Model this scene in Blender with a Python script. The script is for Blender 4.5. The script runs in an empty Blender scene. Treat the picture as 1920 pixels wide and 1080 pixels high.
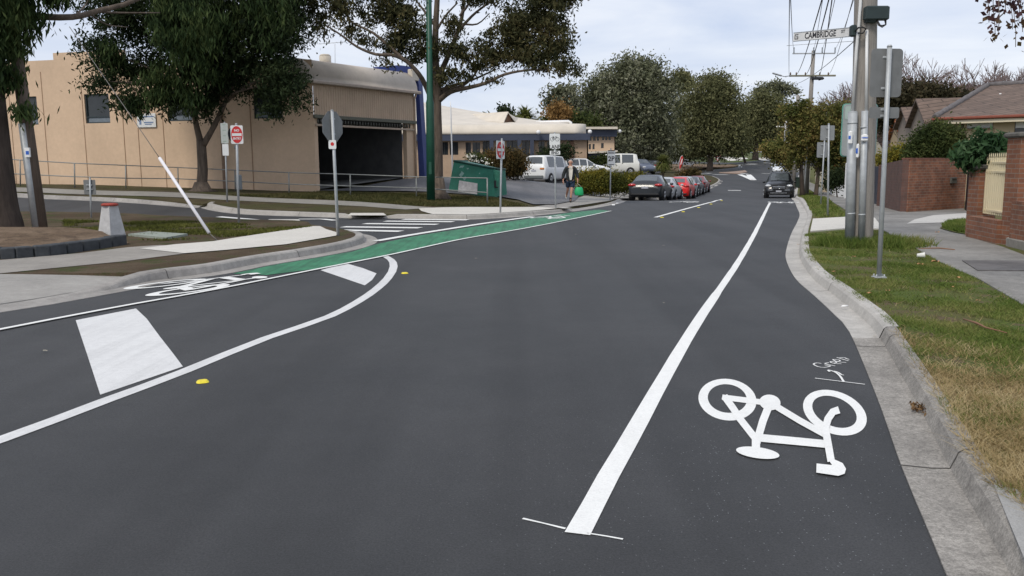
import bpy, math, random
import numpy as np
from mathutils import Vector, Matrix, noise
from mathutils.geometry import delaunay_2d_cdt
random.seed(7); rng = np.random.default_rng(11)
S = bpy.context.scene
C = S.collection
R = math.radians

# ------------------------------------------------------------------ camera
F = 1580.0; TH = R(8.18); PH = 0.006; CAMZ = 1.6
fw = Vector((0, math.cos(TH), -math.sin(TH))); up0 = Vector((0, math.sin(TH), math.cos(TH))); x0 = Vector((1, 0, 0))
rt = math.cos(PH)*x0 - math.sin(PH)*up0
up = math.cos(PH)*up0 + math.sin(PH)*x0
CAM = Vector((0, 0, CAMZ))
cd = bpy.data.cameras.new('camera'); cam = bpy.data.objects.new('camera', cd); C.objects.link(cam)
m = Matrix.Identity(4)
for i in range(3):
    m[i][0] = rt[i]; m[i][1] = up[i]; m[i][2] = -fw[i]; m[i][3] = CAM[i]
cam.matrix_world = m
cd.sensor_width = 36; cd.lens = 36*F/1920; cd.clip_end = 5000; cd.clip_start = 0.05
S.camera = cam

# ------------------------------------------------------------------ terrain
PK = [(-30,0),(0,0),(28,0),(40,-.08),(50,-.4),(62,-.72),(75,-.72),(90,-.35),(110,.15),(128,.5),(145,1.2),(165,2.1),(185,3.0),(220,4.2),(300,6),(500,9),(1600,16)]
def _slopes():
    n = len(PK); d = [(PK[i+1][1]-PK[i][1])/(PK[i+1][0]-PK[i][0]) for i in range(n-1)]
    return [d[0]] + [(d[i-1]+d[i])/2 for i in range(1, n-1)] + [d[-1]]
PS = _slopes()
def prof(y):
    if y <= PK[0][0]: return 0.0
    for i in range(len(PK)-1):
        a, za = PK[i]; b, zb = PK[i+1]
        if y <= b:
            h = b-a; t = (y-a)/h
            return (2*t**3-3*t*t+1)*za+(t**3-2*t*t+t)*h*PS[i]+(3*t*t-2*t**3)*zb+(t**3-t*t)*h*PS[i+1]
    return PK[-1][1]
LC = [(-21,36,.85),(-14,35.5,.68),(-8.5,37,.5),(-4.8,42.6,1.05),(-1,36,.03),(2.4,62,.3),(0,50,.65),(-12,22,0),(-7,20,0),(-25,24,.35),(10,90,.63),(17,130,.6),(0,90,.6),(-5,30,.05),(-9,33,.28),(-32,42,1.0),(-16,28,.35),(0,150,1.4),(10,200,3.4),(-25,150,1.6),(5,75,.45),(-3,70,.6),(4,36,-.02)]
def sm(t):
    t = min(1, max(0, t)); return t*t*(3-2*t)
def G(x, y):
    p = prof(y)
    d = (-0.3+.36*(y-28))-x
    w = sm((d-0.3)/8.5)*sm((y-24)/10)*(1-sm((y-230)/150))
    if w <= 0: return p
    sw = sz = 0
    for a, b, c in LC:
        q = 1/((x-a)**2+(y-b)**2+16)**2
        sw += q; sz += q*c
    return p*(1-w)+w*sz/sw
def ray(px, py): return (fw*F + rt*(px-960) + up*(540-py)).normalized()
def D(px, py, Y):
    r = ray(px, py); return CAM + r*(Y/r.y)
def U(px, py, off=0.0):
    r = ray(px, py); t = 1.0; prev = t
    while t < 900:
        p = CAM + r*t
        if p.z < G(p.x, p.y)+off: break
        prev = t; t += max(.15, t*.012)
    a, b = prev, t
    for _ in range(22):
        c = (a+b)/2; p = CAM + r*c
        if p.z < G(p.x, p.y)+off: b = c
        else: a = c
    return CAM + r*a

# ------------------------------------------------------------------ materials
MATS = {}
def nodes_of(name):
    mt = bpy.data.materials.new(name); mt.use_nodes = True
    nt = mt.node_tree; return mt, nt, nt.nodes['Principled BSDF']
def col4(c): return (c[0], c[1], c[2], 1)
def noise_ramp(nt, coord, scale, c0, c1, lo=.35, hi=.65, detail=4, rough=.6):
    n = nt.nodes.new('ShaderNodeTexNoise'); n.inputs['Scale'].default_value = scale; n.inputs['Detail'].default_value = detail; n.inputs['Roughness'].default_value = rough
    nt.links.new(coord, n.inputs['Vector'])
    r = nt.nodes.new('ShaderNodeValToRGB'); r.color_ramp.elements[0].position = lo; r.color_ramp.elements[1].position = hi
    r.color_ramp.elements[0].color = col4(c0); r.color_ramp.elements[1].color = col4(c1)
    nt.links.new(n.outputs['Fac'], r.inputs['Fac']); return r.outputs['Color'], n.outputs['Fac']
def mixc(nt, fac, a, b, mode='MIX'):
    mx = nt.nodes.new('ShaderNodeMix'); mx.data_type = 'RGBA'; mx.blend_type = mode
    if isinstance(fac, (int, float)): mx.inputs[0].default_value = fac
    else: nt.links.new(fac, mx.inputs[0])
    for s, i in ((a, 6), (b, 7)):
        if isinstance(s, tuple): mx.inputs[i].default_value = col4(s)
        else: nt.links.new(s, mx.inputs[i])
    return mx.outputs[2]
def bump(nt, bs, h, strength, dist=.01):
    b = nt.nodes.new('ShaderNodeBump'); b.inputs['Strength'].default_value = strength; b.inputs['Distance'].default_value = dist
    nt.links.new(h, b.inputs['Height']); nt.links.new(b.outputs['Normal'], bs.inputs['Normal'])
def coords(nt, world=False):
    if world: return nt.nodes.new('ShaderNodeNewGeometry').outputs['Position']
    return nt.nodes.new('ShaderNodeTexCoord').outputs['Object']
def M(name, c, rough=.6, metal=0, var=.12, scale=6, bmp=0, bscale=40, world=False, coat=0, spec=.4, fine=0, stretch=None):
    """procedural material: base colour broken up by two noises"""
    if name in MATS: return MATS[name]
    mt, nt, bs = nodes_of(name)
    co = coords(nt, world)
    if stretch:
        mp = nt.nodes.new('ShaderNodeMapping'); mp.inputs['Scale'].default_value = stretch
        nt.links.new(co, mp.inputs['Vector']); co = mp.outputs['Vector']
    a = tuple(v*(1-var) for v in c); b = tuple(min(1, v*(1+var)) for v in c)
    o, f = noise_ramp(nt, co, scale, a, b, .3, .7)
    if fine:
        o2, f2 = noise_ramp(nt, co, scale*14, (1-fine,)*3, (1+fine*.5,)*3, .3, .7)
        o = mixc(nt, 1.0, o, o2, 'MULTIPLY')
    nt.links.new(o, bs.inputs['Base Color'])
    bs.inputs['Roughness'].default_value = rough; bs.inputs['Metallic'].default_value = metal
    bs.inputs['Specular IOR Level'].default_value = spec
    if coat: bs.inputs['Coat Weight'].default_value = coat; bs.inputs['Coat Roughness'].default_value = .05
    if bmp:
        n = nt.nodes.new('ShaderNodeTexNoise'); n.inputs['Scale'].default_value = bscale; n.inputs['Detail'].default_value = 5
        nt.links.new(co, n.inputs['Vector']); bump(nt, bs, n.outputs['Fac'], bmp)
    MATS[name] = mt; return mt

def asphalt(name, base, warm=1.0, beads=True):
    mt, nt, bs = nodes_of(name); co = coords(nt, True)
    a = (base*.73, base*.77, base*.81); b = (base*1.20*warm, base*1.21, base*1.24)
    big, _ = noise_ramp(nt, co, .35, a, b, .32, .68, 5)
    mid, _ = noise_ramp(nt, co, 2.3, (.88,)*3, (1.1,)*3, .3, .7, 6, .7)
    fine, ff = noise_ramp(nt, co, 95, (.50,)*3, (1.55,)*3, .3, .7, 4, .75)
    o = mixc(nt, 1, mixc(nt, 1, big, mid, 'MULTIPLY'), fine, 'MULTIPLY')
    # long rolled seams running with the road
    mp = nt.nodes.new('ShaderNodeMapping'); mp.inputs['Rotation'].default_value = (0, 0, R(18.5)); mp.inputs['Scale'].default_value = (.9, .045, 1)
    nt.links.new(co, mp.inputs['Vector'])
    seam, _ = noise_ramp(nt, mp.outputs['Vector'], 1.0, (.80,)*3, (1.08,)*3, .38, .55, 3)
    o = mixc(nt, 1, o, seam, 'MULTIPLY')
    if beads:   # spilled glass beads
        v = nt.nodes.new('ShaderNodeTexVoronoi'); v.inputs['Scale'].default_value = 55
        nt.links.new(co, v.inputs['Vector'])
        lt = nt.nodes.new('ShaderNodeMath'); lt.operation = 'LESS_THAN'; lt.inputs[1].default_value = .16
        nt.links.new(v.outputs['Distance'], lt.inputs[0])
        _, dn = noise_ramp(nt, co, 1.1, (0,)*3, (1,)*3)
        sx = nt.nodes.new('ShaderNodeSeparateColor'); nt.links.new(v.outputs['Color'], sx.inputs[0])
        g2 = nt.nodes.new('ShaderNodeMath'); g2.operation = 'GREATER_THAN'; g2.inputs[1].default_value = .80
        nt.links.new(sx.outputs[0], g2.inputs[0])
        m1 = nt.nodes.new('ShaderNodeMath'); m1.operation = 'MULTIPLY'; nt.links.new(lt.outputs[0], m1.inputs[0]); nt.links.new(g2.outputs[0], m1.inputs[1])
        m2 = nt.nodes.new('ShaderNodeMath'); m2.operation = 'MULTIPLY'; nt.links.new(m1.outputs[0], m2.inputs[0])
        ds = nt.nodes.new('ShaderNodeVectorMath'); ds.operation = 'DISTANCE'; ds.inputs[1].default_value = (1.35, 4.2, 0); nt.links.new(co, ds.inputs[0])
        mr = nt.nodes.new('ShaderNodeMapRange'); mr.inputs[1].default_value = .4; mr.inputs[2].default_value = 2.4; mr.inputs[3].default_value = 1; mr.inputs[4].default_value = .04; nt.links.new(ds.outputs['Value'], mr.inputs[0])
        m3 = nt.nodes.new('ShaderNodeMath'); m3.operation = 'MULTIPLY'; nt.links.new(dn, m3.inputs[0]); nt.links.new(mr.outputs[0], m3.inputs[1]); nt.links.new(m3.outputs[0], m2.inputs[1])
        o = mixc(nt, m2.outputs[0], o, (.42, .44, .46))
    nt.links.new(o, bs.inputs['Base Color'])
    bs.inputs['Roughness'].default_value = .72; bs.inputs['Specular IOR Level'].default_value = .55
    bump(nt, bs, ff, .5, .004)
    return mt

def brick_mat(name, c1, c2, mortar, sx=1, scale=1.0, axis='x', mort=.012, dirt=.25):
    mt, nt, bs = nodes_of(name)
    tc = nt.nodes.new('ShaderNodeUVMap'); tc.uv_map = 'UVMap'
    br = nt.nodes.new('ShaderNodeTexBrick')
    br.inputs['Scale'].default_value = 1.0
    br.inputs['Brick Width'].default_value = .24*scale; br.inputs['Row Height'].default_value = .086*scale
    br.inputs['Mortar Size'].default_value = mort*.5; br.inputs['Mortar Smooth'].default_value = .2; br.inputs['Bias'].default_value = -.2
    br.inputs['Color1'].default_value = col4(c1); br.inputs['Color2'].default_value = col4(c2); br.inputs['Mortar'].default_value = col4(mortar)
    nt.links.new(tc.outputs['UV'], br.inputs['Vector'])
    co = coords(nt)
    v, _ = noise_ramp(nt, co, 3, (1-dirt,)*3, (1+dirt*.4,)*3, .3, .7)
    f, ff = noise_ramp(nt, co, 60, (.85,)*3, (1.1,)*3, .3, .7)
    o = mixc(nt, 1, mixc(nt, 1, br.outputs['Color'], v, 'MULTIPLY'), f, 'MULTIPLY')
    nt.links.new(o, bs.inputs['Base Color']); bs.inputs['Roughness'].default_value = .85
    iv = nt.nodes.new('ShaderNodeMath'); iv.operation = 'SUBTRACT'; iv.inputs[0].default_value = 1; nt.links.new(br.outputs['Fac'], iv.inputs[1])
    bump(nt, bs, iv.outputs[0], .5, .006)
    return mt

def leaf_mat(name, cols, rough=.6, clump=.8):
    if name in MATS: return MATS[name]
    mt, nt, bs = nodes_of(name)
    g = nt.nodes.new('ShaderNodeNewGeometry')
    r = nt.nodes.new('ShaderNodeValToRGB'); el = r.color_ramp.elements
    el[0].color = col4(cols[0]); el[1].color = col4(cols[-1]); el[0].position = .05; el[1].position = .95
    for i, c in enumerate(cols[1:-1]):
        e = el.new((i+1)/(len(cols)-1)); e.color = col4(c)
    nz = nt.nodes.new('ShaderNodeTexNoise'); nz.inputs['Scale'].default_value = clump; nz.inputs['Detail'].default_value = 2
    nt.links.new(g.outputs['Position'], nz.inputs['Vector'])
    ad = nt.nodes.new('ShaderNodeMath'); ad.operation = 'MULTIPLY_ADD'; ad.inputs[1].default_value = .55
    nt.links.new(g.outputs['Random Per Island'], ad.inputs[0])
    mu = nt.nodes.new('ShaderNodeMath'); mu.operation = 'MULTIPLY_ADD'; mu.inputs[1].default_value = 1.6; mu.inputs[2].default_value = -.55
    nt.links.new(nz.outputs['Fac'], mu.inputs[0]); nt.links.new(mu.outputs[0], ad.inputs[2])
    nt.links.new(ad.outputs[0], r.inputs['Fac'])
    nt.links.new(r.outputs['Color'], bs.inputs['Base Color'])
    bs.inputs['Roughness'].default_value = rough+.2; bs.inputs['Specular IOR Level'].default_value = .12
    tr = nt.nodes.new('ShaderNodeBsdfTranslucent'); nt.links.new(r.outputs['Color'], tr.inputs['Color'])
    ms = nt.nodes.new('ShaderNodeMixShader'); ms.inputs[0].default_value = .25
    nt.links.new(bs.outputs[0], ms.inputs[1]); nt.links.new(tr.outputs[0], ms.inputs[2])
    nt.links.new(ms.outputs[0], nt.nodes['Material Output'].inputs['Surface'])
    MATS[name] = mt; return mt

def ground_mat(name, cols, scale=.6, fine=40, bmp=.6, grad=None):
    """soil and thin grass: patches of three colours"""
    mt, nt, bs = nodes_of(name); co = coords(nt, True)
    a, f1 = noise_ramp(nt, co, scale, cols[0], cols[1], .42, .58, 6, .65)
    _, f2 = noise_ramp(nt, co, scale*2.7, (0,)*3, (1,)*3, .5, .65, 6, .7)
    st = nt.nodes.new('ShaderNodeMapRange'); st.inputs[1].default_value = .5; st.inputs[2].default_value = .62; nt.links.new(f2, st.inputs[0])
    o = mixc(nt, st.outputs[0], a, cols[2])
    v, ff = noise_ramp(nt, co, fine, (.55,)*3, (1.35,)*3, .3, .7, 5, .8)
    o = mixc(nt, 1, o, v, 'MULTIPLY')
    nt.links.new(o, bs.inputs['Base Color']); bs.inputs['Roughness'].default_value = .95; bs.inputs['Specular IOR Level'].default_value = .15
    bump(nt, bs, ff, bmp, .03)
    return mt

def concrete(name, c, joints=None, dirt=.2, rough=.85, agg=0):
    mt, nt, bs = nodes_of(name); co = coords(nt, True)
    a, _ = noise_ramp(nt, co, .9, tuple(v*(1-dirt) for v in c), tuple(v*(1+dirt*.5) for v in c), .3, .7, 6, .65)
    b, _ = noise_ramp(nt, co, 9, (1-dirt*.6,)*3, (1.05,)*3, .35, .65, 5, .7)
    f, ff = noise_ramp(nt, co, 160, (.80,)*3, (1.15,)*3, .3, .7, 3)
    o = mixc(nt, 1, mixc(nt, 1, a, b, 'MULTIPLY'), f, 'MULTIPLY')
    if agg:
        g_, ff = noise_ramp(nt, co, 55, (1-agg,)*3, (1+agg*.6,)*3, .36, .62, 5, .8); o = mixc(nt, 1, o, g_, 'MULTIPLY')
    nt.links.new(o, bs.inputs['Base Color']); bs.inputs['Roughness'].default_value = rough; bs.inputs['Specular IOR Level'].default_value = .3
    bump(nt, bs, ff, .35, .004)
    return mt

def paint_mat(name, c, wear=.12):
    mt, nt, bs = nodes_of(name); co = coords(nt, True)
    a, _ = noise_ramp(nt, co, 1.6, tuple(v*(1-wear) for v in c), c, .3, .6, 5)
    g, _ = noise_ramp(nt, co, 14, (1-wear*.9,)*3, (1.02,)*3, .35, .6, 6, .7)
    f, ff = noise_ramp(nt, co, 95, (.88,)*3, (1.03,)*3, .32, .55, 4, .75)
    mp = nt.nodes.new('ShaderNodeMapping'); mp.inputs['Rotation'].default_value = (0, 0, R(14)); mp.inputs['Scale'].default_value = (9, .5, 1); nt.links.new(co, mp.inputs['Vector'])
    tr, _ = noise_ramp(nt, mp.outputs['Vector'], 1.0, (1-wear*1.2,)*3, (1.0,)*3, .38, .55, 4)
    _, f2 = noise_ramp(nt, co, 30, (0,)*3, (1,)*3, .5, .6, 9, .8)
    st = nt.nodes.new('ShaderNodeMapRange'); st.inputs[1].default_value = .63; st.inputs[2].default_value = .68; nt.links.new(f2, st.inputs[0])
    o = mixc(nt, st.outputs[0], mixc(nt, 1, mixc(nt, 1, mixc(nt, 1, a, f, 'MULTIPLY'), g, 'MULTIPLY'), tr, 'MULTIPLY'), tuple(v*.30 for v in c))
    nt.links.new(o, bs.inputs['Base Color']); bs.inputs['Roughness'].default_value = .6
    bump(nt, bs, ff, .5, .003)
    return mt

GALV = M('galvanised_steel', (.40, .42, .43), .55, .28, .12, 9, .05, 30)
GALVD = M('dull_sign_back', (.20, .205, .205), .6, .35, .15, 5)
WHITE = M('white_enamel', (.78, .78, .77), .4, 0, .04, 4)
BLACK = M('black_enamel', (.02, .02, .022), .45, 0, .1, 5)
RED = M('red_sheeting', (.55, .03, .03), .4, 0, .06, 5)
BLUE = M('blue_sticker', (.03, .12, .50), .4, 0, .05, 5)
GLASS = M('window_glass', (.022, .027, .03), .10, 0, .3, 1.5, spec=.5)
CARGLASS = M('car_glass', (.06, .07, .075), .05, 0, .2, 2, spec=1.0)
TYRE = M('tyre_rubber', (.018, .018, .019), .85, 0, .1, 10)
RIM = M('alloy_rim', (.45, .46, .47), .3, .8, .1, 10)
CHROME = M('chrome', (.6, .61, .62), .15, 1, .05, 10)
TRIM = M('black_plastic', (.025, .026, .028), .55, 0, .1, 10)
BARK = M('grey_brown_bark', (.11, .085, .065), .95, 0, .4, 3, .9, 14, stretch=(3, 3, .6))
BARKD = M('dark_bark', (.055, .042, .034), .95, 0, .4, 3, .9, 14, stretch=(3, 3, .6))
BARKP = M('pale_bark', (.24, .20, .17), .9, 0, .3, 3, .5, 14, stretch=(3, 3, .6))
WOOD = M('weathered_pole_timber', (.27, .25, .225), .9, 0, .22, 5, .5, 12, stretch=(6, 6, .35), fine=.2)
WOODB = M('brown_pole_timber', (.13, .10, .08), .9, 0, .22, 5, .5, 12, stretch=(6, 6, .35), fine=.2)
PAINTG = paint_mat('worn_road_paint', (.68, .68, .67), .07)
PAINTW = paint_mat('white_road_paint', (.80, .80, .77), .035)
GREEN = paint_mat('green_lane_paint', (.038, .235, .112), .30)
ASPH = asphalt('asphalt', .033)
ASPHP = asphalt('car_park_asphalt', .105, 1.05, False)
CONC = concrete('new_concrete', (.50, .485, .45), dirt=.10)
CONCB = concrete('bright_concrete', (.60, .575, .52), dirt=.08)
CONCO = concrete('old_concrete', (.28, .262, .235), dirt=.28)
CONCK = concrete('kerb_concrete', (.36, .34, .315), dirt=.30)
PATCH = concrete('patched_bitumen_path', (.27, .26, .24), dirt=.35, agg=.2)
GRASS = ground_mat('grass_turf', [(.085, .115, .026), (.11, .105, .04), (.13, .095, .06)], .9)
DIRT = ground_mat('bare_dirt_verge', [(.075, .052, .032), (.105, .078, .05), (.055, .065, .022)], .7)
MULCH = ground_mat('bark_mulch', [(.17, .12, .08), (.24, .175, .12), (.12, .085, .058)], 1.2, 30, 1.0)
FIELD = ground_mat('distant_lawn', [(.07, .105, .03), (.10, .12, .045), (.115, .095, .055)], .12, 4)

# ------------------------------------------------------------------ builders
def wloc(o):
    v = Vector((0, 0, 0))
    while o is not None: v = v+o.location; o = o.parent
    return v
class MB:
    def __init__(s): s.v = []; s.f = []; s.mi = []; s.sm = []; s.uv = []
    def add(s, vs, fs, mi=0, smooth=False):
        o = len(s.v); s.v += [tuple(p) for p in vs]
        for f in fs: s.f.append([i+o for i in f]); s.mi.append(mi); s.sm.append(smooth)
    def box(s, c, size, ax=None, mi=0):
        ax = ax or (Vector((1,0,0)), Vector((0,1,0)), Vector((0,0,1)))
        c = Vector(c); h = [ax[i]*size[i]/2 for i in range(3)]
        vs = [c+a*h[0]+b*h[1]+d*h[2] for a in (-1,1) for b in (-1,1) for d in (-1,1)]
        s.add(vs, [(0,1,3,2),(4,6,7,5),(0,4,5,1),(2,3,7,6),(0,2,6,4),(1,5,7,3)], mi)
    def bbox(s, c, size, bev=.02, ax=None, mi=0):
        """chamfered box"""
        ax = ax or (Vector((1,0,0)), Vector((0,1,0)), Vector((0,0,1)))
        c = Vector(c); hx, hy, hz = [q/2 for q in size]; b = min(bev, hx*.9, hy*.9, hz*.9)
        rings = []
        for z, i in ((-hz, b), (-hz+b, 0), (hz-b, 0), (hz, b)):
            x, y = hx-i, hy-i; k = b
            ring = [(-x+k,-y),(x-k,-y),(x,-y+k),(x,y-k),(x-k,y),(-x+k,y),(-x,y-k),(-x,-y+k)]
            rings.append([c+ax[0]*p[0]+ax[1]*p[1]+ax[2]*z for p in ring])
        vs = [p for r in rings for p in r]; fs = []
        for j in range(3):
            for i in range(8):
                a = j*8+i; q = j*8+(i+1) % 8; fs.append((a, q, q+8, a+8))
        fs.append(tuple(range(7, -1, -1))); fs.append(tuple(range(24, 32)))
        s.add(vs, fs, mi)
    def prism(s, poly, z0, z1, mi=0):
        n = len(poly); vs = [(p[0], p[1], z0) for p in poly]+[(p[0], p[1], z1) for p in poly]
        s.add(vs, [tuple(range(n-1, -1, -1)), tuple(range(n, 2*n))]+[(i, (i+1) % n, (i+1) % n+n, i+n) for i in range(n)], mi)
    def extr(s, pts, vec, mi=0):
        """planar outline (3D) extruded by vec"""
        n = len(pts); vec = Vector(vec); vs = [Vector(p) for p in pts]; vs = vs+[p+vec for p in vs]
        s.add(vs, [tuple(range(n-1, -1, -1)), tuple(range(n, 2*n))]+[(i, (i+1) % n, (i+1) % n+n, i+n) for i in range(n)], mi)
    def tube(s, pts, rad, n=8, mi=0, cap=True, smooth=True):
        pts = [Vector(p) for p in pts]
        if not isinstance(rad, (list, tuple)): rad = [rad]*len(pts)
        vs = []; fs = []; ref = Vector((0, 0, 1)); prevx = None
        for i, p in enumerate(pts):
            t = (pts[min(i+1, len(pts)-1)]-pts[max(i-1, 0)])
            if t.length < 1e-9: t = Vector((0, 0, 1))
            t.normalize()
            if prevx is None:
                a = Vector((1, 0, 0)) if abs(t.x) < .9 else Vector((0, 1, 0))
                x = t.cross(a).normalized()
            else:
                x = (prevx-t*prevx.dot(t)); x = x.normalized() if x.length > 1e-6 else t.orthogonal().normalized()
            prevx = x; y = t.cross(x)
            for k in range(n):
                a = 2*math.pi*k/n; vs.append(p+(x*math.cos(a)+y*math.sin(a))*rad[i])
        for i in range(len(pts)-1):
            for k in range(n):
                a = i*n+k; b = i*n+(k+1) % n; fs.append((a, b, b+n, a+n))
        s.add(vs, fs, mi, smooth)
        if cap:
            o = len(s.v)-len(vs)
            s.f.append([o+k for k in range(n-1, -1, -1)]); s.mi.append(mi); s.sm.append(False)
            s.f.append([o+len(vs)-n+k for k in range(n)]); s.mi.append(mi); s.sm.append(False)
    def ell(s, c, r, nu=12, nv=8, ax=None, mi=0):
        ax = ax or (Vector((1,0,0)), Vector((0,1,0)), Vector((0,0,1))); c = Vector(c); vs = []; fs = []
        for j in range(nv+1):
            ph = math.pi*j/nv
            for i in range(nu):
                a = 2*math.pi*i/nu
                vs.append(c+ax[0]*r[0]*math.sin(ph)*math.cos(a)+ax[1]*r[1]*math.sin(ph)*math.sin(a)-ax[2]*r[2]*math.cos(ph))
        for j in range(nv):
            for i in range(nu):
                a = j*nu+i; b = j*nu+(i+1) % nu; fs.append((a, b, b+nu, a+nu))
        s.add(vs, fs, mi, True)
    def build(s, name, mats, parent=None, world=True, uv=False):
        me = bpy.data.meshes.new(name)
        if not isinstance(mats, (list, tuple)): mats = [mats]
        loc = Vector((0, 0, 0))
        if parent is None and s.v:
            a = np.array(s.v); loc = Vector((float(a[:,0].mean()), float(a[:,1].mean()), float(a[:,2].min())))
        elif parent is not None and world: loc = wloc(parent)
        vs = [(p[0]-loc.x, p[1]-loc.y, p[2]-loc.z) for p in s.v]
        me.from_pydata(vs, [], s.f)
        for mt in mats: me.materials.append(mt)
        me.polygons.foreach_set('material_index', s.mi); me.polygons.foreach_set('use_smooth', s.sm)
        if uv: boxuv(me)
        me.update()
        o = bpy.data.objects.new(name, me); C.objects.link(o)
        if parent is None: o.location = loc
        else: o.parent = parent
        return o
def boxuv(me):
    uvl = me.uv_layers.new(name='UVMap')
    me.update()
    for p in me.polygons:
        n = p.normal
        if abs(n.z) > .8: e1 = Vector((1, 0, 0)); e2 = Vector((0, 1, 0))
        else:
            e1 = Vector((-n.y, n.x, 0)).normalized(); e2 = n.cross(e1)
        for li in p.loop_indices:
            v = me.vertices[me.loops[li].vertex_index].co
            uvl.data[li].uv = (v.dot(e1), v.dot(e2))
def tag(o, label=None, cat=None, group=None, kind=None):
    if label: o['label'] = label
    if cat: o['category'] = cat
    if group: o['group'] = group
    if kind: o['kind'] = kind
    return o
def thing(name, label, cat, loc, rz=0, group=None):
    o = bpy.data.objects.new(name, None); C.objects.link(o); o.location = Vector(loc); o.rotation_euler = (0, 0, rz); o.empty_display_size = .3
    return tag(o, label, cat, group)
def struct(o): o['kind'] = 'structure'; return o
def nm(x, y, z=0): return Vector((x, y, z))

def text(parent, name, s, size, origin, u, n, mat, align='CENTER', thick=.002, xscale=1.0, bold=0.0, local=False):
    """s set in the plane spanned by u (reading direction) and the vertical, facing n"""
    cu = bpy.data.curves.new(name, 'FONT'); cu.body = s; cu.size = size; cu.align_x = align; cu.align_y = 'CENTER'; cu.extrude = thick/2; cu.offset = bold
    cu.resolution_u = 3
    t = bpy.data.objects.new(name, cu); C.objects.link(t)
    dg = bpy.context.evaluated_depsgraph_get(); me = bpy.data.meshes.new_from_object(t.evaluated_get(dg))
    bpy.data.objects.remove(t)
    u = Vector(u).normalized(); n = Vector(n).normalized(); w = n.cross(u)
    base = Vector((0, 0, 0)) if local else wloc(parent)
    for v in me.vertices:
        p = Vector(origin)+u*v.co.x*xscale+w*v.co.y+n*v.co.z-base; v.co = p
    me.materials.clear(); me.materials.append(mat)
    o = bpy.data.objects.new(name, me); C.objects.link(o); o.parent = parent
    return o

def sheet(name, outline, off, mat, parent=None, grid=1.5, skirt=0.0, offf=None):
    """outline [(x,y)] draped on the terrain"""
    pts = [Vector((p[0], p[1])) for p in outline]
    # densify the edges
    dp = []
    for i, a in enumerate(pts):
        b = pts[(i+1) % len(pts)]; k = max(1, int((b-a).length/grid))
        for j in range(k): dp.append(a.lerp(b, j/k))
    n = len(dp); xs = [p.x for p in dp]; ys = [p.y for p in dp]
    vs = list(dp)
    def inside(x, y):
        c = False; j = n-1
        for i in range(n):
            if (ys[i] > y) != (ys[j] > y) and x < (xs[j]-xs[i])*(y-ys[i])/(ys[j]-ys[i])+xs[i]: c = not c
            j = i
        return c
    x = math.floor(min(xs)/grid)*grid
    while x < max(xs):
        y = math.floor(min(ys)/grid)*grid
        while y < max(ys):
            if inside(x, y): vs.append(Vector((x, y)))
            y += grid
        x += grid
    r = delaunay_2d_cdt(vs, [], [list(range(n))], 1, 1e-5)
    V, Fc = r[0], r[2]
    mb = MB(); V3 = [(p.x, p.y, G(p.x, p.y)+(offf(p.x, p.y) if offf else off)) for p in V]
    fs = []
    for f in Fc:
        a, b, c = [V[i] for i in f[:3]]
        fs.append(f if (b-a).cross(c-a) > 0 else f[::-1])
    mb.add(V3, fs, 0, True)
    if skirt:
        q = [(p.x, p.y, G(p.x, p.y)+(offf(p.x, p.y) if offf else off)) for p in dp]
        vv = q+[(p[0], p[1], p[2]-skirt) for p in q]
        mb.add(vv, [(i, (i+1) % n, (i+1) % n+n, i+n) for i in range(n)])
    return mb.build(name, mat, parent)
def PX(lst, off=0.0):
    return [(lambda p: (p.x, p.y))(U(a, b, off)) for a, b in lst]
def spline(pts, step=.4):
    P = [Vector((p[0], p[1])) for p in pts]; P = [P[0]*2-P[1]]+P+[P[-1]*2-P[-2]]; out = []
    for i in range(1, len(P)-2):
        k = max(2, int((P[i+1]-P[i]).length/step))
        for j in range(k):
            t = j/k; a, b, c, d = P[i-1], P[i], P[i+1], P[i+2]
            out.append(.5*((2*b)+(-a+c)*t+(2*a-5*b+4*c-d)*t*t+(-a+3*b-3*c+d)*t**3))
    out.append(P[-2]); return out
def strip(name, path, w, off, mat, parent, mb=None, wob=0.0):
    """ribbon along path, w may be (left,right) offsets"""
    l, r = (w if isinstance(w, tuple) else (-w/2, w/2)); n = len(path); vs = []; own = mb is None
    mb = mb or MB()
    for i, p in enumerate(path):
        t = (path[min(i+1, n-1)]-path[max(i-1, 0)]).normalized(); nn = Vector((t.y, -t.x))
        for k in (l, r):
            q = p+nn*(k+random.uniform(-wob, wob)); vs.append((q.x, q.y, G(q.x, q.y)+off))
    mb.add(vs, [(2*i, 2*i+1, 2*i+3, 2*i+2) for i in range(n-1)])
    if own: return mb.build(name, mat, parent)
def poly(mb, pxs, off):
    P = [U(a, b) for a, b in pxs]; mb.add([(p.x, p.y, G(p.x, p.y)+off) for p in P], [tuple(range(len(P)))])
def kerb(name, path, side, heights, mat, tray=.28):
    """cross section swept outwards from the asphalt edge; side +1 puts it right of the path"""
    prof_ = [(0, -.05, 0), (0, .008, 0), (tray*.6, .006, 0), (tray, .012, .02), (tray+.035, 0, .80), (tray+.06, 0, .96), (tray+.10, 0, 1.0), (tray+.21, 0, 1.0), (tray+.215, -.02, 0)]
    n = len(path); vs = []
    for i, p in enumerate(path):
        t = (path[min(i+1, n-1)]-path[max(i-1, 0)]).normalized(); nn = Vector((t.y, -t.x))*side
        h = np.interp(i/(n-1), [a for a, _ in heights], [b for _, b in heights])
        for d, z, k in prof_:
            q = p+nn*d; vs.append((q.x, q.y, G(q.x, q.y)+z+h*k))
    m_ = len(prof_); mb = MB()
    mb.add(vs, [(i*m_+j, i*m_+j+1, (i+1)*m_+j+1, (i+1)*m_+j) for i in range(n-1) for j in range(m_-1)], 0, False)
    return struct(mb.build(name, mat))

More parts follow.
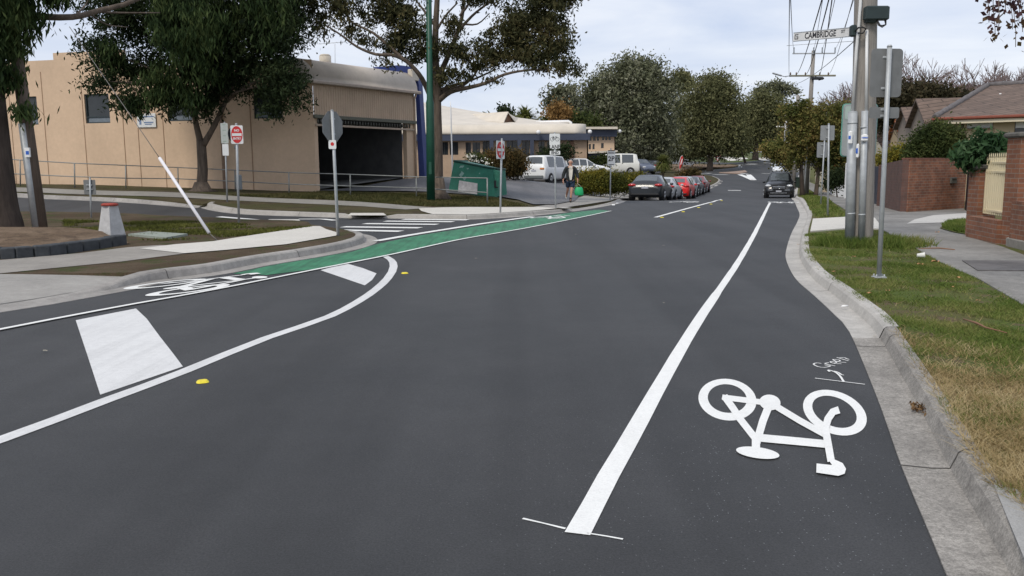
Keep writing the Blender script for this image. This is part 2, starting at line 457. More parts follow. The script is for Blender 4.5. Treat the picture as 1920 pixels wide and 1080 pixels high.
# ------------------------------------------------------------------ leaf clouds
def leaf_mesh(name, cen, L, W, mat, parent, droop=0.0, tri=False):
    n = len(cen); d = rng.normal(size=(n, 3)); d /= np.linalg.norm(d, axis=1)[:, None]
    d[:, 2] -= droop; d /= np.linalg.norm(d, axis=1)[:, None]
    s = np.cross(d, rng.normal(size=(n, 3))); s /= np.linalg.norm(s, axis=1)[:, None]
    sc = rng.uniform(.6, 1.35, size=(n, 1)); l = d*L*sc; w = s*W*.5*sc
    v = np.stack([cen-l*.5, cen-w, cen+l*.5, cen+w], 1)
    me = bpy.data.meshes.new(name); loc = np.array(wloc(parent))
    v = (v.reshape(-1, 3)-loc).astype(np.float32)
    me.vertices.add(n*4); me.vertices.foreach_set('co', v.ravel())
    me.loops.add(n*4); me.loops.foreach_set('vertex_index', np.arange(n*4, dtype=np.int32))
    me.polygons.add(n); me.polygons.foreach_set('loop_start', np.arange(0, n*4, 4, dtype=np.int32))
    try: me.polygons.foreach_set('loop_total', np.full(n, 4, dtype=np.int32))
    except Exception: pass
    me.materials.append(mat); me.update(calc_edges=True); me.validate()
    o = bpy.data.objects.new(name, me); C.objects.link(o); o.parent = parent
    return o
def lobe_pts(lobes, ncl, per, sig, shell=.45):
    """lobes: (centre Vector, (rx,ry,rz)); clumps spread through the volume, more near the surface"""
    vol = np.array([r[0]*r[2] for _, r in lobes]); cnt = np.maximum(3, (ncl*vol/vol.sum())).astype(int)
    out = []
    for (c, r), k in zip(lobes, cnt):
        d = rng.normal(size=(k, 3)); d /= np.linalg.norm(d, axis=1)[:, None]
        rad = rng.uniform(0, 1, size=(k, 1))**shell
        cc = np.array(c)+d*rad*np.array(r)*rng.uniform(.85, 1.1, size=(k, 1))
        sg = sig*rng.uniform(.5, 1.4, size=(k, 1))
        g = rng.normal(size=(k, per, 3))*sg[:, :, None]*np.array([1, 1, .7])
        out.append((cc[:, None, :]+g).reshape(-1, 3))
    return np.concatenate(out)
def lobes_px(lst, Y, dep=1.0):
    """(px,py,rx,ry[,dY]) outlines seen in the photo turned into real ellipsoids at depth Y"""
    o = []
    for q in lst:
        y = Y+(q[4] if len(q) > 4 else 0); k = y/F
        o.append((D(q[0], q[1], y), (q[2]*k, max(q[2], q[3])*k*dep, q[3]*k)))
    return o
def limb(mb, pts, r0, r1, n=7, mi=0):
    P = [Vector(p) for p in pts]
    out = []
    if len(P) > 2:
        Q = [P[0]*2-P[1]]+P+[P[-1]*2-P[-2]]
        for i in range(1, len(Q)-2):
            for j in range(3):
                t = j/3; a, b, c, d = Q[i-1], Q[i], Q[i+1], Q[i+2]
                out.append(.5*((2*b)+(-a+c)*t+(2*a-5*b+4*c-d)*t*t+(-a+3*b-3*c+d)*t**3))
        out.append(P[-1])
    else: out = P
    k = len(out)-1; mb.tube(out, [r0+(r1-r0)*(i/k)**.8 for i in range(k+1)], n, mi)
def pxl(lst, Y):
    """[(px,py[,dY])] -> 3D points"""
    return [D(q[0], q[1], Y+(q[2] if len(q) > 2 else 0)) for q in lst]
def tree(name, label, base, lobes, trunk, bark, leaf, L, W, ncl, per, sig, cat='tree', group=None, droop=0., shell=.45, extra=None):
    t = thing(name, label, cat, base, 0, group)
    mb = MB()
    for pts, r0, r1 in trunk: limb(mb, pts, r0, r1)
    # hidden inner limbs reach the lobes
    top = Vector(trunk[0][0][-1])
    for c, r in lobes:
        a = Vector(trunk[0][0][max(0, len(trunk[0][0])-2)])
        mid = a.lerp(c, .5)+Vector((0, 0, -.05*(c-a).length))
        limb(mb, [a, mid, c], trunk[0][2]*.6, trunk[0][2]*.15, 5)
        for _ in range(3):
            e = Vector(c)+Vector((random.uniform(-1, 1)*r[0]*.7, random.uniform(-1, 1)*r[1]*.7, random.uniform(-.3, 1)*r[2]*.7))
            limb(mb, [mid, mid.lerp(e, .55)+Vector((0, 0, .1*r[2])), e], trunk[0][2]*.3, trunk[0][2]*.07, 4)
    mb.build('trunk', bark, t)
    leaf_mesh('crown', lobe_pts(lobes, ncl, per, sig, shell), L, W, leaf, t, droop)
    return t

# ------------------------------------------------------------------ ground, roads, paths
def axis(a, b, near, far, s0, s1):
    out = []; v = a
    while v < b:
        out.append(v); v += s0 if near <= v < far else s1
    out.append(b); return out
mb = MB(); xs = axis(-420, 620, -60, 110, 4, 30); ys = axis(-30, 1500, -30, 260, 4, 40)
mb.add([(x, y, G(x, y)-.10) for y in ys for x in xs], [(j*len(xs)+i, j*len(xs)+i+1, (j+1)*len(xs)+i+1, (j+1)*len(xs)+i) for j in range(len(ys)-1) for i in range(len(xs)-1)], 0, True)
struct(mb.build('ground', FIELD))

def sp3(pts, step=.35):
    P = [Vector(p) for p in pts]; P = [P[0]*2-P[1]]+P+[P[-1]*2-P[-2]]; out = []
    for i in range(1, len(P)-2):
        k = max(2, int((P[i+1]-P[i]).length/step))
        for j in range(k):
            t = j/k; a, b, c, d = P[i-1], P[i], P[i+1], P[i+2]
            out.append(.5*((2*b)+(-a+c)*t+(2*a-5*b+4*c-d)*t*t+(-a+3*b-3*c+d)*t**3))
    out.append(P[-2]); return out
def pxh(lst): return [Vector((U(a, b).x, U(a, b).y, h)) for a, b, h in lst]
def off2(path, d):
    o = []; n = len(path)
    for i, p in enumerate(path):
        t = (path[min(i+1, n-1)]-path[max(i-1, 0)]).to_2d().normalized(); o.append((p.x+t.y*d, p.y-t.x*d))
    return o
JOINT = M('dark_joint', (.07, .065, .06), .95)
def kerb3(name, path, side, mat, tray=.28, top=.11):
    pr = [(0, -.05, 0), (0, .008, 0), (tray*.6, .006, 0), (tray, .012, .02), (tray+.035, 0, .80), (tray+.06, 0, .96), (tray+.10, 0, 1.0), (tray+.10+top, 0, 1.0), (tray+.105+top, -.05, .9)]
    n = len(path); vs = []
    for i, p in enumerate(path):
        t = (path[min(i+1, n-1)]-path[max(i-1, 0)]).to_2d().normalized(); nn = Vector((t.y, -t.x))*side
        for d, z, k in pr:
            q = p.to_2d()+nn*d; vs.append((q.x, q.y, G(q.x, q.y)+z+p.z*k))
    m_ = len(pr); b = MB()
    b.add(vs, [(i*m_+j, i*m_+j+1, (i+1)*m_+j+1, (i+1)*m_+j) for i in range(n-1) for j in range(m_-1)])
    o = struct(b.build(name, mat)); jb = MB(); acc = 0
    for i in range(1, n-1):
        acc += (path[i].to_2d()-path[i-1].to_2d()).length
        if acc > 2.9:
            acc = 0; t = (path[i+1]-path[i-1]).to_2d().normalized()*.006; q = [Vector(v) for v in vs[i*m_+1:i*m_+m_-1]]; up_ = Vector((0, 0, .0025))
            q = [p+up_-Vector((t.y, -t.x, 0)).normalized()*side*.0025 for p in q]; tt = Vector((t.x, t.y, 0)); k_ = len(q); jb.add([p-tt for p in q]+[p+tt for p in q], [(j, j+1, k_+j+1, k_+j) for j in range(k_-1)])
    if jb.v: jb.build('joint', JOINT, o)
    return o

road = struct(sheet('road', [(-55, -9), (95, -9), (95, 178), (-55, 178)], 0, ASPH, None, 1.6))

# right kerb
near = pxh([(1840, 1230, .13), (1775, 1080, .13), (1740, 995, .13), (1690, 875, .13), (1642, 740, .13), (1592, 622, .13), (1565, 591, .13), (1527, 555, .13), (1491, 522, .13), (1474, 487, .13), (1475, 466, .13), (1484, 438, .10), (1496, 414, .06), (1499, 401, .08), (1493, 386, .12), (1485, 374, .13)])
k0 = near[0]+(near[0]-near[1]).normalized()*7; k0.z = .13
KR = sp3([k0]+near+[Vector((23.2, 70, .13)), Vector((31.5, 94, .13)), Vector((43.3, 128, .13)), Vector((48, 145, .13))])
i_old = min(range(len(KR)), key=lambda i: (KR[i].to_2d()-Vector(PX([(1600, 632)])[0])).length)
kerb3('kerb', KR[:i_old+1], 1, concrete('weathered_kerb', (.33, .31, .28), dirt=.36, agg=.38), .235, .03)
kerb3('kerb', KR[i_old:], 1, concrete('newer_kerb', (.47, .45, .415), dirt=.24, agg=.12), .228, .065)
RB = off2(KR, .375)
struct(sheet('grass_verge', RB+[(60, 150), (95, 150), (95, -9)], .118, GRASS, None, 1.6))
WALKR = [(2350, 760), (1925, 575), (1840, 525), (1765, 492), (1700, 456), (1668, 438), (1655, 430), (1632, 420), (1600, 402), (1562, 379), (1530, 362), (1512, 350), (1500, 340), (1507, 338), (1530, 346), (1562, 360), (1588, 368), (1640, 380), (1662, 387), (1701, 398), (1806, 391), (1818, 400), (1818, 445), (1878, 462), (1925, 480), (2350, 600)]
struct(sheet('footpath', PX(WALKR, .13), .132, PATCH, None, 1.2, .12))
struct(sheet('driveway', PX([(1519, 437), (1590, 431), (1655, 432), (1640, 411), (1592, 409), (1524, 413)], .1), 0, CONCB, None, .8, .1, lambda x, y: .146 if True else 0))
struct(sheet('driveway', PX([(1700, 420), (1795, 417), (1812, 412), (1812, 400), (1750, 404), (1715, 412)], .13), .140, CONC, None, .8))
struct(sheet('footpath', PX([(1861, 905), (2050, 962), (2300, 1250), (1990, 1250), (1925, 1060)], .13), .134, concrete('grey_pad', (.33, .325, .31), dirt=.15), None, .5))
struct(sheet('grass_patch', PX([(1762, 428), (1775, 418), (1815, 414), (1815, 440), (1790, 436)], .14), .150, GRASS, None, .4))

# near left corner
KL = sp3(pxh([(-700, 722, .03), (-400, 660, .03), (-150, 614, .03), (0, 587, .03), (100, 571, .03), (200, 553, .04), (248, 544, .07), (312, 530, .14), (425, 514, .14), (510, 497, .14), (600, 482, .14), (662, 470, .14), (697, 460, .14), (708, 452, .14), (700, 444, .13), (672, 437, .10), (640, 432, .06), (612, 428, .02)]), .25)
kerb3('kerb', KL, -1, CONCK, .26)
KS = sp3(pxh([(590, 423, .02), (560, 420, .05), (480, 418, .10), (410, 414, .10), (300, 409, .10), (230, 405, .10), (0, 401, .10), (-400, 394, .10), (-900, 386, .10)]), .5)
kerb3('kerb', KS, -1, CONCK, .04)
i_ap = min(range(len(KL)), key=lambda i: (KL[i].to_2d()-Vector(PX([(300, 533)])[0])).length)
apt = PX([(288, 510), (150, 512), (0, 514), (-400, 522), (-900, 535)], .12)
LB = off2(KL[i_ap:], -.42)+[(p.x, p.y) for p in [Vector(q) for q in off2(KS, -.2)]]+apt[::-1]
struct(sheet('nature_strip', LB, .118, DIRT, None, 1.0, .15))
kk = KL[:i_ap+1]
def apf(x, y):
    d = min((Vector((x, y))-p.to_2d()).length for p in kk[::2]); return .04+.082*sm((d-.4)/1.6)
struct(sheet('driveway', off2(kk, -.40)+apt, 0, concrete('apron_concrete', (.33, .315, .29), dirt=.18), None, .7, .05, apf))
struct(sheet('footpath', PX([(-900, 540), (-400, 521), (0, 512), (100, 502), (225, 490), (352, 474), (420, 464), (300, 459), (240, 463), (150, 474), (0, 487), (-400, 505), (-900, 515)], .13), .126, concrete('worn_concrete', (.30, .28, .25), dirt=.2), None, .8))
struct(sheet('footpath', PX([(262, 466), (330, 458), (400, 452.5), (440, 446), (585, 424), (600, 424), (612, 430), (636, 437), (630, 442), (537, 458), (420, 469), (345, 475)], .13), .134, CONCB, None, .8))
struct(sheet('footpath', PX([(490, 418.5), (505, 411.5), (560, 411.5), (568, 420)], .02), 0.03, CONCB, None, .8))
def mulf(x, y):
    c = U(-40, 446, .13); d = math.hypot((x-c.x)/3.6, (y-c.y)/2.6); return .14+.16*sm(1.25-d)+.025*noise.noise(Vector((x*2.5, y*2.5, 0)))
struct(sheet('mulch_bed', PX([(-500, 486), (-100, 482), (0, 478), (150, 467), (242, 456), (185, 441), (110, 434), (60, 429), (0, 424), (-500, 418)], .13), 0, MULCH, None, .35, .1, mulf))

# far left block
K2a = sp3(pxh([(-500, 358, .1), (-300, 362, .1), (32, 370, .1), (175, 377, .1), (287, 384, .1), (366, 390.5, .05)]), .6)
kerb3('kerb', K2a, -1, CONCK, .2)
K2 = sp3(pxh([(379, 384, .12), (373, 388, .12), (391, 394, .13), (422, 399, .13), (460, 402.5, .13), (552, 406, .13), (631, 408.5, .12), (660, 409.5, .03), (712, 410, .03), (735, 410, .12), (800, 411, .13), (860, 412, .13), (892, 411.5, .13), (935, 409.5, .13), (997, 405, .13), (1040, 401, .12), (1077, 396.5, .08), (1100, 393, .04), (1140, 386, .04), (1168, 380, .08), (1185, 376, .12)])+[Vector((9.6, 52, .13)), Vector((12.9, 62, .13))]+pxh([(1318, 359, .13), (1337, 352, .13), (1352, 344, .13), (1354, 338, .13), (1342, 332.5, .13)]), .4)
kerb3('kerb', K2, -1, concrete('far_kerb', (.38, .36, .33), dirt=.2), .26)
LB2 = off2(K2a, -.36)+off2(K2, -.42)+PX([(1306, 326.5), (1285, 323), (1330, 318.5), (1378, 314), (1387, 311), (1375, 308.5), (1300, 308), (1240, 309)])+[(-5, 150), (-58, 150), (-58, 45)]
struct(sheet('nature_strip', LB2, .115, ground_mat('worn_grass', [(.062, .062, .024), (.085, .07, .036), (.055, .04, .026)], .55), None, 1.3, .12))
def bend(pts): return spline(PX(pts, .13), .8)
struct(strip('footpath', bend([(-500, 344), (-100, 352), (100, 357), (250, 362), (400, 369), (560, 377), (700, 384), (790, 391)]), 1.5, .13, concrete('side_street_path', (.29, .275, .245), dirt=.2), None))
def kseg(path, a, b, d):
    i, j = [min(range(len(path)), key=lambda i: (path[i].to_2d()-Vector(PX([q])[0])).length) for q in (a, b)]
    return off2(path, d)[i:j+1]
struct(sheet('footpath', PX([(785, 391), (830, 389), (880, 388.5), (1010, 388.5), (1045, 390.5), (1074, 391)], .13)+kseg(K2, (800, 411), (1080, 396), -.44)[::-1]+PX([(790, 396)], .13), .139, CONCB, None, .8))
struct(sheet('footpath', PX([(658, 399), (719, 399), (725, 403.5), (652, 403.5)], .13), .126, CONCB, None, .8))
struct(sheet('footpath', PX([(1000, 388), (1045, 390), (1074, 391)], .13)+kseg(K2, (1082, 395.5), (1168, 380), -.44)+PX([(1150, 373), (1240, 352), (1185, 352), (1095, 367), (1050, 381)], .13), .136, concrete('grey_path', (.31, .295, .27), dirt=.2), None, .8))
struct(sheet('car_park', PX([(598, 358), (700, 359), (800, 360), (845, 363), (930, 368), (972, 375), (1000, 384), (1040, 384), (1078, 377), (1085, 367)], .14)+[(5.6, 52), (8, 62), (10.5, 74), (20, 110), (24, 135), (12, 140), (5, 80), (-7, 78), (-10, 62), (-3, 46), (-4.6, 42.5), (-8.4, 37.2)], .165, ASPHP, None, 1.2))
# roundabout, splitter island, distance
struct(sheet('garden_bed', PX([(1215, 314), (1285, 321), (1330, 317), (1378, 312.5), (1383, 310.5), (1370, 309), (1300, 308), (1240, 309)], .12), 0, MULCH, None, 1.5, .2, lambda x, y: .16+.5*sm(1-math.hypot((x-31)/13, (y-148)/12))))
struct(sheet('traffic_island', PX([(1348, 324.5), (1397, 320.5), (1401, 323.5), (1386, 326.5)]), .12, concrete('pink_paving', (.34, .25, .20)), None, 1.0, .14))
struct(sheet('far_path', PX([(1290, 288.5), (1353, 293.5), (1400, 296), (1485, 297.5), (1485, 303), (1430, 301.5), (1360, 298), (1300, 292.5)], .05), .06, CONCB, None, 2.5))
struct(sheet('far_path', PX([(1180, 296), (1180, 300), (1300, 311), (1300, 304)], .1), .2, ASPHP, None, 2.5))

# ------------------------------------------------------------------ road markings (parts of the road)
def dens(pts):
    out = []
    for (a, b), (c, d) in zip(pts, pts[1:]):
        k = max(1, int(abs(c-a)/12)) if max(b, d) < 470 and len(pts) < 5 else 1
        out += [(a+(c-a)*i/k, b+(d-b)*i/k) for i in range(k)]
    return out+[pts[-1]]
def lane(pts, w, off=.010, mat=PAINTW, name='lane_line', raw=False):
    pts = dens(pts)
    P = pts if raw else PX(pts)
    return strip(name, spline(P, .5), w, off, mat, road, None, .003)
GL_lo = [(-500, 724), (0, 620), (250, 572), (400, 545), (600, 505), (735, 478), (860, 450.5), (935, 437.5), (1002, 425.5), (1080, 410), (1146, 396)]
lane(GL_lo, .075, .016)
lane([(705, 453), (780, 440), (880, 424), (940, 415), (998, 407)], .21, .016)
gp = MB(); lo = PX(GL_lo[3:]); hi_ = PX([(437, 514), (510, 498), (600, 483), (662, 472), (700, 458.5), (780, 443), (880, 427), (940, 418), (998, 409.5), (1040, 403), (1077, 398), (1125, 393.5), (1146, 395)])
struct_g = sheet('green_lane', PX([(500, 516.5)]+[(600, 504), (735, 477), (860, 449.5), (935, 436.5), (1002, 424.5), (1080, 409.5), (1144, 396), (1125, 393.3), (1077, 398), (1040, 403), (998, 409), (940, 418), (880, 427), (780, 443), (707, 458), (662, 472), (600, 483), (510, 498), (437, 513.5)]), .007, GREEN, road, .6)
# painted median nose
lane([(-500, 985), (-200, 893), (0, 826), (200, 751), (345, 697), (500, 634), (618, 593.5), (690, 554), (727, 522), (738, 500), (733, 487), (718, 479)], .125, .0045, PAINTG)
cb = MB(); poly(cb, [(142, 601), (255, 579), (275, 598), (300, 632), (322, 660), (343, 688), (188, 741), (165, 670)], .004); cb.build('chevron_bar', PAINTG, road)
cb = MB(); poly(cb, [(601, 507), (626, 500), (652, 495), (680, 503), (706, 513), (698, 525), (684, 535.5)], .004); cb.build('chevron_bar', PAINTG, road)
# right bicycle lane line, painted in two passes
lane([(1083, 1002), (1141, 893), (1200, 790), (1250, 700), (1285, 640), (1318, 588), (1344, 550)], .113, .0045)
lane([(1342, 553), (1362, 525), (1391, 480), (1419, 430), (1444, 380)], .10, .0060)
lane([(980, 973), (1060, 992)], .012, .003); lane([(1106, 1001), (1168, 1012)], .012, .003)
# centre line and others
lane([(1229, 408), (1290, 391), (1353, 374)], .13)
for q in ([(756, 412), (877, 413)], [(722, 415.3), (850, 416.5)], [(683, 420), (820, 421.5)], [(643, 426), (788, 428)], [(607, 431.5), (752, 434.5)]):
    a, b = PX(q); strip('crossing_bar', spline([a, b], .8), .42, .013, PAINTW, road)
lane([(410, 407), (460, 411), (516, 416)], .25, .014); lane([(560, 411.5), (606, 411.5), (629, 414)], .25, .014)
def far_bar(pts, wpx):
    P = PX(pts); Y = (P[0][1]+P[-1][1])/2; w = min(.7, wpx*Y*Y/(F*1.9)*.4); strip('lane_line', spline(P, 1.0), w, .02, PAINTW, road)
for q, w in (([(1337, 327.3), (1365, 327.8)], 1.6), ([(1313, 326.3), (1321, 326.2)], 1.2), ([(1324, 325.3), (1332, 325.1)], 1.2), ([(1365, 357.3), (1389, 357.5)], 2.0), ([(1400, 308), (1419, 308)], 1.6), ([(1429, 325.5), (1446, 325.8)], 2.2), ([(1431, 305.5), (1440, 305.8)], 1.0), ([(1443, 306.3), (1457, 307.5)], 1.0), ([(1387, 327.5), (1413, 338)], 1.2), ([(1403, 327.5), (1413, 338)], 1.6), ([(1386, 326.5), (1400, 325.5)], 2.0), ([(1376, 309.5), (1390, 309.7)], .9)):
    far_bar(q, w)

# bicycle symbol: drawn once from the near one, then turned and copied
K = 440/1697
def q2(x, y): p = U(1240+x*K, 640+y*K); return Vector((p.x, p.y))
def ellp(cx, cy, rx, ry, rot, n=40):
    c, s = math.cos(R(rot)), math.sin(R(rot)); return [q2(cx+rx*math.cos(a)*c-ry*math.sin(a)*s, cy+rx*math.cos(a)*s+ry*math.sin(a)*c) for a in [2*math.pi*i/n for i in range(n)]]
shapes = []      # list of (verts, faces)
def ringq(o, i): n = len(o); shapes.append((o+i, [(k, (k+1) % n, n+(k+1) % n, n+k) for k in range(n)]))
def polyq(p): shapes.append((p, [tuple(range(len(p)))]))
def strokeq(pts, w):
    L = [];  n = len(pts); P = [Vector(p) for p in pts]
    for i, p in enumerate(P):
        t = (P[min(i+1, n-1)]-P[max(i-1, 0)]).normalized(); nn = Vector((t.y, -t.x))*w/2; L += [q2(*(p-nn)), q2(*(p+nn))]
    shapes.append((L, [(2*i, 2*i+1, 2*i+3, 2*i+2) for i in range(n-1)]))
ringq(ellp(478, 424, 211, 150, 8), ellp(477, 416, 142, 103, 8))
ringq(ellp(1255, 519, 240, 152, 21), ellp(1252, 513, 170, 103, 24))
strokeq([(440, 408), (700, 440), (760, 450)], 40); strokeq([(455, 400), (520, 490), (565, 560), (690, 720)], 50)
polyq(ellp(785, 447, 77, 56, 8)); strokeq([(775, 480), (735, 580), (700, 700), (690, 740)], 56)
strokeq([(835, 480), (1000, 580), (1190, 685)], 46); strokeq([(700, 705), (950, 728), (1200, 752)], 56); strokeq([(684, 700), (684, 800)], 60)
polyq(ellp(697, 816, 158, 40, 8))
strokeq([(1285, 505), (1240, 520), (1205, 570), (1185, 640), (1205, 750), (1228, 880)], 54)
polyq([q2(*p) for p in [(1200, 860), (1255, 868), (1310, 893), (1335, 935), (1325, 970), (1280, 986), (1120, 962), (1122, 896), (1235, 908)]])
sc0 = Vector((0, 0))
cnt = 0
for v, _ in shapes:
    for p in v: sc0 += p; cnt += 1
sc0 /= cnt
def bike(loc, rot, s=1.0, zz=.009):
    b = MB(); ca, sa = math.cos(rot), math.sin(rot)
    for k, (v, f) in enumerate(shapes):
        vs = []
        for p in v:
            d = (p-sc0)*s; x = loc[0]+d.x*ca-d.y*sa; y = loc[1]+d.x*sa+d.y*ca; vs.append((x, y, G(x, y)+zz+k*.0007))
        b.add(vs, f)
    return b.build('bicycle_symbol', PAINTW, road)
bike(sc0, 0, 1.0, .0025)
e1, e2 = PX([(372, 534)])[0], None
bike(e1, R(180-20), 1.15)
bike(PX([(1036, 408)])[0], R(180-14), 1.0, .014)
bike(PX([(1288, 379)])[0], R(180-14), 1.25, .014)
bike(PX([(1468, 380)])[0], R(0), 1.25, .014)
# sprayed note "Green" with its arrow
gr = MB(); sprq = []
def spr(pts, w=16):
    P = []
    for x, y in pts: p = U(1480+x/12, 660+y/12); P.append((p.x, p.y))
    strip('x', spline(P, .03), .009*w/12, .003+.0004*len(sprq), None, None, gr, .0006); sprq.append(1)
spr([(720, 265), (620, 252), (540, 280), (640, 335), (780, 355), (890, 335), (920, 318), (850, 308), (790, 296)])
spr([(790, 262), (870, 290), (1030, 322)]); spr([(800, 262), (890, 248)])
spr([(960, 262), (1060, 250), (1030, 222), (930, 228), (940, 248), (1030, 272), (1170, 275)])
spr([(1050, 226), (1140, 215), (1110, 188), (980, 178), (1040, 215), (1130, 238), (1280, 245)])
spr([(1070, 135), (1200, 175), (1335, 212)]); spr([(1130, 140), (1240, 140), (1290, 165), (1345, 180)])
spr([(575, 602), (1100, 668), (1700, 742)], 18); spr([(1225, 690), (1150, 570), (1060, 485), (960, 440), (870, 418)], 22); spr([(1000, 445), (1100, 475), (1170, 525), (1230, 538)], 18); spr([(868, 425), (905, 460)], 22)
gr.build('sprayed_note', PAINTW, road)
dl = MB()
for a, b, c, d in ((1150, 384.5, 6, 2.2), (1157, 381.5, 5, 1.6)):
    poly(dl, [(a-c/2, b-d/2), (a+c/2, b-d/2), (a+c/2, b+d/2), (a-c/2, b+d/2)], .014)
dl.build('lane_dash', PAINTW, road)

# raised yellow markers
YEL = M('yellow_plastic', (.75, .62, .04), .5, 0, .06, 30)
def marker(px, py, label, s=1.0):
    p = U(px, py); b = MB(); a = R(25); ax = (Vector((math.cos(a), math.sin(a), 0)), Vector((-math.sin(a), math.cos(a), 0)), Vector((0, 0, 1)))
    w, d, h = .10*s, .10*s, .016*s
    vs = []
    for sx, z in ((1, 0), (.72, h)):
        for i, j in ((-1, -.6), (-.6, -1), (.6, -1), (1, -.6), (1, .6), (.6, 1), (-.6, 1), (-1, .6)):
            q = p+ax[0]*i*w/2*sx+ax[1]*j*d/2*sx; vs.append((q.x, q.y, p.z+.003+z))
    b.add(vs, [tuple(range(8, 16)), tuple(range(7, -1, -1))]+[(i, (i+1) % 8, 8+(i+1) % 8, 8+i) for i in range(8)])
    o = b.build('road_marker', YEL); tag(o, label, 'road marker', 'raised yellow road markers')
marker(380, 717, 'yellow raised marker beside the thick curved white line near the big white bar', .9)
marker(759, 513, 'yellow raised marker beside the tip of the curved white line', 1.0)
for px, py, lb in ((1241, 408, 'yellow raised marker at the near end of the far centre line'), (1281, 397.5, 'second yellow raised marker along the far centre line'), (1310, 389.5, 'third yellow raised marker along the far centre line'), (1333, 383, 'fourth yellow raised marker along the far centre line'), (1353, 376.5, 'yellow raised marker at the far end of the centre line')):
    marker(px, py, lb, 1.1)

# ------------------------------------------------------------------ small helpers for objects
def plate(parent, name, c, w, h, yaw, mat, thick=.006, r=.03, shape='rect', mb=None):
    """flat sign panel centred on c; yaw 0 faces the camera side (-Y)"""
    u = Vector((math.cos(yaw), math.sin(yaw), 0)); n = Vector((math.sin(yaw), -math.cos(yaw), 0)); z = Vector((0, 0, 1)); pts = []
    if shape == 'rect':
        for sx, sy, a0 in ((1, 1, 0), (-1, 1, 90), (-1, -1, 180), (1, -1, 270)):
            for k in range(4):
                a = R(a0+30*k); pts.append((sx*(w/2-r)+r*math.cos(a), sy*(h/2-r)+r*math.sin(a)))
    elif shape == 'circle': pts = [(w/2*math.cos(2*math.pi*k/32), h/2*math.sin(2*math.pi*k/32)) for k in range(32)]
    elif shape == 'oct': pts = [(w/2*1.082*math.cos(R(22.5+45*k)), h/2*1.082*math.sin(R(22.5+45*k))) for k in range(8)]
    elif shape == 'tri': pts = [(0, -h/2), (w/2, h/2), (-w/2, h/2)]
    P = [Vector(c)+u*a+z*b+n*thick/2 for a, b in pts]
    own = mb is None; mb = mb or MB(); mb.extr(P, -n*thick)
    if own: return mb.build(name, mat, parent)
def un(yaw): return Vector((math.cos(yaw), math.sin(yaw), 0)), Vector((math.sin(yaw), -math.cos(yaw), 0))
def post(parent, a, b, r=.025, mat=GALV, cap=True, name='post'):
    mb = MB(); a = Vector(a); b = Vector(b); mb.tube([a-Vector((0, 0, .1)), a.lerp(b, .5), b], r, 10)
    if cap: mb.tube([b, b+(b-a).normalized()*.025], [r*1.15, r*.8], 10)
    return mb.build(name, mat, parent)
def clamps(parent, c, h, yaw, w=.1):
    u, n = un(yaw)
    for k in (-.32, .32): mb = MB(); mb.bbox(Vector(c)+Vector((0, 0, k*h))-n*.02, (w, .03, .03), .005, (u, n, Vector((0, 0, 1)))); mb.build('clamp', GALV, parent)
def on(parent_pt, px, py): return D(px, py, parent_pt.y)

# ------------------------------------------------------------------ signs on posts
INK = M('sign_black_ink', (.03, .03, .035), .5, 0, .05, 10)
WREFL = M('white_sheeting', (.70, .71, .70), .45, 0, .05, 6)
# octagonal sign seen from behind
b = U(634, 441, .13); t = thing('stop_sign', 'back of an octagonal sign on a grey post at the corner island tip', 'road sign', b)
tp = on(b, 622.5, 208); post(t, b, tp, .034)
c = on(b, 622.5, 237)+Vector((0, .05, 0)); plate(t, 'sign_panel', c, .60, .64, R(57), GALVD, .006, shape='oct'); clamps(t, c-Vector((0, .03, 0)), .5, R(42), .16)
c = on(b, 624, 271)-Vector((0, .045, 0)); pl = plate(t, 'small_panel', c, .16, .19, R(5), WREFL, .005, .02)
mb = MB(); plate(t, 'x', c-Vector((0, .005, -.01)), .075, .075, R(5), RED, .003, shape='circle', mb=mb); r_ = mb.build('red_ring', RED, t)
# no entry sign group
def no_entry(base, top, c, w, h, yaw, label, extra=False):
    t = thing('no_entry_sign', label, 'road sign', base); post(t, base, top, .032)
    u, n = un(yaw)
    plate(t, 'sign_panel', c, w, h, yaw, WREFL, .006, .03); f = c+n*.006
    d = min(w, h)*.92 if not extra else h*.92
    plate(t, 'red_disc', f, w*.92, h*.92 if extra else w*.92, yaw, RED, .003, shape='circle'); plate(t, 'white_bar', f+n*.004, w*.78, h*.15, yaw, WREFL, .002, .005)
    text(t, 'lettering', 'NO', h*.17, f+n*.004+Vector((0, 0, h*.22)), u, n, WREFL, bold=.003); text(t, 'lettering', 'ENTRY', h*.17, f+n*.004-Vector((0, 0, h*.22)), u, n, WREFL, bold=.003, xscale=.8)
    return t
b = U(448, 418, .12); c = on(b, 445, 252.5)
k = b.y/F
t = no_entry(b, on(b, 443, 233), c-Vector((0, .04, 0)), 22*k, 33.5*k, R(8), 'NO ENTRY sign facing us with a round sign back and grey box behind', True)
plate(t, 'round_sign_back', on(b, 436, 252)+Vector((0, .06, 0)), .36, 28*k, R(58), BLACK, .006, shape='circle')
mb = MB(); mb.bbox(on(b, 446, 342)+Vector((0, .09, 0)), (9*k, .16, 28*k), .02); mb.build('grey_box', M('grey_powdercoat', (.16, .18, .19), .5, .2, .1, 5), t); mb = MB(); mb.bbox(on(b, 442, 276)+Vector((0, .05, 0)), (.1, .08, .1), .02); mb.build('grey_box', M('grey_powdercoat', (.16, .18, .19), .5, .2, .1, 5), t)
b = U(938, 399, .13); k = b.y/F
t = no_entry(b, on(b, 941, 261), on(b, 938.5, 281)-Vector((0, .03, 0)), .62, 33*k, R(66), 'NO ENTRY sign seen nearly edge on, just right of the green skip', True)
